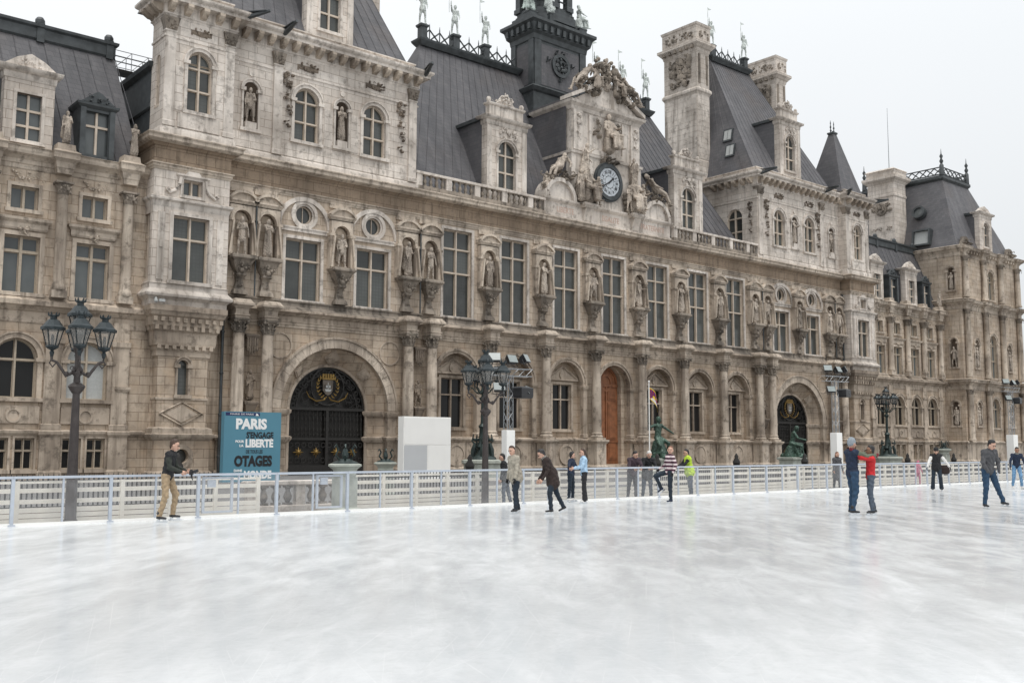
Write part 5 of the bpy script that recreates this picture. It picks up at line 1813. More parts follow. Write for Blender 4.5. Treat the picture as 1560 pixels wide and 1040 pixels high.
for (x0, x1, y0, y1) in ((TX - 2.2, TX + 2.2, TY - TD - 0.03, TY - TD + 0.1), (TX - 3.03, TX - 2.9, TY - TD + 0.65, TY + TD - 0.65)):
    tp.box(x0, x1, y0, y1, 32.2, 35.8)
tp.split('wall_panel', 'roof_zinc', tower)
td = M()
td.lathe(TX, TY + 0.6, [(3.0, 37.9), (3.0, 38.6), (2.5, 38.7), (2.5, 39.4)], 8, PI / 8)
td.lathe(TX, TY + 0.6, [(1.5, 39.3), (1.5, 43.2)], 8, PI / 8)
td.lathe(TX, TY + 0.6, [(2.4, 43.0), (2.9, 43.4), (2.9, 43.7), (2.3, 43.9), (1.9, 45.5), (0.9, 46.5), (0.8, 49), (0.1, 51)], 8, PI / 8)
for i in range(8):
    a = PI / 8 + PI / 4 * i
    x, y = TX + 2.25 * math.cos(a), TY + 0.6 + 2.25 * math.sin(a)
    td.mould(x - 0.28, x + 0.28, y - 0.28, y + 0.28, [(0.1, 39.3), (0.1, 39.7), (0, 39.8), (0, 42.4), (0.08, 42.5), (0.12, 43.0)])
    x2, y2 = TX + 2.25 * math.cos(a + PI / 4), TY + 0.6 + 2.25 * math.sin(a + PI / 4)
    td.tube([(x, y, 42.2), ((x + x2) / 2, (y + y2) / 2, 42.8), (x2, y2, 42.2)], 0.14, 5)
    td.tube([(x, y, 40.1), (x2, y2, 40.1)], 0.08, 5)
td.build('belfry', 'lead_dark', tower)
td = M()
for (x, y) in ((TX - 2.9, TY - 0.9), (TX + 2.9, TY - 0.9), (TX - 1.2, TY - TD - 0.1)):
    td.mould(x - 0.4, x + 0.4, y - 0.4, y + 0.4, [(0.05, 37.6), (0.05, 38.4), (0.1, 38.5), (0, 38.6)])
td.split('statue_pedestal', 'lead_dark', tower)
roof_knight('large pale figure standing on the front face of the bell tower', TX - 1.2, TY - TD - 0.1, 38.62, 3.0, False, 'e', head=-90)
roof_knight('pale green figure seated on the left corner of the bell tower', TX - 2.9, TY - 0.9, 38.62, 2.7, False, 'seat', 'roof_statue_green', head=-160)
roof_knight('pale figure leaning on the right corner of the bell tower', TX + 2.9, TY - 0.9, 38.62, 2.7, False, 'seat', 'roof_statue_pale', head=-20)


# ---- dormers
def dormer_stone(cx, y, z0, hw, hwall, win_w, zwb, zwt, parent, depth=3.5, arch=True, crest='frame', mat='trim_white', low=False):
    d = put('dormer', None, parent)
    m = M()
    m.wall(cx - hw, cx + hw, z0, z0 + hwall, y, [(cx, win_w, zwb, zwt, 1 if arch else 0)], 0.4, 10)
    m.box(cx - hw, cx - hw + 0.01, y, y + depth, z0, z0 + hwall).box(cx + hw - 0.01, cx + hw, y, y + depth, z0, z0 + hwall)
    zt = z0 + hwall
    me = m.mesh('dormer', 'stone_white')
    d.data = None
    bpy.data.objects.remove(d)
    d = put('dormer', me, parent)
    t = M()
    surround(t, cx, zwb, win_w, zwt - zwb, y, arch, 0.16, 0.07)
    t.mould(cx - hw, cx + hw, y, y + 0.6, [(0, zt - 0.35), (0.05, zt - 0.3), (0.08, zt), (0.3, zt + 0.12), (0.34, zt + 0.3), (0.1, zt + 0.36)])
    if crest == 'frame':
        t.mould(cx - hw + 0.3, cx + hw - 0.3, y + 0.05, y + 0.5, [(0, zt + 0.35), (0, zt + 1.15), (0.08, zt + 1.2), (0.14, zt + 1.3), (0.14, zt + 1.38), (0, zt + 1.42)])
        carve(t, cx, zt + 1.85, 1.2, 0.8, y + 0.12, 22, 11, 0.16)
        carve(t, cx, zt + 1.55, 2 * hw - 0.8, 0.25, y + 0.12, 18, 12, 0.14)
        t.prism([(cx - 0.9, zt + 1.42), (cx + 0.9, zt + 1.42), (cx + 0.3, zt + 2.2), (cx - 0.3, zt + 2.2)], y + 0.15, y + 0.35)
        for k in (-1, 1):
            t.ball((cx + k * (hw - 0.35), y + 0.2, zt + 1.6), (0.2, 0.18, 0.25), 7, 5)
            t.box(cx + k * (hw - 0.25) - 0.22, cx + k * (hw - 0.25) + 0.22, y - 0.07, y + 0.04, z0 + 0.5, zt - 0.4)
        carve(t, cx, (zwt + zt - 0.3) / 2, win_w * 1.15, max(0.3, zt - zwt - 0.3), y - 0.03, 18, 13, 0.14)
    else:
        hh = 0.85
        t.prism([(cx - hw - 0.1, zt + 0.35), (cx + hw + 0.1, zt + 0.35), (cx + hw * 0.55, zt + hh), (cx, zt + hh + 0.3), (cx - hw * 0.55, zt + hh)], y + 0.0, y + 0.35)
        carve(t, cx, zt + 0.65, hw * 0.9, 0.45, y - 0.0, 12, 14, 0.1)
    t.build('dormer_trim', mat, d, 50)
    r_ = M()
    r_.box(cx - hw - 0.2, cx + hw + 0.2, y + 0.5, y + depth, zt + 0.02, zt + 0.28)
    r_.build('dormer_roof', 'lead_dark', d)
    ck = M()
    ck.box(cx - hw - 0.012, cx - hw - 0.002, y + 0.55, y + depth, z0, zt)
    ck.box(cx + hw + 0.002, cx + hw + 0.012, y + 0.55, y + depth, z0, zt)
    ck.split('dormer_cheek', 'roof_zinc', d)
    return d


def dormer_panes(d, cx, y, zwb, zwt, w_, trans, arch=True, pane='pane_leaded'):
    # same window, flattened one level so that panes stay sub-parts
    r = w_ / 2
    zc = zwt - r if arch else zwt
    m = M()
    m.box(cx - 0.06, cx + 0.06, y + 0.14, y + 0.34, zwb, zwt - 0.02)
    for t in trans:
        m.box(cx - r, cx + r, y + 0.16, y + 0.32, zwb + t - 0.06, zwb + t + 0.06)
    m.build('mullion', 'stone_mullion', d)
    zs_ = [zwb] + [zwb + t for t in trans] + [zwt]
    for k in range(len(zs_) - 1):
        for i in (-1, 1):
            q = M()
            z0, z1 = zs_[k], zs_[k + 1]
            if arch and k == len(zs_) - 2:
                pts = [(cx + i * 0.06, z0), (cx + i * r, z0), (cx + i * r, max(z0, zc))]
                for j in range(8):
                    a = PI / 2 * j / 7
                    pts.append((cx + i * max(0.06, r * math.cos(a)), max(z0, zc + r * math.sin(a))))
                q.prism(pts, y + 0.27, y + 0.29)
            else:
                q.box(*sorted((cx + i * 0.06, cx + i * r)), y + 0.27, y + 0.29, z0, z1)
            q.build('pane', pane, d)


for s in (-1, 1):
    cx = s * 10.4
    d = dormer_stone(cx, 0.9, 19.2, 1.95, 6.5, 1.7, 20.7, 24.3, CRF, 3.6)
    dormer_panes(d, cx, 0.9, 20.7, 24.3, 1.7, [1.25, 2.55])

# ---- pavilion roofs, chimneys, crests
for s in (-1, 1):
    a, b = sorted((s * 19.6, s * 32.6))
    ra, rb = sorted((s * 22.6, s * 28.9))
    m = M()
    e = 27.8
    m.add([(a, 0.6, e), (b, 0.6, e), (b, 15, e), (a, 15, e), (ra, 8, 41.5), (rb, 8, 41.5)], [(0, 1, 5, 4), (1, 2, 5), (2, 3, 4, 5), (3, 0, 4), (0, 3, 2, 1)])
    pr_ = m.build('roof', 'roof_zinc', TH)
    roof_seams(pr_, [(a, 0.58, e), (b, 0.58, e), (ra, 7.98, 41.5), (rb, 7.98, 41.5)], 17)
    if s > 0:
        roof_seams(pr_, [(a - 0.02, 15, e), (a - 0.02, 0.6, e), (ra, 8, 41.5), (ra, 8, 41.5)], 12, 0.025)
        for (yy, zz) in ((3.6, 30.2), (4.1, 31.9)):
            xx = 19.6 + 3.0 * (zz - 27.6) / 13.9
            q = M()
            q.T = Matrix.Translation((xx - 0.02, yy, zz)) @ Matrix.Rotation(rad(12), 4, 'Y')
            q.box(-0.16, 0.1, -0.55, 0.55, -0.65, 0.65)
            q.cur = 1
            q.box(-0.18, -0.15, -0.42, -0.03, -0.5, 0.5).box(-0.18, -0.15, 0.03, 0.42, -0.5, 0.5)
            q.build('skylight', ['lead_dark', 'gallery'], pr_)
    cresting(pr_, ra + 0.1, rb - 0.1, 8, 41.6, [ra + 0.4, rb - 0.4])
    for i, px in enumerate((ra + 0.4, rb - 0.4)):
        if s > 0:
            roof_knight(('pale metal figure on the crest of the right pavilion roof beside the tall chimney', 'pale metal figure on the right end of the right pavilion crest')[i], px, 8, 42.94, 2.5)
    d = dormer_stone(s * 25.7, 0.7, 27.4, 1.75, 6.0, 1.5, 28.6, 32.1, pr_, 3.4)
    dormer_panes(d, s * 25.7, 0.7, 28.6, 32.1, 1.5, [1.2, 2.45])
    for x0, x1, zb in ((18.4, 20.3, 24.0), (31.6, 33.3, 26.0)):
        c0, c1 = sorted((s * x0, s * x1))
        zt = 43.6
        m = M()
        m.mould(c0, c1, 6.2, 10.4, [(0.1, zb), (0.1, 29.5), (0, 29.7), (0, 36.3), (0.05, 36.4), (0.18, 36.6), (0.18, 36.8), (0.04, 37.0), (0.0, 37.0), (0, 40.6), (0.06, 40.7), (0.1, 40.9), (0.35, 41.2), (0.5, 41.35), (0.5, 41.6), (0.12, 41.75), (0.12, 43.2), (0.2, 43.3), (0.24, 43.5), (0, zt)])
        ch = m.build('chimney', 'stone_white', TH)
        q = M()
        T_ = Matrix.Translation((c0, 8.3, 39.0)) @ Matrix.Rotation(rad(-90), 4, 'Z')
        q.T = T_
        carve(q, 0, 0, 2.4, 2.6, -0.0, 60, 51, 0.2)
        q.arc(0, 0, 0.7, 0.95, -0.15, 0.0, 0, 2 * PI, 18)
        q.T = Matrix.Translation((c0 - 0.12, 8.3, 42.5)) @ Matrix.Rotation(rad(-90), 4, 'Z')
        carve(q, 0, 0, 3.6, 0.7, 0, 40, 52, 0.12)
        q.T = Matrix.Translation(((c0 + c1) / 2, 6.08, 42.5))
        carve(q, 0, 0, 1.5, 0.7, 0, 14, 53, 0.12)
        q.T = Matrix.Translation(((c0 + c1) / 2, 6.2, 39.0))
        q.box(-0.7, -0.45, -0.08, 0.02, -1.6, 1.4).box(0.45, 0.7, -0.08, 0.02, -1.6, 1.4)
        for yy in range(6):
            q.T = Matrix.Translation((c0 - 0.1, 6.5 + 0.72 * yy, 40.95))
            q.box(-0.35, 0.1, -0.15, 0.15, 0, 0.3)
        q.T = None
        q.split('chimney_carving', 'trim_grey', ch, 60)
        if s > 0:
            z_ = 30.0 if x0 < 25 else 36.9
            if x0 < 25:
                ashlar(6.25, 10.35, 29.75, 36.25, c0, 1, 0.55, 1.3, 60)
                ashlar(c0 + 0.05, c1 - 0.05, 29.75, 36.25, 6.2, 0, 0.55, 1.0, 61)

# ---- clock gable
m = M()
Y0 = 0.25
m.mould(-7.2, 7.2, Y0, 2.5, [(0.08, 18.95), (0.08, 19.3), (0, 19.35), (0, 20.3), (0.05, 20.35), (0.18, 20.5), (0.2, 20.62), (0.02, 20.7)])
for x in (-2.75, 2.75):
    m.mould(x - 0.55, x + 0.55, Y0 - 0.45, 1.0, [(0.05, 20.3), (0.12, 20.45), (0.16, 20.5), (0.16, 20.66), (0.02, 20.72)])
    m.loops([[(x - 0.42, Y0 - d_, z), (x + 0.42, Y0 - d_, z), (x + 0.42, Y0 + 0.3, z), (x - 0.42, Y0 + 0.3, z)] for d_, z in ((0.05, 19.25), (0.12, 19.35), (0.2, 19.7), (0.42, 20.2), (0.44, 20.32))])
m.mould(-4.0, 4.0, 0.6, 5.0, [(0, 20.6), (0, 24.7), (0.1, 24.75), (0.14, 24.95), (0.02, 25.0), (-0.15, 25.02), (-0.15, 28.3), (-0.05, 28.35), (0.05, 28.6), (0.3, 28.8), (0.36, 29.0), (0.1, 29.1)])
for k in (-1, 1):
    m.arc(k * 5.55, 20.65, 1.35, 1.66, Y0 - 0.15, 1.4, 0, PI, 24)
    m.prism([(k * 5.55 + 1.36 * math.cos(PI * i / 16), 20.65 + 1.36 * math.sin(PI * i / 16)) for i in range(17)], Y0 + 0.1, 1.3)
    m.box(k * 3.3 - 0.5, k * 3.3 + 0.5, 0.55, 0.8, 25.05, 28.3)
    m.box(k * 1.9 - 0.12, k * 1.9 + 0.12, 0.6, 0.8, 25.05, 28.2)
    carve(m, k * 3.3, 27.6, 0.6, 0.9, 0.52, 14, 70, 0.14)
    carve(m, k * 3.3, 26.4, 0.35, 1.1, 0.52, 12, 71, 0.12)
m.box(-1.85, 1.85, 0.5, 0.8, 25.0, 25.4)
# gable slopes
for k in (-1, 1):
    m.prism([(k * 4.3, 29.1), (k * 4.3, 29.4), (k * 0.9, 31.2), (k * 0.9, 30.8)], 0.3, 1.6)
m.prism([(-3.9, 29.05), (3.9, 29.05), (0.6, 30.9), (-0.6, 30.9)], 0.65, 1.5)
CG = m.build('clock_gable', 'trim_white', TH)
q = M()
q.box(-4.06, -4.02, 1.2, 7, 20, 28.7).box(4.02, 4.06, 1.2, 7, 20, 28.7).box(-4.1, 4.1, 1.3, 7.5, 28.95, 29.3)
q.split('gable_roof', 'roof_zinc', CG)
for key, x, y, z, h_, hd in (('seat', -2.7, 0.0, 20.72, 3.6, -75), ('seat', 2.7, 0.0, 20.72, 3.6, -105), ('seat', 0.0, 0.25, 25.35, 3.9, -90), ('recline', -5.6, 0.3, 21.9, 3.5, -160), ('recline', 5.6, 0.3, 21.9, 3.5, -20), ('recline', -2.6, 0.7, 29.9, 3.6, -170), ('recline', 2.6, 0.7, 29.9, 3.6, -10), ('e', 0.0, 0.7, 30.5, 2.8, -90), ('seat', -1.2, 0.6, 30.3, 2.9, -120), ('seat', 1.2, 0.6, 30.3, 2.9, -60), ('a', -3.55, 0.0, 20.72, 2.5, -110), ('a', 3.5, 0.0, 20.72, 2.5, -70), ('d', -1.75, -0.05, 20.72, 2.3, -80), ('d', 1.85, -0.05, 20.72, 2.2, -100), ('e', -2.75, 0.25, 22.6, 2.9, -60), ('e', 2.75, 0.25, 22.6, 2.7, -120), ('b', -6.9, 0.35, 20.7, 1.9, -100), ('b', 6.9, 0.35, 20.7, 1.9, -80)):
    put('carved_figure', statue_mesh(key), CG, (x, y, z), (0, 0, rad(hd)), h_ / 1.75)
q = M()
carve(q, 0, 31.9, 2.6, 1.8, 0.75, 44, 81, 0.5)
for k in (-1, 1):
    carve(q, k * 2.2, 30.6, 2.4, 1.3, 0.65, 40, 82, 0.45)
    carve(q, k * 5.2, 22.5, 2.6, 0.9, 0.5, 34, 83, 0.4)
    carve(q, k * 7.0, 21.6, 1.0, 1.5, 0.45, 22, 84, 0.35)
    carve(q, k * 2.7, 21.5, 2.0, 1.9, 0.4, 34, 85, 0.4)
    carve(q, k * 1.2, 27.2, 0.7, 1.6, 0.65, 18, 87, 0.3)
carve(q, 0, 24.75, 1.8, 0.6, 0.4, 26, 86, 0.35)
for i in range(9):
    q.ball((-1.0 + 0.25 * i, 0.8, 33.0 + 0.22 * math.sin(i * 2)), 0.17, 7, 5)
q.split('gable_carving', 'trim_grey', CG, 60)
# clock
q = M()
q.disc(0, 22.95, 1.2, 0.42, 0.6, 40)
ck = q.build('clock', 'iron', TH)
q = M()
q.arc(0, 22.95, 1.18, 1.48, 0.3, 0.6, 0, 2 * PI, 44)
q.arc(0, 22.95, 1.46, 1.62, 0.42, 0.6, 0, 2 * PI, 44)
q.build('clock_rim', 'lead_dark', ck, 40)
q = M()
q.disc(0, 22.95, 0.48, 0.36, 0.43, 28)
q.build('clock_centre', 'clock_enamel', ck)
q = M()
q.prism([(r * math.sin(t), r * math.cos(t)) for r, t in ((0.54, -0.225), (1.14, -0.245), (1.16, 0), (1.14, 0.245), (0.54, 0.225))], -0.02, 0.02)
npl = q.mesh('numeral_plate', 'clock_enamel')
for i, r_ in enumerate('XII I II III IIII V VI VII VIII IX X XI'.split()):
    p_ = put('numeral_plate', npl, ck, (0, 0.39, 22.95), (0, -PI / 6 * -i, 0))
    me, wd, hh = text_mesh(r_, 'ink_black', 0.38, 0.75, 0.008, 0.006)
    me.transform(Matrix.Translation((-wd / 2, 0, 0.72)))
    tx_ = put('numeral', me, ck, (0, 0.36, 22.95), (0, PI / 6 * i, 0))
for nm, a, l_, wd in (('hour_hand', 50, 0.66, 0.075), ('minute_hand', 240, 1.0, 0.055)):
    q = M()
    q.prism([(-wd, -0.18), (wd, -0.18), (wd * 0.8, l_ * 0.7), (wd * 1.7, l_ * 0.78), (0, l_), (-wd * 1.7, l_ * 0.78), (-wd * 0.8, l_ * 0.7)], -0.02, 0.02)
    o_ = q.build(nm, 'ink_black', ck)
    o_.location = (0, 0.33 if l_ > 0.8 else 0.345, 22.95)
    o_.rotation_euler = (0, rad(a), 0)
for x, t_ in ((-5.0, 'LIBERTE'), (0.0, 'EGALITE'), (5.0, 'FRATERNITE')):
    me, wd, hh = text_mesh(t_, 'ink_faint', 0.62, 0.85, 0.004, 0.004)
    me.transform(Matrix.Translation((-wd / 2, 0, 0)))
    put('inscription', me, CG, (x, Y0 - 0.006, 19.62))


# ---- recessed wings
wc = M()
wc.lathe(0, 0, [(0.34, 0), (0.38, 0.12), (0.33, 0.3), (0.29, 0.36), (0.29, 2.5), (0.27, 5.0), (0.3, 5.06)], 14)
wc.mould(-0.33, 0.33, -0.2, 0.4, [(0.06, -0.4), (0.06, 0.0)])
wcm = wc.mesh('column', 'trim_mid', 40)
wcc = M()
wcc.lathe(0, 0, [(0.28, 5.05), (0.3, 5.3), (0.42, 5.62)], 12)
carve(wcc, 0, 5.35, 0.7, 0.5, -0.3, 12, 91, 0.12)
wcc.mould(-0.36, 0.36, -0.36, 0.3, [(0.02, 5.62), (0.08, 5.66), (0.08, 5.76), (0, 5.78)])
wccm = wcc.mesh('capital', 'trim_grey', 50)
wp = M()
wp.mould(-0.42, 0.42, -0.14, 0.3, [(0.08, 2.5), (0.08, 2.75), (0, 2.8), (0, 6.9), (0.08, 7.0), (0.1, 7.25), (0, 7.27), (0, 8.3)])
wp.mould(-0.5, 0.5, -0.2, 0.3, [(0.1, -0.1), (0.1, 0.3), (0, 0.4), (0, 2.1), (0.1, 2.25), (0.12, 2.4), (0, 2.48)])
wpm = wp.mesh('pilaster', 'trim_tan')
for s in (-1, 1):
    WX = [40.2, 43.75, 47.3, 50.85]
    a, b = sorted((s * 37.2, s * 54.3))
    y = 0.1
    m = M()
    m.wall(a, b, 9.0, 16.3, y, [(s * x, 1.75, 9.5, 12.45) for x in WX] + [(s * x, 1.35, 13.85, 15.05) for x in WX], 0.45)
    m.build('wall', 'stone_mid', TH)
    m = M()
    m.wall(a, b, -0.1, 9.0, y, [(s * x, 2.1, 4.1, 7.15, 1) for x in WX] + [(s * x + k, 0.95, 0.45, 2.05) for x in WX for k in (-0.62, 0.62)] + [(s * 38.35, 0.28, 4.9, 6.5), (s * 38.35, 0.25, 0.6, 2.0)], 0.45, 10)
    m.build('wall', 'stone_tan', TH)
    t = M()
    u = M()
    for i, x in enumerate(WX):
        X = s * x
        surround(t, X, 9.5, 1.75, 2.95, y, False, 0.22, 0.1)
        t.mould(X - 1.15, X + 1.15, y - 0.1, y + 0.1, [(0, 12.75), (0.05, 12.85), (0.05, 13.1), (0.2, 13.25), (0.22, 13.38), (0, 13.42)])
        surround(t, X, 13.85, 1.35, 1.2, y, False, 0.18, 0.08)
        carve(t, X, 12.78, 0.6, 0.5, y - 0.12, 10, 95, 0.14)
        carve(t, X, 15.6, 1.9, 0.4, y - 0.03, 18, 96, 0.1)
        win(X, 9.5, 1.75, 2.95, y + 0.28, [2.15], pane='pane_clear', mull='window_wood', fr=0.14)
        win(X, 13.85, 1.35, 1.2, y + 0.28, [], pane='pane_clear', mull='window_wood', fr=0.12)
        surround(u, X, 4.1, 2.1, 3.05, y, True, 0.25, 0.1)
        u.mould(X - 1.2, X + 1.2, y - 0.03, y + 0.1, [(0, 2.75), (0.05, 2.8), (0.05, 3.65), (0, 3.7)])
        u.arc(X, 3.2, 0.28, 0.38, y - 0.14, y, 0, 2 * PI, 18)
        if s < 0 and i == 0:
            wn_ = win(X, 4.1, 2.1, 3.05, y + 0.28, [2.0], True, pane='gallery', mull='window_wood')
        else:
            win(X, 4.1, 2.1, 3.05, y + 0.28, [1.95], True, pane='pane_dark', mull='window_wood')
        for k in (-0.62, 0.62):
            surround(u, X + k, 0.45, 0.95, 1.6, y, False, 0.1, 0.05)
            win(X + k, 0.45, 0.95, 1.6, y + 0.28, [0.95], pane='pane_dark', mull='window_wood', fr=0.06)
    X = s * 38.35
    q = M()
    q.box(X - 0.2, X + 0.2, y + 0.3, y + 0.33, 4.8, 6.6).box(X - 0.2, X + 0.2, y + 0.3, y + 0.33, 0.5, 2.1)
    q.split('slit_pane', 'pane_clear', TH)
    u.prism([(X - 0.45, 6.75), (X + 0.45, 6.75), (X, 7.3)], y - 0.12, y + 0.05)
    u.box(X - 0.36, X - 0.2, y - 0.08, y + 0.03, 4.85, 6.75).box(X + 0.2, X + 0.36, y - 0.08, y + 0.03, 4.85, 6.75)
    u.loops([[(X - p, y - p * 0.6, z), (X + p, y - p * 0.6, z), (X + p, y + 0.05, z), (X - p, y + 0.05, z)] for p, z in ((0.1, 4.2), (0.25, 4.5), (0.42, 4.7), (0.42, 4.84))])
    t.mould(a, b, y, 2, [(0.02, 15.95), (0.06, 16.0), (0.06, 16.2), (0.12, 16.25), (0.12, 16.45), (0.3, 16.6), (0.5, 16.7), (0.55, 16.85), (0.55, 16.98), (0.62, 17.05), (0.3, 17.15), (0.1, 17.2)])
    t.split('wing_moulding', 'trim_mid', TH)
    u.mould(a, b, y, 2, [(0.02, 7.95), (0.05, 8.0), (0.05, 8.2), (0.02, 8.22), (0.02, 8.55), (0.1, 8.6), (0.3, 8.8), (0.42, 8.86), (0.44, 9.1), (0.3, 9.18), (0.1, 9.3), (0.1, 9.45)])
    u.mould(a, b, y, 2, [(0.05, 2.15), (0.16, 2.3), (0.18, 2.42), (0.02, 2.5)])
    u.split('wing_moulding', 'trim_tan', TH)
    e_ = M()
    e_.mould(-0.36, 0.36, -0.3, 0.3, [(0.03, 15.94), (0.06, 16.2), (0.1, 16.26), (0.14, 16.55), (0.24, 16.66), (0.3, 16.72), (0.3, 16.98), (0.36, 17.06), (0.12, 17.22), (0.08, 17.55)])
    em = e_.mesh('entablature_block', 'trim_mid') if s < 0 else em
    for x in (38.5, 41.95, 45.5, 49.05, 52.7):
        c = put('column', wcm, TH, (s * x, y - 0.3, 9.75))
        put('capital', wccm, c)
        put('entablature_block', em, c, (0, 0.1, -9.75 + 0.003))
        put('pilaster', wpm, TH, (s * x, y - 0.02, 0.0))
    # mansard
    m = M()
    z0, z1, ya, yb = 17.25, 24.5, 0.75, 3.4
    hb = 1.3 if s < 0 else 0.0
    m.add([(a, ya, z0), (b - hb * 0.3, ya, z0), (b - hb, yb, z1), (a, yb, z1), (a, 13, z0), (b - hb * 0.3, 13, z0), (a, 10.5, z1), (b - hb, 10.5, z1)], [(0, 1, 2, 3), (3, 2, 7, 6), (6, 7, 5, 4), (0, 3, 6, 4), (1, 5, 7, 2)])
    if s < 0:
        # roof stops short of the turret on its right end
        pass
    wr = m.build('roof', 'roof_zinc', TH)
    roof_seams(wr, [(a, ya - 0.02, z0), (b, ya - 0.02, z0), (a, yb - 0.02, z1), (b - hb, yb - 0.02, z1)], 20, 0.025)
    m = M()
    m.mould(a + 0.1, b - 0.1 - hb, 3.3, 3.6, [(0.05, 24.2), (0.14, 24.3), (0.14, 24.85), (0.28, 24.95), (0.3, 25.1), (0.05, 25.2)])
    for i in range(5):
        x = a + 0.3 + (b - hb - a - 0.6) * i / 4
        m.ball((x, 3.4, 25.35), (0.28, 0.25, 0.3), 8, 5)
        m.box(x - 0.2, x + 0.2, 3.1, 3.3, 24.1, 25.2)
    m.build('ridge_roll', 'lead_dark', wr)
    for i, x in enumerate(WX):
        lead = (i % 2 == 0) if s < 0 else (i % 2 == 1)
        X = s * x
        if not lead:
            d = dormer_stone(X, 0.15, 17.25, 1.25, 3.8, 1.25, 17.5, 20.0, wr, 2.2, False, 'ped')
            dormer_panes(d, X, 0.15, 17.5, 20.0, 1.25, [0.8, 1.65], False, 'pane_clear')
        else:
            m = M()
            m.wall(X - 0.95, X + 0.95, 17.25, 20.15, 0.3, [(X, 1.2, 17.45, 19.85)], 0.3)
            m.box(X - 0.95, X - 0.94, 0.3, 2.2, 17.25, 20.15).box(X + 0.94, X + 0.95, 0.3, 2.2, 17.25, 20.15)
            m.mould(X - 0.95, X + 0.95, 0.3, 2.3, [(0.02, 20.0), (0.16, 20.15), (0.18, 20.28), (0.02, 20.34)])
            m.prism([(X - 0.9, 20.34), (X + 0.9, 20.34), (X + 0.2, 20.9), (X, 21.0), (X - 0.2, 20.9)], 0.25, 0.5)
            carve(m, X, 20.55, 1.1, 0.35, 0.24, 14, 97, 0.12)
            for k in (-1, 1):
                m.box(X + k * 0.78 - 0.14, X + k * 0.78 + 0.14, 0.2, 0.32, 17.3, 20.0)
            d = m.build('dormer', 'lead_dark', wr)
            dormer_panes(d, X, 0.3, 17.45, 19.85, 1.2, [1.6], False, 'pane_clear')
WST = [(-41.95, 'seated-looking robed stone figure between the two left roof dormers', 'a'), (-38.35, 'stone figure on the cornice between the dark dormer and the left turret', 'c'), (-45.5, 'stone figure on the cornice at the left edge of the picture', 'e'), (52.7, 'stone figure on the cornice beside the right end pavilion', 'a')]
for x, lab, key in WST:
    statue(key, lab, (x, -0.3, 17.56), RF, 1.75, group='figures on the wing cornices')
# gangway on the roof between left wing and turret
wk = thing('roof_walkway', 'thin steel walkway with railing behind the left wing roof', 'walkway', (-37.6, 7.5, 25.2))
q = M()
q.box(-2.8, 3.5, -0.5, 0.5, -0.25, -0.1)
q.build('deck', 'iron', wk)
for yy in (-0.5, 0.5):
    q = M()
    for z in (0.35, 0.7, 1.05):
        q.tube([(-2.8, yy, z), (3.5, yy, z)], 0.025, 5)
    for i in range(7):
        x = -2.8 + 1.05 * i
        q.tube([(x, yy, -0.1), (x, yy, 1.05)], 0.025, 5)
        if i < 6:
            q.tube([(x, yy, -0.1), (x + 1.05, yy, 1.05)], 0.018, 4)
    q.build('railing', 'truss_metal', wk)

# ---- right end pavilion
a, b, y = 54.3, 69.2, -2.0
m = M()
EW = 61.75
m.wall(a, b, -0.1, 8.9, y, [(EW, 2.0, 4.0, 7.4, 1), (57.6, 0.9, 4.2, 6.9, 1), (66.0, 0.9, 4.2, 6.9, 1)] + [(EW + k, 0.9, 0.4, 2.0) for k in (-0.6, 0.6)], 0.5, 10)
m.T = Matrix.Translation((a, 0, 0)) @ Matrix.Rotation(rad(-90), 4, 'Z')
m.wall(-14, 2.0, -0.1, 8.9, 0, [(0.95, 0.8, 4.2, 6.9, 1)], 0.5, 10)
m.T = Matrix.Translation((b, 0, 0)) @ Matrix.Rotation(rad(90), 4, 'Z')
m.wall(-2, 14, -0.1, 24.0, 0, [], 0.5)
m.T = None
m.build('wall', 'stone_tan', TH)
m = M()
m.wall(a, b, 8.9, 24.0, y, [(EW, 1.9, 9.8, 14.8, 1), (57.6, 0.95, 10.8, 14.0, 1), (66.0, 0.95, 10.8, 14.0, 1), (EW, 1.7, 19.0, 22.4, 1)], 0.5, 10)
m.T = Matrix.Translation((a, 0, 0)) @ Matrix.Rotation(rad(-90), 4, 'Z')
m.wall(-14, 2.0, 8.9, 24.0, 0, [(0.95, 0.85, 10.8, 14.0, 1), (0.95, 0.85, 19.6, 22.2, 1)], 0.5, 10)
m.T = None
m.build('wall', 'stone_mid', TH)
t = M()
for (X, w_, zb, zt) in ((EW, 2.0, 4.0, 7.4), (57.6, 0.9, 4.2, 6.9), (66.0, 0.9, 4.2, 6.9), (EW, 1.9, 9.8, 14.8), (57.6, 0.95, 10.8, 14.0), (66.0, 0.95, 10.8, 14.0), (EW, 1.7, 19.0, 22.4)):
    surround(t, X, zb, w_, zt - zb, y, True, 0.2, 0.1)
t.T = Matrix.Translation((a, 0, 0)) @ Matrix.Rotation(rad(-90), 4, 'Z')
for (zb, zt) in ((4.2, 6.9), (10.8, 14.0), (19.6, 22.2)):
    surround(t, 0.95, zb, 0.82, zt - zb, 0.0, True, 0.14, 0.08)
t.T = None
for z, d_ in ((8.2, 0), (17.3, 0.05), (23.4, 0.1)):
    t.mould(a, b, y, 13, [(0.02, z), (0.08, z + 0.1), (0.08, z + 0.45), (0.3, z + 0.75), (0.5, z + 0.85), (0.55, z + 1.05), (0.62, z + 1.15), (0.1, z + 1.3)])
    for X in (55.0, 59.6, 63.9, 68.4):
        t.mould(X - 0.4, X + 0.4, y - 0.35, 0, [(0.02, z + 0.005), (0.08, z + 0.105), (0.08, z + 0.455), (0.3, z + 0.755), (0.5, z + 0.855), (0.55, z + 1.055), (0.6, z + 1.155), (0.1, z + 1.305)])
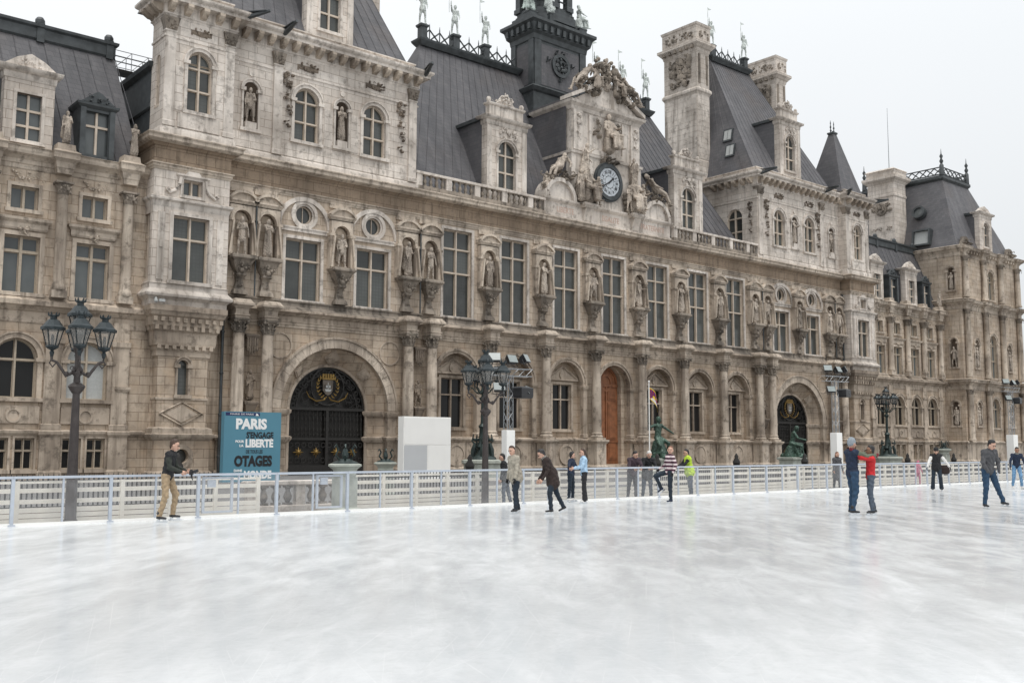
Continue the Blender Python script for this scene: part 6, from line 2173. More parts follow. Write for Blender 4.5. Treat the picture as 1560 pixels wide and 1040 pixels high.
t.mould(a, b, y, 13, [(0.14, -0.1), (0.14, 0.3), (0.02, 0.4), (0.02, 2.1), (0.18, 2.3), (0.18, 2.42), (0.02, 2.5)])
for k in range(22):
    t.box(a + 0.2 + 0.68 * k - 0.13, a + 0.2 + 0.68 * k + 0.13, y - 0.4, y, 23.85, 24.15)
t.split('wing_moulding', 'trim_mid', TH)
for X in (55.0, 59.6, 63.9, 68.4):
    for z, hgt in ((2.5, 5.7), (9.6, 7.7), (18.7, 4.7)):
        q = M()
        q.lathe(0, 0, [(0.4, 0), (0.42, 0.15), (0.33, 0.35), (0.32, hgt * 0.5), (0.29, hgt - 0.6), (0.33, hgt - 0.55)], 12)
        c = q.build('column', 'trim_mid', TH, 40)
        c.location = (X, y - 0.32, z)
        q = M()
        q.lathe(0, 0, [(0.3, hgt - 0.56), (0.34, hgt - 0.3), (0.48, hgt - 0.05), (0.48, hgt)], 10)
        carve(q, 0, hgt - 0.3, 0.7, 0.4, -0.34, 9, 98, 0.1)
        q.build('capital', 'trim_grey', c, 50)
win(EW, 4.0, 2.0, 3.4, y + 0.3, [2.2], True, pane='pane_clear', mull='window_wood')
win(EW, 9.8, 1.9, 5.0, y + 0.3, [2.0, 3.8], True, pane='pane_clear', mull='window_wood')
win(EW, 19.0, 1.7, 3.4, y + 0.3, [2.2], True, pane='pane_clear', mull='window_wood')
for k in (-0.6, 0.6):
    win(EW + k, 0.4, 0.9, 1.6, y + 0.3, [0.9], pane='pane_clear', mull='window_wood', fr=0.06)
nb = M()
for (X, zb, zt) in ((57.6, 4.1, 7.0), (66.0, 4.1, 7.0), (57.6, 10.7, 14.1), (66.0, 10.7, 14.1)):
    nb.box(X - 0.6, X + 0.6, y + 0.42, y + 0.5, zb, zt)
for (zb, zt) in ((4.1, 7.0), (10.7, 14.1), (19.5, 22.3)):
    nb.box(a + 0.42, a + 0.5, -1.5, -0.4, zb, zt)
nb.split('niche', 'niche_stone_shaded', TH)
for (X, z, h_, lab) in ((57.6, 4.2, 2.0, 'stone figure in the lower front niche of the right end pavilion'), (66.0, 4.2, 2.0, 'stone figure in the lower front niche closest to the far right edge'), (57.6, 10.8, 2.3, 'stone figure in the middle front niche of the right end pavilion'), (66.0, 10.8, 2.3, 'stone figure in the middle front niche closest to the far right edge')):
    statue('e', lab, (X, y + 0.05, z + 0.004), RF, h_, group='statues of the right end pavilion')
for (z, h_, lab, key) in ((4.2, 2.0, 'stone figure in the lowest side niche of the right end pavilion', 'a'), (10.8, 2.3, 'stone figure in the middle side niche of the right end pavilion', 'd'), (19.6, 1.9, 'stone figure in the topmost side niche of the right end pavilion', 'c')):
    statue(key, lab, (a + 0.05, -0.95, z + 0.004), 180, h_, group='statues of the right end pavilion')
m = M()
e = 24.7
m.loops([[(p, q_, z), (r, q_, z), (r, 11.5, z), (p, 11.5, z)] for p, r, q_, z in ((a + 0.4, b - 0.4, -1.6, e), (a + 1.2, b - 1.2, -0.8, 27.0), (a + 3.2, b - 5.4, 1.2, 33.6))])
er = m.build('roof', 'roof_zinc', TH)
q = M()
q.mould(a + 3.2, b - 5.4, 1.2, 11.5, [(0.05, 33.3), (0.3, 33.6), (0.3, 33.9), (0.1, 34.0), (0, 34.05)])
q.build('ridge_roll', 'lead_dark', er)
q = M()
for (p0, p1) in (((a + 3.2, 1.2), (b - 5.4, 1.2)), ((a + 3.2, 1.2), (a + 3.2, 11.5)), ((b - 5.4, 1.2), (b - 5.4, 11.5))):
    A_, B_ = Vector((*p0, 0)), Vector((*p1, 0))
    n = int((B_ - A_).length / 0.9)
    for i in range(n):
        c, d = A_.lerp(B_, i / n), A_.lerp(B_, (i + 1) / n)
        q.tube([(c.x, c.y, 34.15), (d.x, d.y, 34.95)], 0.07, 5).tube([(c.x, c.y, 34.95), (d.x, d.y, 34.15)], 0.07, 5)
    q.tube([(A_.x, A_.y, 35.0), (B_.x, B_.y, 35.0)], 0.08, 5).tube([(A_.x, A_.y, 34.15), (B_.x, B_.y, 34.15)], 0.08, 5)
q.build('cresting', 'lead_dark', er)
for (x, yy) in ((a + 3.2, 1.2), (b - 5.4, 1.2), (a + 3.2, 11.3)):
    q = M()
    q.lathe(x, yy, [(0.3, 34.0), (0.26, 35.2), (0.12, 35.4), (0.25, 35.7), (0.1, 36.0), (0.22, 36.3), (0.06, 36.6), (0.02, 37.2)], 8)
    q.build('finial', 'lead_dark', er, 50)
d = dormer_stone(EW, -1.75, 24.6, 1.6, 4.6, 1.3, 25.4, 28.3, er, 3.0, True, 'ped')
dormer_panes(d, EW, -1.75, 25.4, 28.3, 1.3, [1.5], True, 'pane_clear')
for X in (56.2, 67.6):
    q = M()
    carve(q, X, 25.2, 1.8, 0.9, y - 0.0, 22, 120, 0.3)
    q.prism([(X - 0.9, 24.7), (X + 0.9, 24.7), (X + 0.3, 25.9), (X - 0.3, 25.9)], y + 0.05, y + 0.5)
    q.build('roof_crest', 'trim_grey', er, 60)
q = M()
q.T = Matrix.Translation((a + 1.55, 3.3, 29.5)) @ Matrix.Rotation(rad(-90), 4, 'Z') @ Matrix.Rotation(rad(-16), 4, 'X')
q.arc(0, 0, 0.55, 0.8, -0.4, 0.3, 0, 2 * PI, 18)
q.cur = 1
q.disc(0, 0, 0.56, -0.2, -0.1)
q.cur = 0
q.T = Matrix.Translation((a + 0.7, 2.6, 26.2)) @ Matrix.Rotation(rad(-90), 4, 'Z') @ Matrix.Rotation(rad(-8), 4, 'X')
q.box(-1.1, 1.1, -0.5, 0.3, -1.0, -0.8).box(-1.1, 1.1, -0.5, 0.3, 0.8, 1.0).box(-1.1, -0.9, -0.5, 0.3, -0.8, 0.8).box(0.9, 1.1, -0.5, 0.3, -0.8, 0.8)
q.cur = 2
q.box(-0.9, 0.9, -0.2, -0.15, -0.8, 0.8)
q.split('skylight', ['lead_dark', 'pane_clear', 'gallery'], er)
c0, c1 = 53.2, 55.9
m = M()
m.mould(c0, c1, 5.0, 8.4, [(0.1, 18), (0.1, 24.9), (0, 25.0), (0, 31.5), (0.08, 31.6), (0.1, 31.8), (0.02, 31.85), (0, 33.2), (0.1, 33.3), (0.4, 33.6), (0.5, 33.7), (0.5, 34.0), (0.1, 34.1), (0.1, 34.7), (0.25, 34.8), (0.0, 35.0)])
ch = m.build('chimney', 'stone_white', TH)
q = M()
q.T = Matrix.Translation((c0, 6.7, 29.9)) @ Matrix.Rotation(rad(-90), 4, 'Z')
carve(q, 0, 0.2, 2.6, 1.3, 0, 26, 130, 0.2)
q.arc(0, 0.2, 0.5, 0.75, -0.15, 0.0, 0, 2 * PI, 18)
carve(q, 0, -2.2, 2.6, 0.4, 0, 24, 131, 0.15)
q.split('chimney_carving', 'trim_grey', ch, 60)
q = M()
q.tube([(55, 6.5, 35), (55, 6.5, 43)], [0.05, 0.02], 5)
q.build('aerial', 'truss_metal', TH)
ashlar(5.05, 8.35, 25.1, 28.0, c0, 1, 0.55, 1.4, 66)

# ---- wall stones standing a little proud, shared block mesh
q = M()
b_ = 0.06
q.loops([[(-0.5, 0, -0.5), (0.5, 0, -0.5), (0.5, 0, 0.5), (-0.5, 0, 0.5)], [(-0.5, -0.6, -0.5), (0.5, -0.6, -0.5), (0.5, -0.6, 0.5), (-0.5, -0.6, 0.5)], [(-0.49, -1, -0.47), (0.49, -1, -0.47), (0.49, -1, 0.47), (-0.49, -1, 0.47)]], True)
BLK = q.mesh('stone', 'trim_white')
rn = random.Random(5)
STONES.sort(key=lambda t: -(t[2] * t[3]) / ((t[0] + 57) ** 2 + 3000))
for t in STONES[:300]:
    cu, cz, w_, h_, pl, face = t
    if face == 0:
        put('stone', BLK, TH, (cu, pl + 0.002, cz), (0, 0, 0), (w_, 0.02 + rn.random() * 0.012, h_))
    else:
        put('stone', BLK, TH, (pl + 0.002, cu, cz), (0, 0, rad(-90)), (w_, 0.02 + rn.random() * 0.012, h_))
if len(STONES) > 300:
    q = M()
    for cu, cz, w_, h_, pl, face in STONES[300:]:
        if face == 0:
            q.box(cu - w_ / 2, cu + w_ / 2, pl - 0.02, pl + 0.002, cz - h_ / 2, cz + h_ / 2)
        else:
            q.box(pl - 0.02, pl + 0.002, cu - w_ / 2, cu + w_ / 2, cz - h_ / 2, cz + h_ / 2)
    o_ = q.build('stone_blocks', 'trim_white', TH)
    o_['kind'] = 'stuff'

# ---- lead rainwater pipes
for x, y, z0, z1 in ((-32.78, -0.2, 0.0, 17.0), (32.78, -0.2, 0.0, 17.0), (-31.02, -0.5, 10.5, 15.9), (-19.07, -0.5, 10.5, 15.9), (19.07, -0.5, 10.5, 15.9), (31.02, -0.5, 10.5, 15.9)):
    q = M()
    q.tube([(x, y, z0), (x, y, z1)], 0.09 if z0 < 1 else 0.05, 8)
    for k in range(int((z1 - z0) / 2.4) if z0 < 1 else 0):
        q.lathe(x, y, [(0.085, z0 + 1 + k * 2.4), (0.125, z0 + 1.03 + k * 2.4), (0.125, z0 + 1.12 + k * 2.4), (0.085, z0 + 1.15 + k * 2.4)], 8)
    q.build('rain_pipe', 'lead_dark', TH, 40)


# ------------------------------------------------------------------ rink fence: steel posts, top rail, clear panels
FY = -32.0
fx0, pitch, nF = -51.7 - 1.033 * 12, 1.033, 78
fe = thing('rink_fence', 'light blue steel rink fence with clear panels along the ice edge', 'fence', (0, 0, 0))
q = M()
q.box(-0.035, 0.035, -0.035, 0.035, 0.0, 1.0)
q.box(-0.07, 0.07, -0.06, 0.06, 0.0, 0.03)
pm = q.mesh('post', 'steel_blue')
q = M()
q.box(-0.018, 0.018, -0.025, 0.025, 0.04, 1.0)
pt = q.mesh('thin_post', 'steel_blue')
q = M()
q.box(0.04, 2 * pitch - 0.04, -0.006, 0.006, 0.06, 0.985)
gp = q.mesh('clear_panel', 'fence_glass')
q = M()
q.box(0.0, 2 * pitch - 0.006, -0.03, 0.03, 0.0, 0.055)
kb = q.mesh('kick_board', 'white_panel')
q = M()
q.box(0.003, 2 * pitch - 0.003, -0.04, 0.04, 1.0, 1.055)
tr_ = q.mesh('top_rail', 'steel_blue')
for i in range(nF):
    x = fx0 + pitch * i
    if i % 2 == 0:
        put('post', pm, fe, (x, FY, 0.0))
        put('clear_panel', gp, fe, (x, FY, 0))
        put('top_rail', tr_, fe, (x, FY, 0))
        put('kick_board', kb, fe, (x, FY - 0.002, 0))
    else:
        put('thin_post', pt, fe, (x, FY, 0))
for gx in (-47.4, -44.3):          # two gate leaves
    q = M()
    q.box(gx - 0.03, gx + 0.03, FY + 0.06, FY + 0.11, 0.1, 0.97).box(gx + 0.7, gx + 0.76, FY + 0.06, FY + 0.11, 0.1, 0.97)
    q.box(gx + 0.03, gx + 0.7, FY + 0.06, FY + 0.11, 0.1, 0.15).box(gx + 0.03, gx + 0.7, FY + 0.06, FY + 0.11, 0.92, 0.97)
    q.box(gx + 0.1, gx + 0.3, FY + 0.05, FY + 0.12, 0.72, 0.9)
    q.build('gate_leaf', 'steel_blue', fe)


def plank_run(label, x0, x1, y, dx=0.0):
    t = thing('plank_barrier', label, 'barrier', (x0, y, -0.1), math.atan2(dx, x1 - x0), 'white plank barriers behind the fence')
    L_ = math.hypot(x1 - x0, dx)
    n = max(1, round(L_ / 1.16))
    st = L_ / n
    for i in range(n):
        for z, h_ in ((0.94, 0.055), (0.73, 0.1), (0.48, 0.1), (0.28, 0.11), (0.16, 0.1), (0.04, 0.1)):
            kk = (round(st, 3), h_)
            if kk not in PL:
                PL[kk] = M().box(0.004, st - 0.004, -0.025, 0.0, 0, h_).mesh('plank', 'plank_white')
            put('plank', PL[kk], t, (i * st, 0, z))
        put('barrier_post', BP, t, (i * st, 0, 0))
    put('barrier_post', BP, t, (L_, 0, 0))


PL = {}
BP = M().box(-0.05, 0.05, -0.045, 0.045, 0.0, 1.0).mesh('barrier_post', 'plank_white')
plank_run('white plank barrier behind the rink fence on the left', -56.0, -45.3, -30.55)
plank_run('short slanting white plank barrier beside the pale planter', -43.05, -42.35, -31.2, 0.95)
plank_run('long white plank barrier behind the rink fence from the white cube to the right', -42.3, -20.0, -30.2)
plank_run('far stretch of white plank barrier behind the rink fence on the right', -19.9, 12.0, -29.6)

# ------------------------------------------------------------------ lamps
LG = M()
LG.lathe(0, 0, [(0.115, 0.08), (0.205, 0.5)], 6)
LGm = LG.mesh('lantern_glass', 'lantern_glass')
LC = M()
LC.lathe(0, 0, [(0.03, -0.22), (0.05, -0.1), (0.03, -0.05), (0.1, 0.0), (0.135, 0.04), (0.125, 0.085), (0.04, 0.09)], 8)
LC.lathe(0, 0, [(0.215, 0.495), (0.25, 0.5), (0.25, 0.57), (0.2, 0.62), (0.12, 0.76), (0.07, 0.8), (0.07, 0.86), (0.1, 0.87), (0.1, 0.9), (0.06, 0.91)], 8)
for i in range(6):
    a = 2 * PI * i / 6
    LC.tube([(0.118 * math.cos(a), 0.118 * math.sin(a), 0.08), (0.208 * math.cos(a), 0.208 * math.sin(a), 0.5)], 0.012, 4)
    LC.tube([(0.09 * math.cos(a), 0.09 * math.sin(a), 0.89), (0.11 * math.cos(a), 0.11 * math.sin(a), 0.98)], [0.025, 0.008], 4)
LC.lathe(0, 0, [(0.03, 0.09), (0.035, 0.3), (0.02, 0.38)], 6)
plain('lantern_metal', (0.03, 0.039, 0.043), 0.45, 0.4, var=0.4, scale=6)
LCm = LC.mesh('lantern', 'lantern_metal')


def street_lamp(label, x, y, k, name='street_lamp', pole='iron_brown', zpole=3.1, r0=0.125, narm=4, arm=0.7, base=None, top=0.62, rot=None):
    t = thing(name, label, 'street lamp', (x, y, -0.1), rad(-40.3 + 4) if rot is None else rad(rot), 'street lamps')
    q = M()
    q.lathe(0, 0, [(r0 * 1.25, 0), (r0 * 1.25, 0.1), (r0, 0.14), (r0 * 0.95, 0.9), (r0 * 0.62, zpole - 0.15), (r0 * 0.62, zpole)], 12)
    q.build('pole', pole, t, 40)
    q = M()
    z = zpole
    q.lathe(0, 0, [(r0 * 0.7, z - 0.1), (0.15, z - 0.02), (0.19, z + 0.06), (0.17, z + 0.1), (0.08, z + 0.16), (0.07, z + 0.3), (0.13, z + 0.38), (0.13, z + 0.46), (0.07, z + 0.55), (0.06, z + 0.8), (0.1, z + 0.9), (0.12, z + 1.0), (0.05, z + 1.15), (0.04, z + 0.62 + top)], 10)
    carve(q, 0, z + 0.42, 0.3, 0.2, -0.1, 6, 3, 0.08)
    q.build('crown', 'iron_brown' if pole == 'iron_brown' else pole, t, 50)
    for i in range(narm):
        a = 2 * PI * i / narm
        c, s = math.cos(a), math.sin(a)
        q = M()
        P_ = lambda r, zz: (r * c, r * s, z + zz)
        q.tube([P_(0.08, 0.4), P_(0.25, 0.3), P_(arm * 0.55, 0.42), P_(arm * 0.8, 0.62), P_(arm, 0.66), P_(arm, 0.8)], [0.04, 0.035, 0.035, 0.03, 0.035, 0.03], 6)
        q.tube([P_(arm * 0.8, 0.62), P_(arm * 0.95, 0.5), P_(arm * 1.08, 0.6), P_(arm * 0.98, 0.68)], [0.02, 0.022, 0.02, 0.015], 5)
        q.ball(P_(arm * 0.42, 0.36), 0.06, 7, 5)
        ao = q.build('arm', 'iron_brown' if pole == 'iron_brown' else pole, t, 50)
        l_ = put('lantern', LCm, t, (arm * c, arm * s, z + 0.93), (0, 0, 0), (1.08, 1.08, 0.86))
        put('lantern_glass', LGm, l_)
    l_ = put('lantern', LCm, t, (0, 0, z + 0.82 + top), (0, 0, 0), (1.1, 1.1, 0.92))
    put('lantern_glass', LGm, l_)
    t.scale = (k, k, k)
    if base:
        base(t)
    return t


street_lamp('tall brown five-lantern street lamp behind the fence at the left', -50.2, -31.05, 1.0, r0=0.13, zpole=3.12, top=0.42, arm=0.56, rot=-14)
street_lamp('dark five-lantern street lamp rising behind the fence beside the white cube', -38.08, -31.2, 0.92, zpole=3.1, top=0.42, arm=0.58, rot=-33)


def bronze_base(t):
    q = M()
    q.lathe(0, 0, [(1.0, 0.0), (1.0, 0.75), (1.12, 0.82), (1.12, 0.95), (0.9, 1.0)], 8, PI / 8)
    q.build('stone_base', 'pale_stone', t)
    q = M()
    q.lathe(0, 0, [(0.75, 1.0), (0.7, 1.12), (0.35, 1.25), (0.25, 1.5), (0.36, 1.65), (0.2, 1.9), (0.16, 2.6), (0.22, 2.7), (0.12, 2.85)], 12)
    for i in range(5):
        a = 2 * PI * i / 5
        c, s = math.cos(a), math.sin(a)
        q.tube([(0.55 * c, 0.55 * s, 1.05), (0.5 * c, 0.5 * s, 1.5), (0.4 * c, 0.4 * s, 1.85)], [0.1, 0.13, 0.08], 7)
        q.ball((0.42 * c, 0.42 * s, 2.02), 0.1, 7, 5)
        q.tube([(0.42 * c, 0.42 * s, 1.8), (0.56 * c, 0.56 * s, 1.95), (0.48 * c, 0.48 * s, 2.3)], [0.06, 0.05, 0.03], 5)
    q.build('bronze_base', 'bronze_dark', t, 50)


street_lamp('ornate bronze candelabra lamp on a stone base hidden behind the dark street lamp', -22.05, -11, 1.08, 'candelabra_lamp', 'bronze_dark', 4.1, 0.14, 6, 0.7, bronze_base, 0.6, 15)
street_lamp('ornate bronze candelabra lamp on a stone base in front of the right gate turret', 21.4, -11, 1.08, 'candelabra_lamp', 'bronze_dark', 4.1, 0.14, 6, 0.7, bronze_base, 0.6, 15)


# ------------------------------------------------------------------ floodlight trusses
def flood_truss(label, x, y, zbox, ztop, wbox=0.32):
    t = thing('floodlight_truss', label, 'light tower', (x, y, -0.1), rad(-8), 'floodlight towers around the rink')
    h = wbox / 2
    q = M()
    q.mould(-h, h, -h, h, [(0, 0), (0, zbox), (-0.02, zbox + 0.01)])
    q.build('ballast_box', 'white_panel', t)
    q = M()
    r = 0.11
    for cx in (-r, r):
        for cy in (-r, r):
            q.tube([(cx, cy, zbox), (cx, cy, ztop)], 0.016, 6)
    n = int((ztop - zbox) / 0.3)
    dz = (ztop - zbox) / n
    for i in range(n):
        z0, z1 = zbox + i * dz, zbox + (i + 1) * dz
        s = 1 if i % 2 else -1
        q.tube([(-r * s, -r, z0), (r * s, -r, z1)], 0.012, 4).tube([(-r * s, r, z0), (r * s, r, z1)], 0.012, 4)
        q.tube([(-r, -r * s, z0), (-r, r * s, z1)], 0.012, 4).tube([(r, -r * s, z0), (r, r * s, z1)], 0.012, 4)
    q.build('truss', 'truss_metal', t)
    q = M()
    for yy in (-0.12, 0.12):
        for zz in (0.0, 0.24):
            q.tube([(-0.75, yy, ztop + zz), (0.85, yy, ztop + zz)], 0.014, 5)
    for i in range(6):
        a = -0.75 + 0.27 * i
        q.tube([(a, -0.12, ztop), (a + 0.27, -0.12, ztop + 0.24)], 0.012, 4).tube([(a, -0.12, ztop + 0.24), (a + 0.27, 0.12, ztop + 0.24)], 0.012, 4)
    q.build('cross_truss', 'truss_metal', t)
    for (fx, fz, fy, sp) in ((-0.62, 0.55, 0, -30), (-0.05, 0.5, -0.1, 10), (0.55, 0.56, 0, 35), (-0.45, -0.42, 0, -20), (0.62, -0.5, 0, 40)):
        q = M()
        q.T = Matrix.Translation((fx, fy - 0.12, ztop + fz)) @ Matrix.Rotation(rad(sp), 4, 'Z') @ Matrix.Rotation(rad(-28), 4, 'X')
        q.loops([[(-a, b_, -c), (a, b_, -c), (a, b_, c), (-a, b_, c)] for a, b_, c in ((0.1, 0.16, 0.07), (0.15, 0.06, 0.12), (0.2, -0.1, 0.15))])
        q.tube([(-0.21, 0.0, 0), (-0.22, 0.02, -0.22), (0.22, 0.02, -0.22), (0.21, 0.0, 0)], 0.015, 4)
        q.cur = 1
        q.box(-0.185, 0.185, -0.112, -0.104, -0.135, 0.135)
        q.build('floodlight', ['black_plastic', 'lamp_lens'], t)
    q = M()
    q.T = Matrix.Translation((0.45, -0.15, ztop - 0.45)) @ Matrix.Rotation(rad(20), 4, 'Z')
    q.mould(-0.3, 0.3, -0.2, 0.2, [(0, -0.28), (0.02, -0.2), (0.02, 0.05), (-0.06, 0.1)])
    q.build('loudspeaker', 'black_plastic', t)


flood_truss('floodlight truss on a white box just right of the dark street lamp', -36.15, -30.0, 2.35, 4.15)
flood_truss('floodlight truss on a white box in front of the right gate', -15.6, -29.3, 2.5, 4.9, 0.38)
flood_truss('floodlight truss on a white box at the far right edge', 4.45, -28.6, 2.6, 5.2, 0.45)

# ------------------------------------------------------------------ poster, cube
PX, PY = -36.05, -8.0
pb_ = thing('poster_board', 'big blue poster panel with white and black French lettering left of the gate', 'poster', (PX, PY, -0.1))
q = M()
q.box(0, 3.1, 0, 0.35, 0.0, 3.5)
q.build('board', 'poster_blue', pb_)
q = M()
q.box(0.06, 1.9, -0.006, 0.0, 3.3, 3.46)
q.build('title_strip', 'poster_navy', pb_)
q = M()
q.prism([(1.66, 3.31), (1.84, 3.31), (1.8, 3.38), (1.72, 3.44), (1.69, 3.38)], -0.012, -0.006)
q.build('logo', 'ink_white', pb_)


def line(txt, x0, x1, z, h, mat, bold):
    me, wd, hh = text_mesh(txt, mat, 1.0, 1.0, bold, 0.004)
    co = np.empty(len(me.vertices) * 3)
    me.vertices.foreach_get('co', co)
    co = co.reshape(-1, 3)
    co[:, 2] -= min(0, co[:, 2].min())
    cap = 0.72 if 'É' in txt else co[:, 2].max()
    co[:, 0] *= (x1 - x0) / co[:, 0].max()
    co[:, 2] *= h / cap
    me.vertices.foreach_set('co', co.ravel())
    me.update()
    put('lettering', me, pb_, (x0, -0.008, z))


line('MAIRIE DE PARIS', 0.3, 1.55, 3.34, 0.08, 'ink_white', 0.0)
line('PARIS', 0.62, 2.3, 2.62, 0.55, 'ink_white', 0.05)
line("S'ENGAGE", 1.2, 2.68, 2.17, 0.34, 'ink_black', 0.034)
line('POUR', 0.62, 1.08, 1.95, 0.13, 'ink_white', 0.04)
line('LA', 0.84, 1.06, 1.74, 0.13, 'ink_white', 0.04)
line('LIBERTÉ', 1.16, 2.68, 1.72, 0.38, 'ink_white', 0.05)
line('DE TOUS LES', 1.2, 2.1, 1.42, 0.18, 'ink_black', 0.015)
line('OTAGES', 0.58, 2.64, 0.76, 0.56, 'ink_black', 0.055)
line('DANS', 0.58, 1.02, 0.5, 0.13, 'ink_white', 0.04)
line('LE', 0.8, 1.0, 0.32, 0.13, 'ink_white', 0.04)
line('MONDE', 1.12, 2.62, 0.14, 0.42, 'ink_white', 0.05)

wc_ = thing('white_cube', 'large white box stand with one grey panel right of the left gate', 'box', (-28.0, -11.9, -0.1))
q = M()
q.box(0, 3.05, 0, 0.5, 0.0, 3.35)
q.build('box_body', 'white_panel', wc_)
q = M()
q.box(0.05, 1.5, -0.02, 0.0, 0.0, 1.85)
q.build('grey_door', 'grey_panel', wc_)
q = M()
q.box(1.56, 3.0, -0.02, 0.0, 0.0, 1.85).box(0.05, 3.0, -0.02, 0.0, 1.9, 3.3)
q.build('front_panel', 'white_panel', wc_)

# ------------------------------------------------------------------ planters, balustrade, railings, flag
def planter(label, x, y, k):
    t = thing('planter', label, 'planter', (x, y, -0.1), 0, 'pale stone planters')
    q = M()
    q.mould(-0.26, 0.26, -0.26, 0.26, [(0.06, 0), (0.06, 0.12), (0.0, 0.16), (0.0, 1.0)])
    q.lathe(0, 0, [(0.3, 1.0), (0.33, 1.06), (0.3, 1.12), (0.36, 1.22), (0.47, 1.3), (0.47, 1.35), (0.4, 1.37)], 18)
    q.build('stone_pedestal', 'pale_stone', t, 40)
    q = M()
    q.lathe(0, 0, [(0.4, 1.36), (0.34, 1.42), (0.22, 1.46), (0.18, 1.5)], 14)
    q.build('bronze_dish', 'bronze_dark', t, 40)
    for i in range(6):
        a = 2 * PI * i / 6
        c, s = math.cos(a), math.sin(a)
        q = M()
        q.tube([(0.16 * c, 0.16 * s, 1.46), (0.3 * c, 0.3 * s, 1.6), (0.22 * c, 0.22 * s, 1.78), (0.3 * c, 0.3 * s, 1.9), (0.36 * c, 0.36 * s, 1.82)], [0.035, 0.03, 0.03, 0.025, 0.015], 6)
        q.build('bronze_scroll', 'bronze_dark', t, 50)
    q = M()
    q.lathe(0, 0, [(0.06, 1.46), (0.1, 1.6), (0.07, 1.75), (0.03, 1.8)], 10)
    q.build('bronze_core', 'bronze_dark', t, 50)
    t.scale = (k, k, k)


planter('pale green stone planter with bronze scrolls in front of the left gate', -43.01, -31.15, 0.98)
planter('pale stone planter half hidden left of the white cube', -37.0, -24.0, 0.9)
planter('pale stone planter standing before the far right wing', 25.1, -14.0, 1.25)
bl = thing('stone_balustrade', 'low stone balustrade seen through the fence before the left gate', 'balustrade', (-45.2, -29.6, -0.1))
q = M()
q.mould(0, 3.4, -0.14, 0.14, [(0.04, 0.0), (0.04, 0.16), (0, 0.18)])
q.mould(0, 3.4, -0.12, 0.12, [(0, 0.72), (0.05, 0.75), (0.05, 0.84), (0, 0.86)])
q.build('coping', 'trim_white', bl)
for i in range(10):
    if i in (0, 4, 9):
        q = M()
        q.box(0.02 + i * 0.37, 0.3 + i * 0.37 - (0.3 if i == 9 else 0), -0.1, 0.1, 0.18, 0.72)
        q.build('die', 'trim_white', bl)
    else:
        put('baluster', balm, bl, (0.17 + i * 0.37, 0, 0.18), (0, 0, 0), (0.95, 0.95, 0.69))
def iron_rail(label, x0, x1, y, h=0.95):
    t = thing('iron_railing', label, 'railing', (x0, y, -0.1), 0, 'black iron railings before the town hall')
    q = M()
    q.box(0, x1 - x0, -0.1, 0.1, 0, 0.3)
    q.build('kerb_stone', 'trim_grey', t)
    q = M()
    q.box(0, x1 - x0, -0.02, 0.02, h - 0.16, h - 0.12).box(0, x1 - x0, -0.02, 0.02, 0.3, 0.34)
    q.build('rail', 'iron', t)
    q = M()
    n = int((x1 - x0) / 0.12)
    for i in range(n):
        x = 0.06 + i * 0.12
        q.tube([(x, 0, 0.2), (x, 0, h - 0.05), (x, 0, h + 0.05)], [0.02, 0.022, 0.004], 4)
    o = q.build('railing_bars', 'iron', t)
    o['kind'] = 'stuff'
    for i in range(int((x1 - x0) / 5) + 1):
        q = M()
        q.lathe(i * 5.0, 0, [(0.09, 0), (0.07, 0.3), (0.06, h), (0.14, h + 0.06), (0.16, h + 0.2), (0.07, h + 0.35), (0.09, h + 0.42), (0.02, h + 0.55)], 8)
        q.build('railing_post', 'iron', t, 50)


iron_rail('black spiked iron railing close behind the left plank barrier', -57, -45.9, -29.3, 1.08)
iron_rail('black spiked iron railing close behind the plank barrier below the white cube', -42.2, -36.6, -29.3, 1.02)
iron_rail('black spiked iron railing behind the plank barrier between the vest man and the right gate', -27.6, -16.5, -28.9, 1.02)
iron_rail('black spiked iron railing behind the plank barrier at the far right', -12.5, 14, -28.4, 1.0)
fp = thing('flag_pole', 'white pole with a red, blue and yellow flag beside the bronze figure', 'flag', (-8.82, -11.6, -0.1))
q = M()
q.tube([(0, 0, 0), (0, 0, 5.95)], [0.045, 0.035], 8)
q.ball((0, 0, 6.0), 0.07, 8, 5)
q.lathe(0, 0, [(0.25, 0), (0.25, 0.06), (0.05, 0.1)], 10)
q.build('pole', 'white_panel', fp, 50)
nx, nz_ = 14, 8
vs, uv = [], []
for k in range(2):
    for i in range(nx + 1):
        for j in range(nz_ + 1):
            u, v_ = i / nx, j / nz_
            x = 0.03 + u * 0.85
            vs.append((x, 0.1 * math.sin(u * 7 + v_ * 1.2) * u + (0.006 if k else 0) - 0.003, 5.6 - u * u * 0.75 - (1 - v_) * (0.72 + 0.12 * u)))
            uv.append((u, v_))
fs = []
nn = (nx + 1) * (nz_ + 1)
ix = lambda k, i, j: k * nn + i * (nz_ + 1) + j
for i in range(nx):
    for j in range(nz_):
        fs.append((ix(0, i, j), ix(0, i + 1, j), ix(0, i + 1, j + 1), ix(0, i, j + 1)))
        fs.append((ix(1, i, j), ix(1, i, j + 1), ix(1, i + 1, j + 1), ix(1, i + 1, j)))
for i in range(nx):
    fs.append((ix(0, i, 0), ix(1, i, 0), ix(1, i + 1, 0), ix(0, i + 1, 0)))
    fs.append((ix(0, i, nz_), ix(0, i + 1, nz_), ix(1, i + 1, nz_), ix(1, i, nz_)))
me = bpy.data.meshes.new('flag')
me.from_pydata(vs, [], fs)
ul = me.uv_layers.new(name='UV')
for l_ in me.loops:
    ul.data[l_.index].uv = uv[l_.vertex_index]
me.materials.append(MATS['flag_cloth'])
put('flag', me, fp)


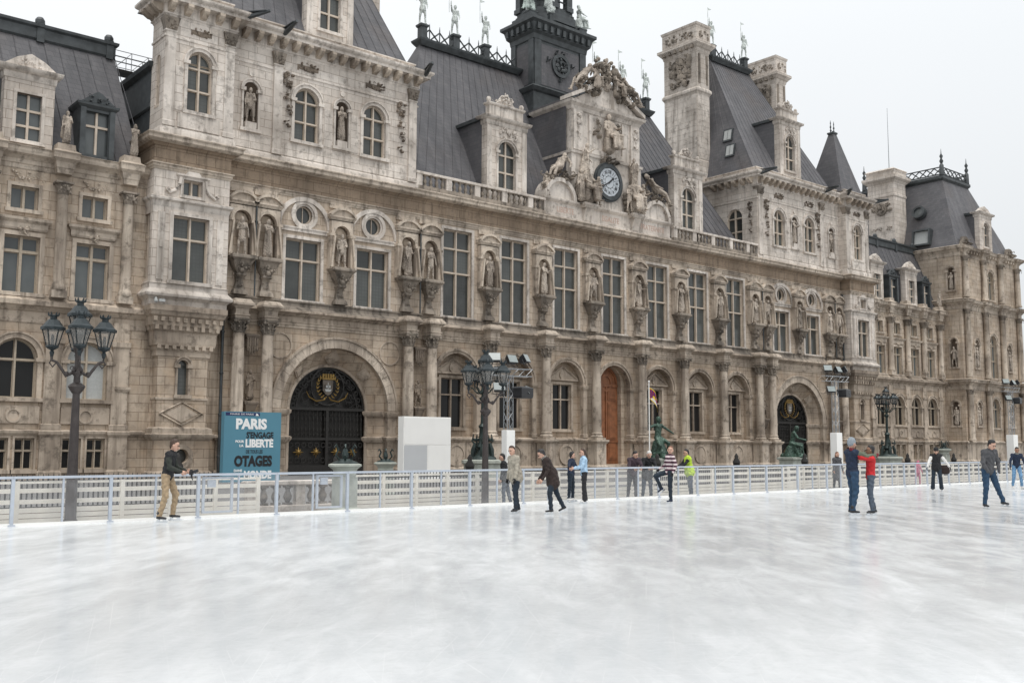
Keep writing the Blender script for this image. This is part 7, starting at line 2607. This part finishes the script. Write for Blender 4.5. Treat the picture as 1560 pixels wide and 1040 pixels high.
# ------------------------------------------------------------------ bronze figures before the door
def bronze_fig(label, x, y, rz, k, **kw):
    t = thing('bronze_statue', label, 'statue', (x, y, -0.1), 0, 'bronze figures before the door')
    q = M()
    q.mould(-0.75, 0.75, -0.6, 0.6, [(0.15, 0), (0.15, 0.25), (0, 0.32), (0, 0.85), (0.12, 0.92), (0.14, 1.05), (0, 1.08)])
    q.build('stone_pedestal', 'pale_stone', t)
    pz = pose(1.75, stat=True, fat=1.05, **kw)
    a = pz['caps'][0][0]
    pz['caps'].append((V(-0.1, 0, 0.12), V(-0.06, 0, max(0.2, a.z - 0.22)), 0.28, 0.17, 'legs', 1.0, None))
    pz['caps'].append((V(-0.35, 0.1, 0.06), V(0.4, -0.05, 0.06), 0.14, 0.12, 'legs', 1.0, None))
    pz['caps'].append((V(0.1, 0.0, a.z - 0.1), V(0.25, 0, 0.25), 0.14, 0.2, 'legs', 0.8, (0, 1, 0)))
    mt_ = {n_: 'bronze' for n_ in ('skin', 'hair', 'top', 'sleeve', 'legs', 'shoe', 'hat', 'scarf')}
    me = fig_mesh('figure', pz['caps'], 0.018, mt_)
    put('figure', me, t, (0, 0, 1.07), (0, 0, rad(rz)), k)


bronze_fig('green bronze woman with one arm stretched out on a pale pedestal beside the flag', -7.55, -11.2, -95, 1.72, lean=2, turn=25, nod=4, lt=(62, 14), ls=(-12, 4), rt=(45, 12), rs=(-25, 4), la=(12, 62), lf=(20, 58), ra=(15, 75), rf=(150, 40), hair='full', bare=True)
bronze_fig('green bronze seated figure bent over on a pale pedestal before the right gate', 7.5, -11.1, -55, 1.72, lean=14, nod=25, lt=(85, 8), ls=(5, 2), rt=(75, 10), rs=(-18, 2), la=(35, 6), lf=(80, -14), ra=(35, 6), rf=(75, -18), hair='full', bare=True)


# ------------------------------------------------------------------ people
GP = 'skaters on the ice'
GB = 'people behind the fence'
RT, LT, TC, AW = -40.3, 139.7, -130.0, 50.0
person('young man in dark jacket and khaki trousers skating with a camera on the left', -48.64, -32.75, RT, 1.84, dict(top='cloth_black', sleeve='cloth_olive', legs='cloth_khaki', hair='hair_brown'), True, group=GP, lean=9, nod=10, lt=(22, 4), ls=(-8, 3), rt=(2, 4), rs=(-14, 3), la=(10, 6), lf=(72, -12), ra=(8, 6), rf=(70, -10), hair='full', lcurl=40, rcurl=40)
person('man in beige jacket and jeans skating beside the woman in brown', -40.44, -35.41, 172, 1.72, dict(top='cloth_beige', legs='cloth_denim_dark', hair='hair_brown', glove='cloth_black'), True, group=GP, lean=9, nod=6, turn=20, lt=(14, 8), ls=(2, 5), rt=(-10, 8), rs=(-16, 5), la=(10, 14), lf=(18, 10), ra=(-6, 14), rf=(8, 10), gloves=True, coat=0.13, fat=1.12)
person('woman in dark brown jacket leaning forward as she skates', -39.84, -36.18, 150, 1.70, dict(top='cloth_brown', legs='cloth_denim_dark', hair='hair_black', scarf='cloth_scarf'), True, group=GP, lean=24, nod=16, lt=(14, 3), ls=(-4, 3), rt=(-16, 5), rs=(-28, 4), la=(0, 8), lf=(35, 5), ra=(0, 8), rf=(30, 5), coat=0.26, scarf=True, hair='full', hands=True, fat=1.05, rfoot=-25)
person('woman in navy jacket holding one arm out to the side', -35.55, -32.35, -62, 1.52, dict(top='cloth_navy', legs='cloth_denim_dark', hair='hair_black', shoe='boot_white', glove='cloth_plum'), True, group=GP, lean=3, turn=20, lt=(5, 5), ls=(-2, 3), rt=(0, 5), rs=(-6, 3), la=(30, 10), lf=(70, 0), ra=(15, 55), rf=(60, 70), gloves=True, hair='full', fat=1.08)
person('woman in pale blue sweater and black trousers with a ponytail', -35.85, -33.25, 148, 1.62, dict(top='cloth_sky', legs='cloth_black', hair='hair_brown', shoe='boot_white'), True, group=GP, lean=2, lt=(4, 4), ls=(-2, 3), rt=(-4, 4), rs=(-6, 3), la=(20, 6), lf=(80, -8), ra=(18, 6), rf=(78, -8), hair='tail', fat=1.0, flare=0.025)
person('girl in striped sweater balancing with one knee raised', -33.73, -34.82, 160, 1.70, dict(top='cloth_stripes', legs='cloth_denim_dark', hair='hair_red', shoe='cloth_navy', glove='cloth_black'), True, group=GP, lean=-4, nod=-2, turn=50, lt=(4, 2), ls=(-2, 2), rt=(72, 6), rs=(-28, 4), la=(-10, 25), lf=(30, 10), ra=(5, 20), rf=(60, 0), gloves=True, scarf=False, rfoot=-35, hair='short', fat=1.0)
person('tall man in grey beanie and navy vest holding his partner', -33.95, -41.2, RT + 14, 1.93, dict(top='cloth_navy', sleeve='cloth_camo', legs='cloth_denim', hair='hair_black', hat='cloth_hat_grey', glove='cloth_maroon', shoe='black_plastic'), True, group=GP, lean=-2, nod=8, lt=(8, 4), ls=(-6, 3), rt=(0, 4), rs=(-14, 3), la=(78, 12), lf=(100, -6), ra=(72, 14), rf=(96, -10), hat=True, gloves=True, fat=1.08)
person('woman in bright red top and grey jeans facing the man in the beanie', -33.6, -41.5, LT - 6, 1.74, dict(top='cloth_red', legs='cloth_blue_grey', hair='hair_black', skin='skin_dark', glove='cloth_maroon', shoe='black_plastic'), True, group=GP, lean=-3, nod=4, lt=(6, 4), ls=(-6, 3), rt=(-2, 4), rs=(-12, 3), la=(92, 14), lf=(132, -8), ra=(96, 14), rf=(134, -10), gloves=True, hair='full', fat=0.98)
person('young man in charcoal jacket and jeans with hands in his pockets', -28.29, -42.1, -112, 1.95, dict(top='cloth_grey', legs='cloth_denim', hair='hair_black', shoe='black_plastic'), True, group=GP, lean=8, nod=26, turn=10, lt=(6, 18), ls=(2, 24), rt=(2, 2), rs=(-8, 1), la=(6, 16), lf=(22, -16), ra=(6, 16), rf=(22, -14), hands=False, fat=1.1, hair='full', lfoot=0)
person('woman in black vest with white sleeves and a brown shoulder bag skating far right', -18.21, -35.41, -150, 1.75, dict(top='cloth_black', sleeve='cloth_offwhite', legs='cloth_denim_dark', hair='hair_black', glove='cloth_black', hat='cloth_black'), True, group=GP, lean=18, nod=8, lt=(14, 6), ls=(-10, 4), rt=(10, 6), rs=(-14, 4), la=(0, 38), lf=(18, 30), ra=(20, 22), rf=(30, 18), gloves=True, hat=True, coat=0.12, fat=1.05, flare=0.03)
person('person in navy top and light jeans skating at the right edge', -13.48, -36.51, -142, 1.76, dict(top='cloth_navy', legs='cloth_denim_light', hair='hair_black', skin='skin_dark', shoe='boot_white', scarf='cloth_scarf', glove='cloth_black'), True, group=GP, lean=14, nod=4, lt=(18, 5), ls=(-6, 4), rt=(4, 5), rs=(-16, 4), la=(10, 20), lf=(25, 10), ra=(10, 20), rf=(25, 10), gloves=True, scarf=True)
person('dark haired man in plum jacket leaning on the fence rail', -31.75, -31.45, TC + 12, 1.76, dict(top='cloth_plum', legs='cloth_grey', hair='hair_black'), False, False, GB, lean=22, nod=12, turn=20, lt=(-6, 5), ls=(-8, 4), rt=(-4, 5), rs=(-8, 4), la=(28, 14), lf=(78, -22), ra=(28, 14), rf=(78, -22), fat=1.2)
person('white haired man in black leaning on the fence rail', -31.0, -31.45, TC + 6, 1.76, dict(top='cloth_black', legs='cloth_blue_grey', hair='hair_white'), False, False, GB, lean=22, nod=10, turn=10, lt=(-6, 5), ls=(-8, 4), rt=(-4, 5), rs=(-8, 4), la=(26, 14), lf=(82, -30), ra=(26, 14), rf=(80, -30), fat=1.1, coat=0.2)
person('man in yellow reflective vest standing behind the fence', -28.6, -31.35, LT + 8, 1.76, dict(top='cloth_yellow', sleeve='cloth_black', legs='cloth_blue_grey', hair='hair_black'), False, False, GB, lean=8, nod=6, lt=(0, 4), ls=(-4, 3), rt=(-4, 4), rs=(-6, 3), la=(38, 6), lf=(72, -6), ra=(38, 6), rf=(72, -6), fat=1.12, coat=0.12)
person('person in black behind the fence partly hidden by the man in beige', -37.35, -31.3, LT, 1.62, dict(top='cloth_black', legs='cloth_blue_grey', hair='hair_black'), False, False, GB, lean=8, lt=(8, 4), rt=(-10, 4), rs=(-14, 3), coat=0.16, fat=1.05)
person('woman with orange scarf in a grey coat behind the fence before the right gate', -18.2, -30.9, TC + 20, 1.64, dict(top='cloth_grey', legs='cloth_black', hair='hair_red', scarf='cloth_black'), False, False, GB, lean=4, scarf=True, coat=0.42, hair='long', fat=1.1)
person('child in pink snowsuit behind the fence on the right', -10.1, -30.3, TC + 30, 1.2, dict(top='cloth_pink', legs='cloth_pink', hair='hair_brown', hat='cloth_pink'), False, False, GB, hat=True, fat=1.2, la=(10, 25), ra=(10, 25), lt=(8, 6), rt=(-8, 6))
person('person in black crouching forward behind the fence at the far right', 2.0, -29.0, LT, 1.65, dict(top='cloth_black', legs='cloth_black', sleeve='cloth_offwhite', hair='hair_black'), False, False, GB, lean=30, lt=(30, 5), ls=(-15, 4), rt=(-10, 5), rs=(-30, 4), la=(30, 20), ra=(20, 20))

# camera in the hands of the man on the left
cm = thing('photo_camera', 'black photo camera held in front by the young man on the left', 'camera', (0, 0, 0))
ha = Vector((math.cos(rad(RT)), math.sin(rad(RT)), 0))
cm.location = Vector((-48.64, -32.75, 0)) + ha * 0.55 + Vector((0, 0, 1.12))
cm.rotation_euler = (0, 0, rad(RT))
cm.scale = (0.65, 0.65, 0.65)
q = M()
q.mould(-0.05, 0.05, -0.09, 0.09, [(0, -0.09), (0, 0.05), (-0.02, 0.06), (-0.025, 0.1)])
q.build('camera_body', 'black_plastic', cm)
q = M()
q.T = Matrix.Rotation(rad(75), 4, 'Y')
q.lathe(0, 0, [(0.045, 0.02), (0.05, 0.1), (0.056, 0.2), (0.056, 0.24)], 14)
q.build('lens', 'black_plastic', cm, 40)
q = M()
q.tube([(0, -0.09, 0.03), (0.04, -0.12, -0.15), (0.08, -0.08, -0.26), (0.03, 0.0, -0.2), (0, 0.09, 0.03)], 0.02, 5)
q.build('strap', 'black_plastic', cm)
# shoulder bag of the skating woman
bg_ = thing('shoulder_bag', 'brown shoulder bag hanging at the side of the skating woman in black vest', 'bag', (-17.85, -35.55, 0.92), rad(-60))
q = M()
q.loops([[(-a, -b_, z), (a, -b_, z), (a, b_, z), (-a, b_, z)] for a, b_, z in ((0.14, 0.05, -0.24), (0.2, 0.09, -0.18), (0.19, 0.09, 0.02), (0.16, 0.05, 0.12))])
q.build('bag_body', 'cloth_brown', bg_)
q = M()
q.tube([(-0.15, 0, 0.08), (-0.16, 0.08, 0.3), (-0.12, 0.12, 0.52)], 0.018, 5).tube([(0.15, 0, 0.08), (0.05, 0.08, 0.3), (-0.1, 0.12, 0.52)], 0.018, 5)
q.build('bag_strap', 'cloth_brown', bg_)
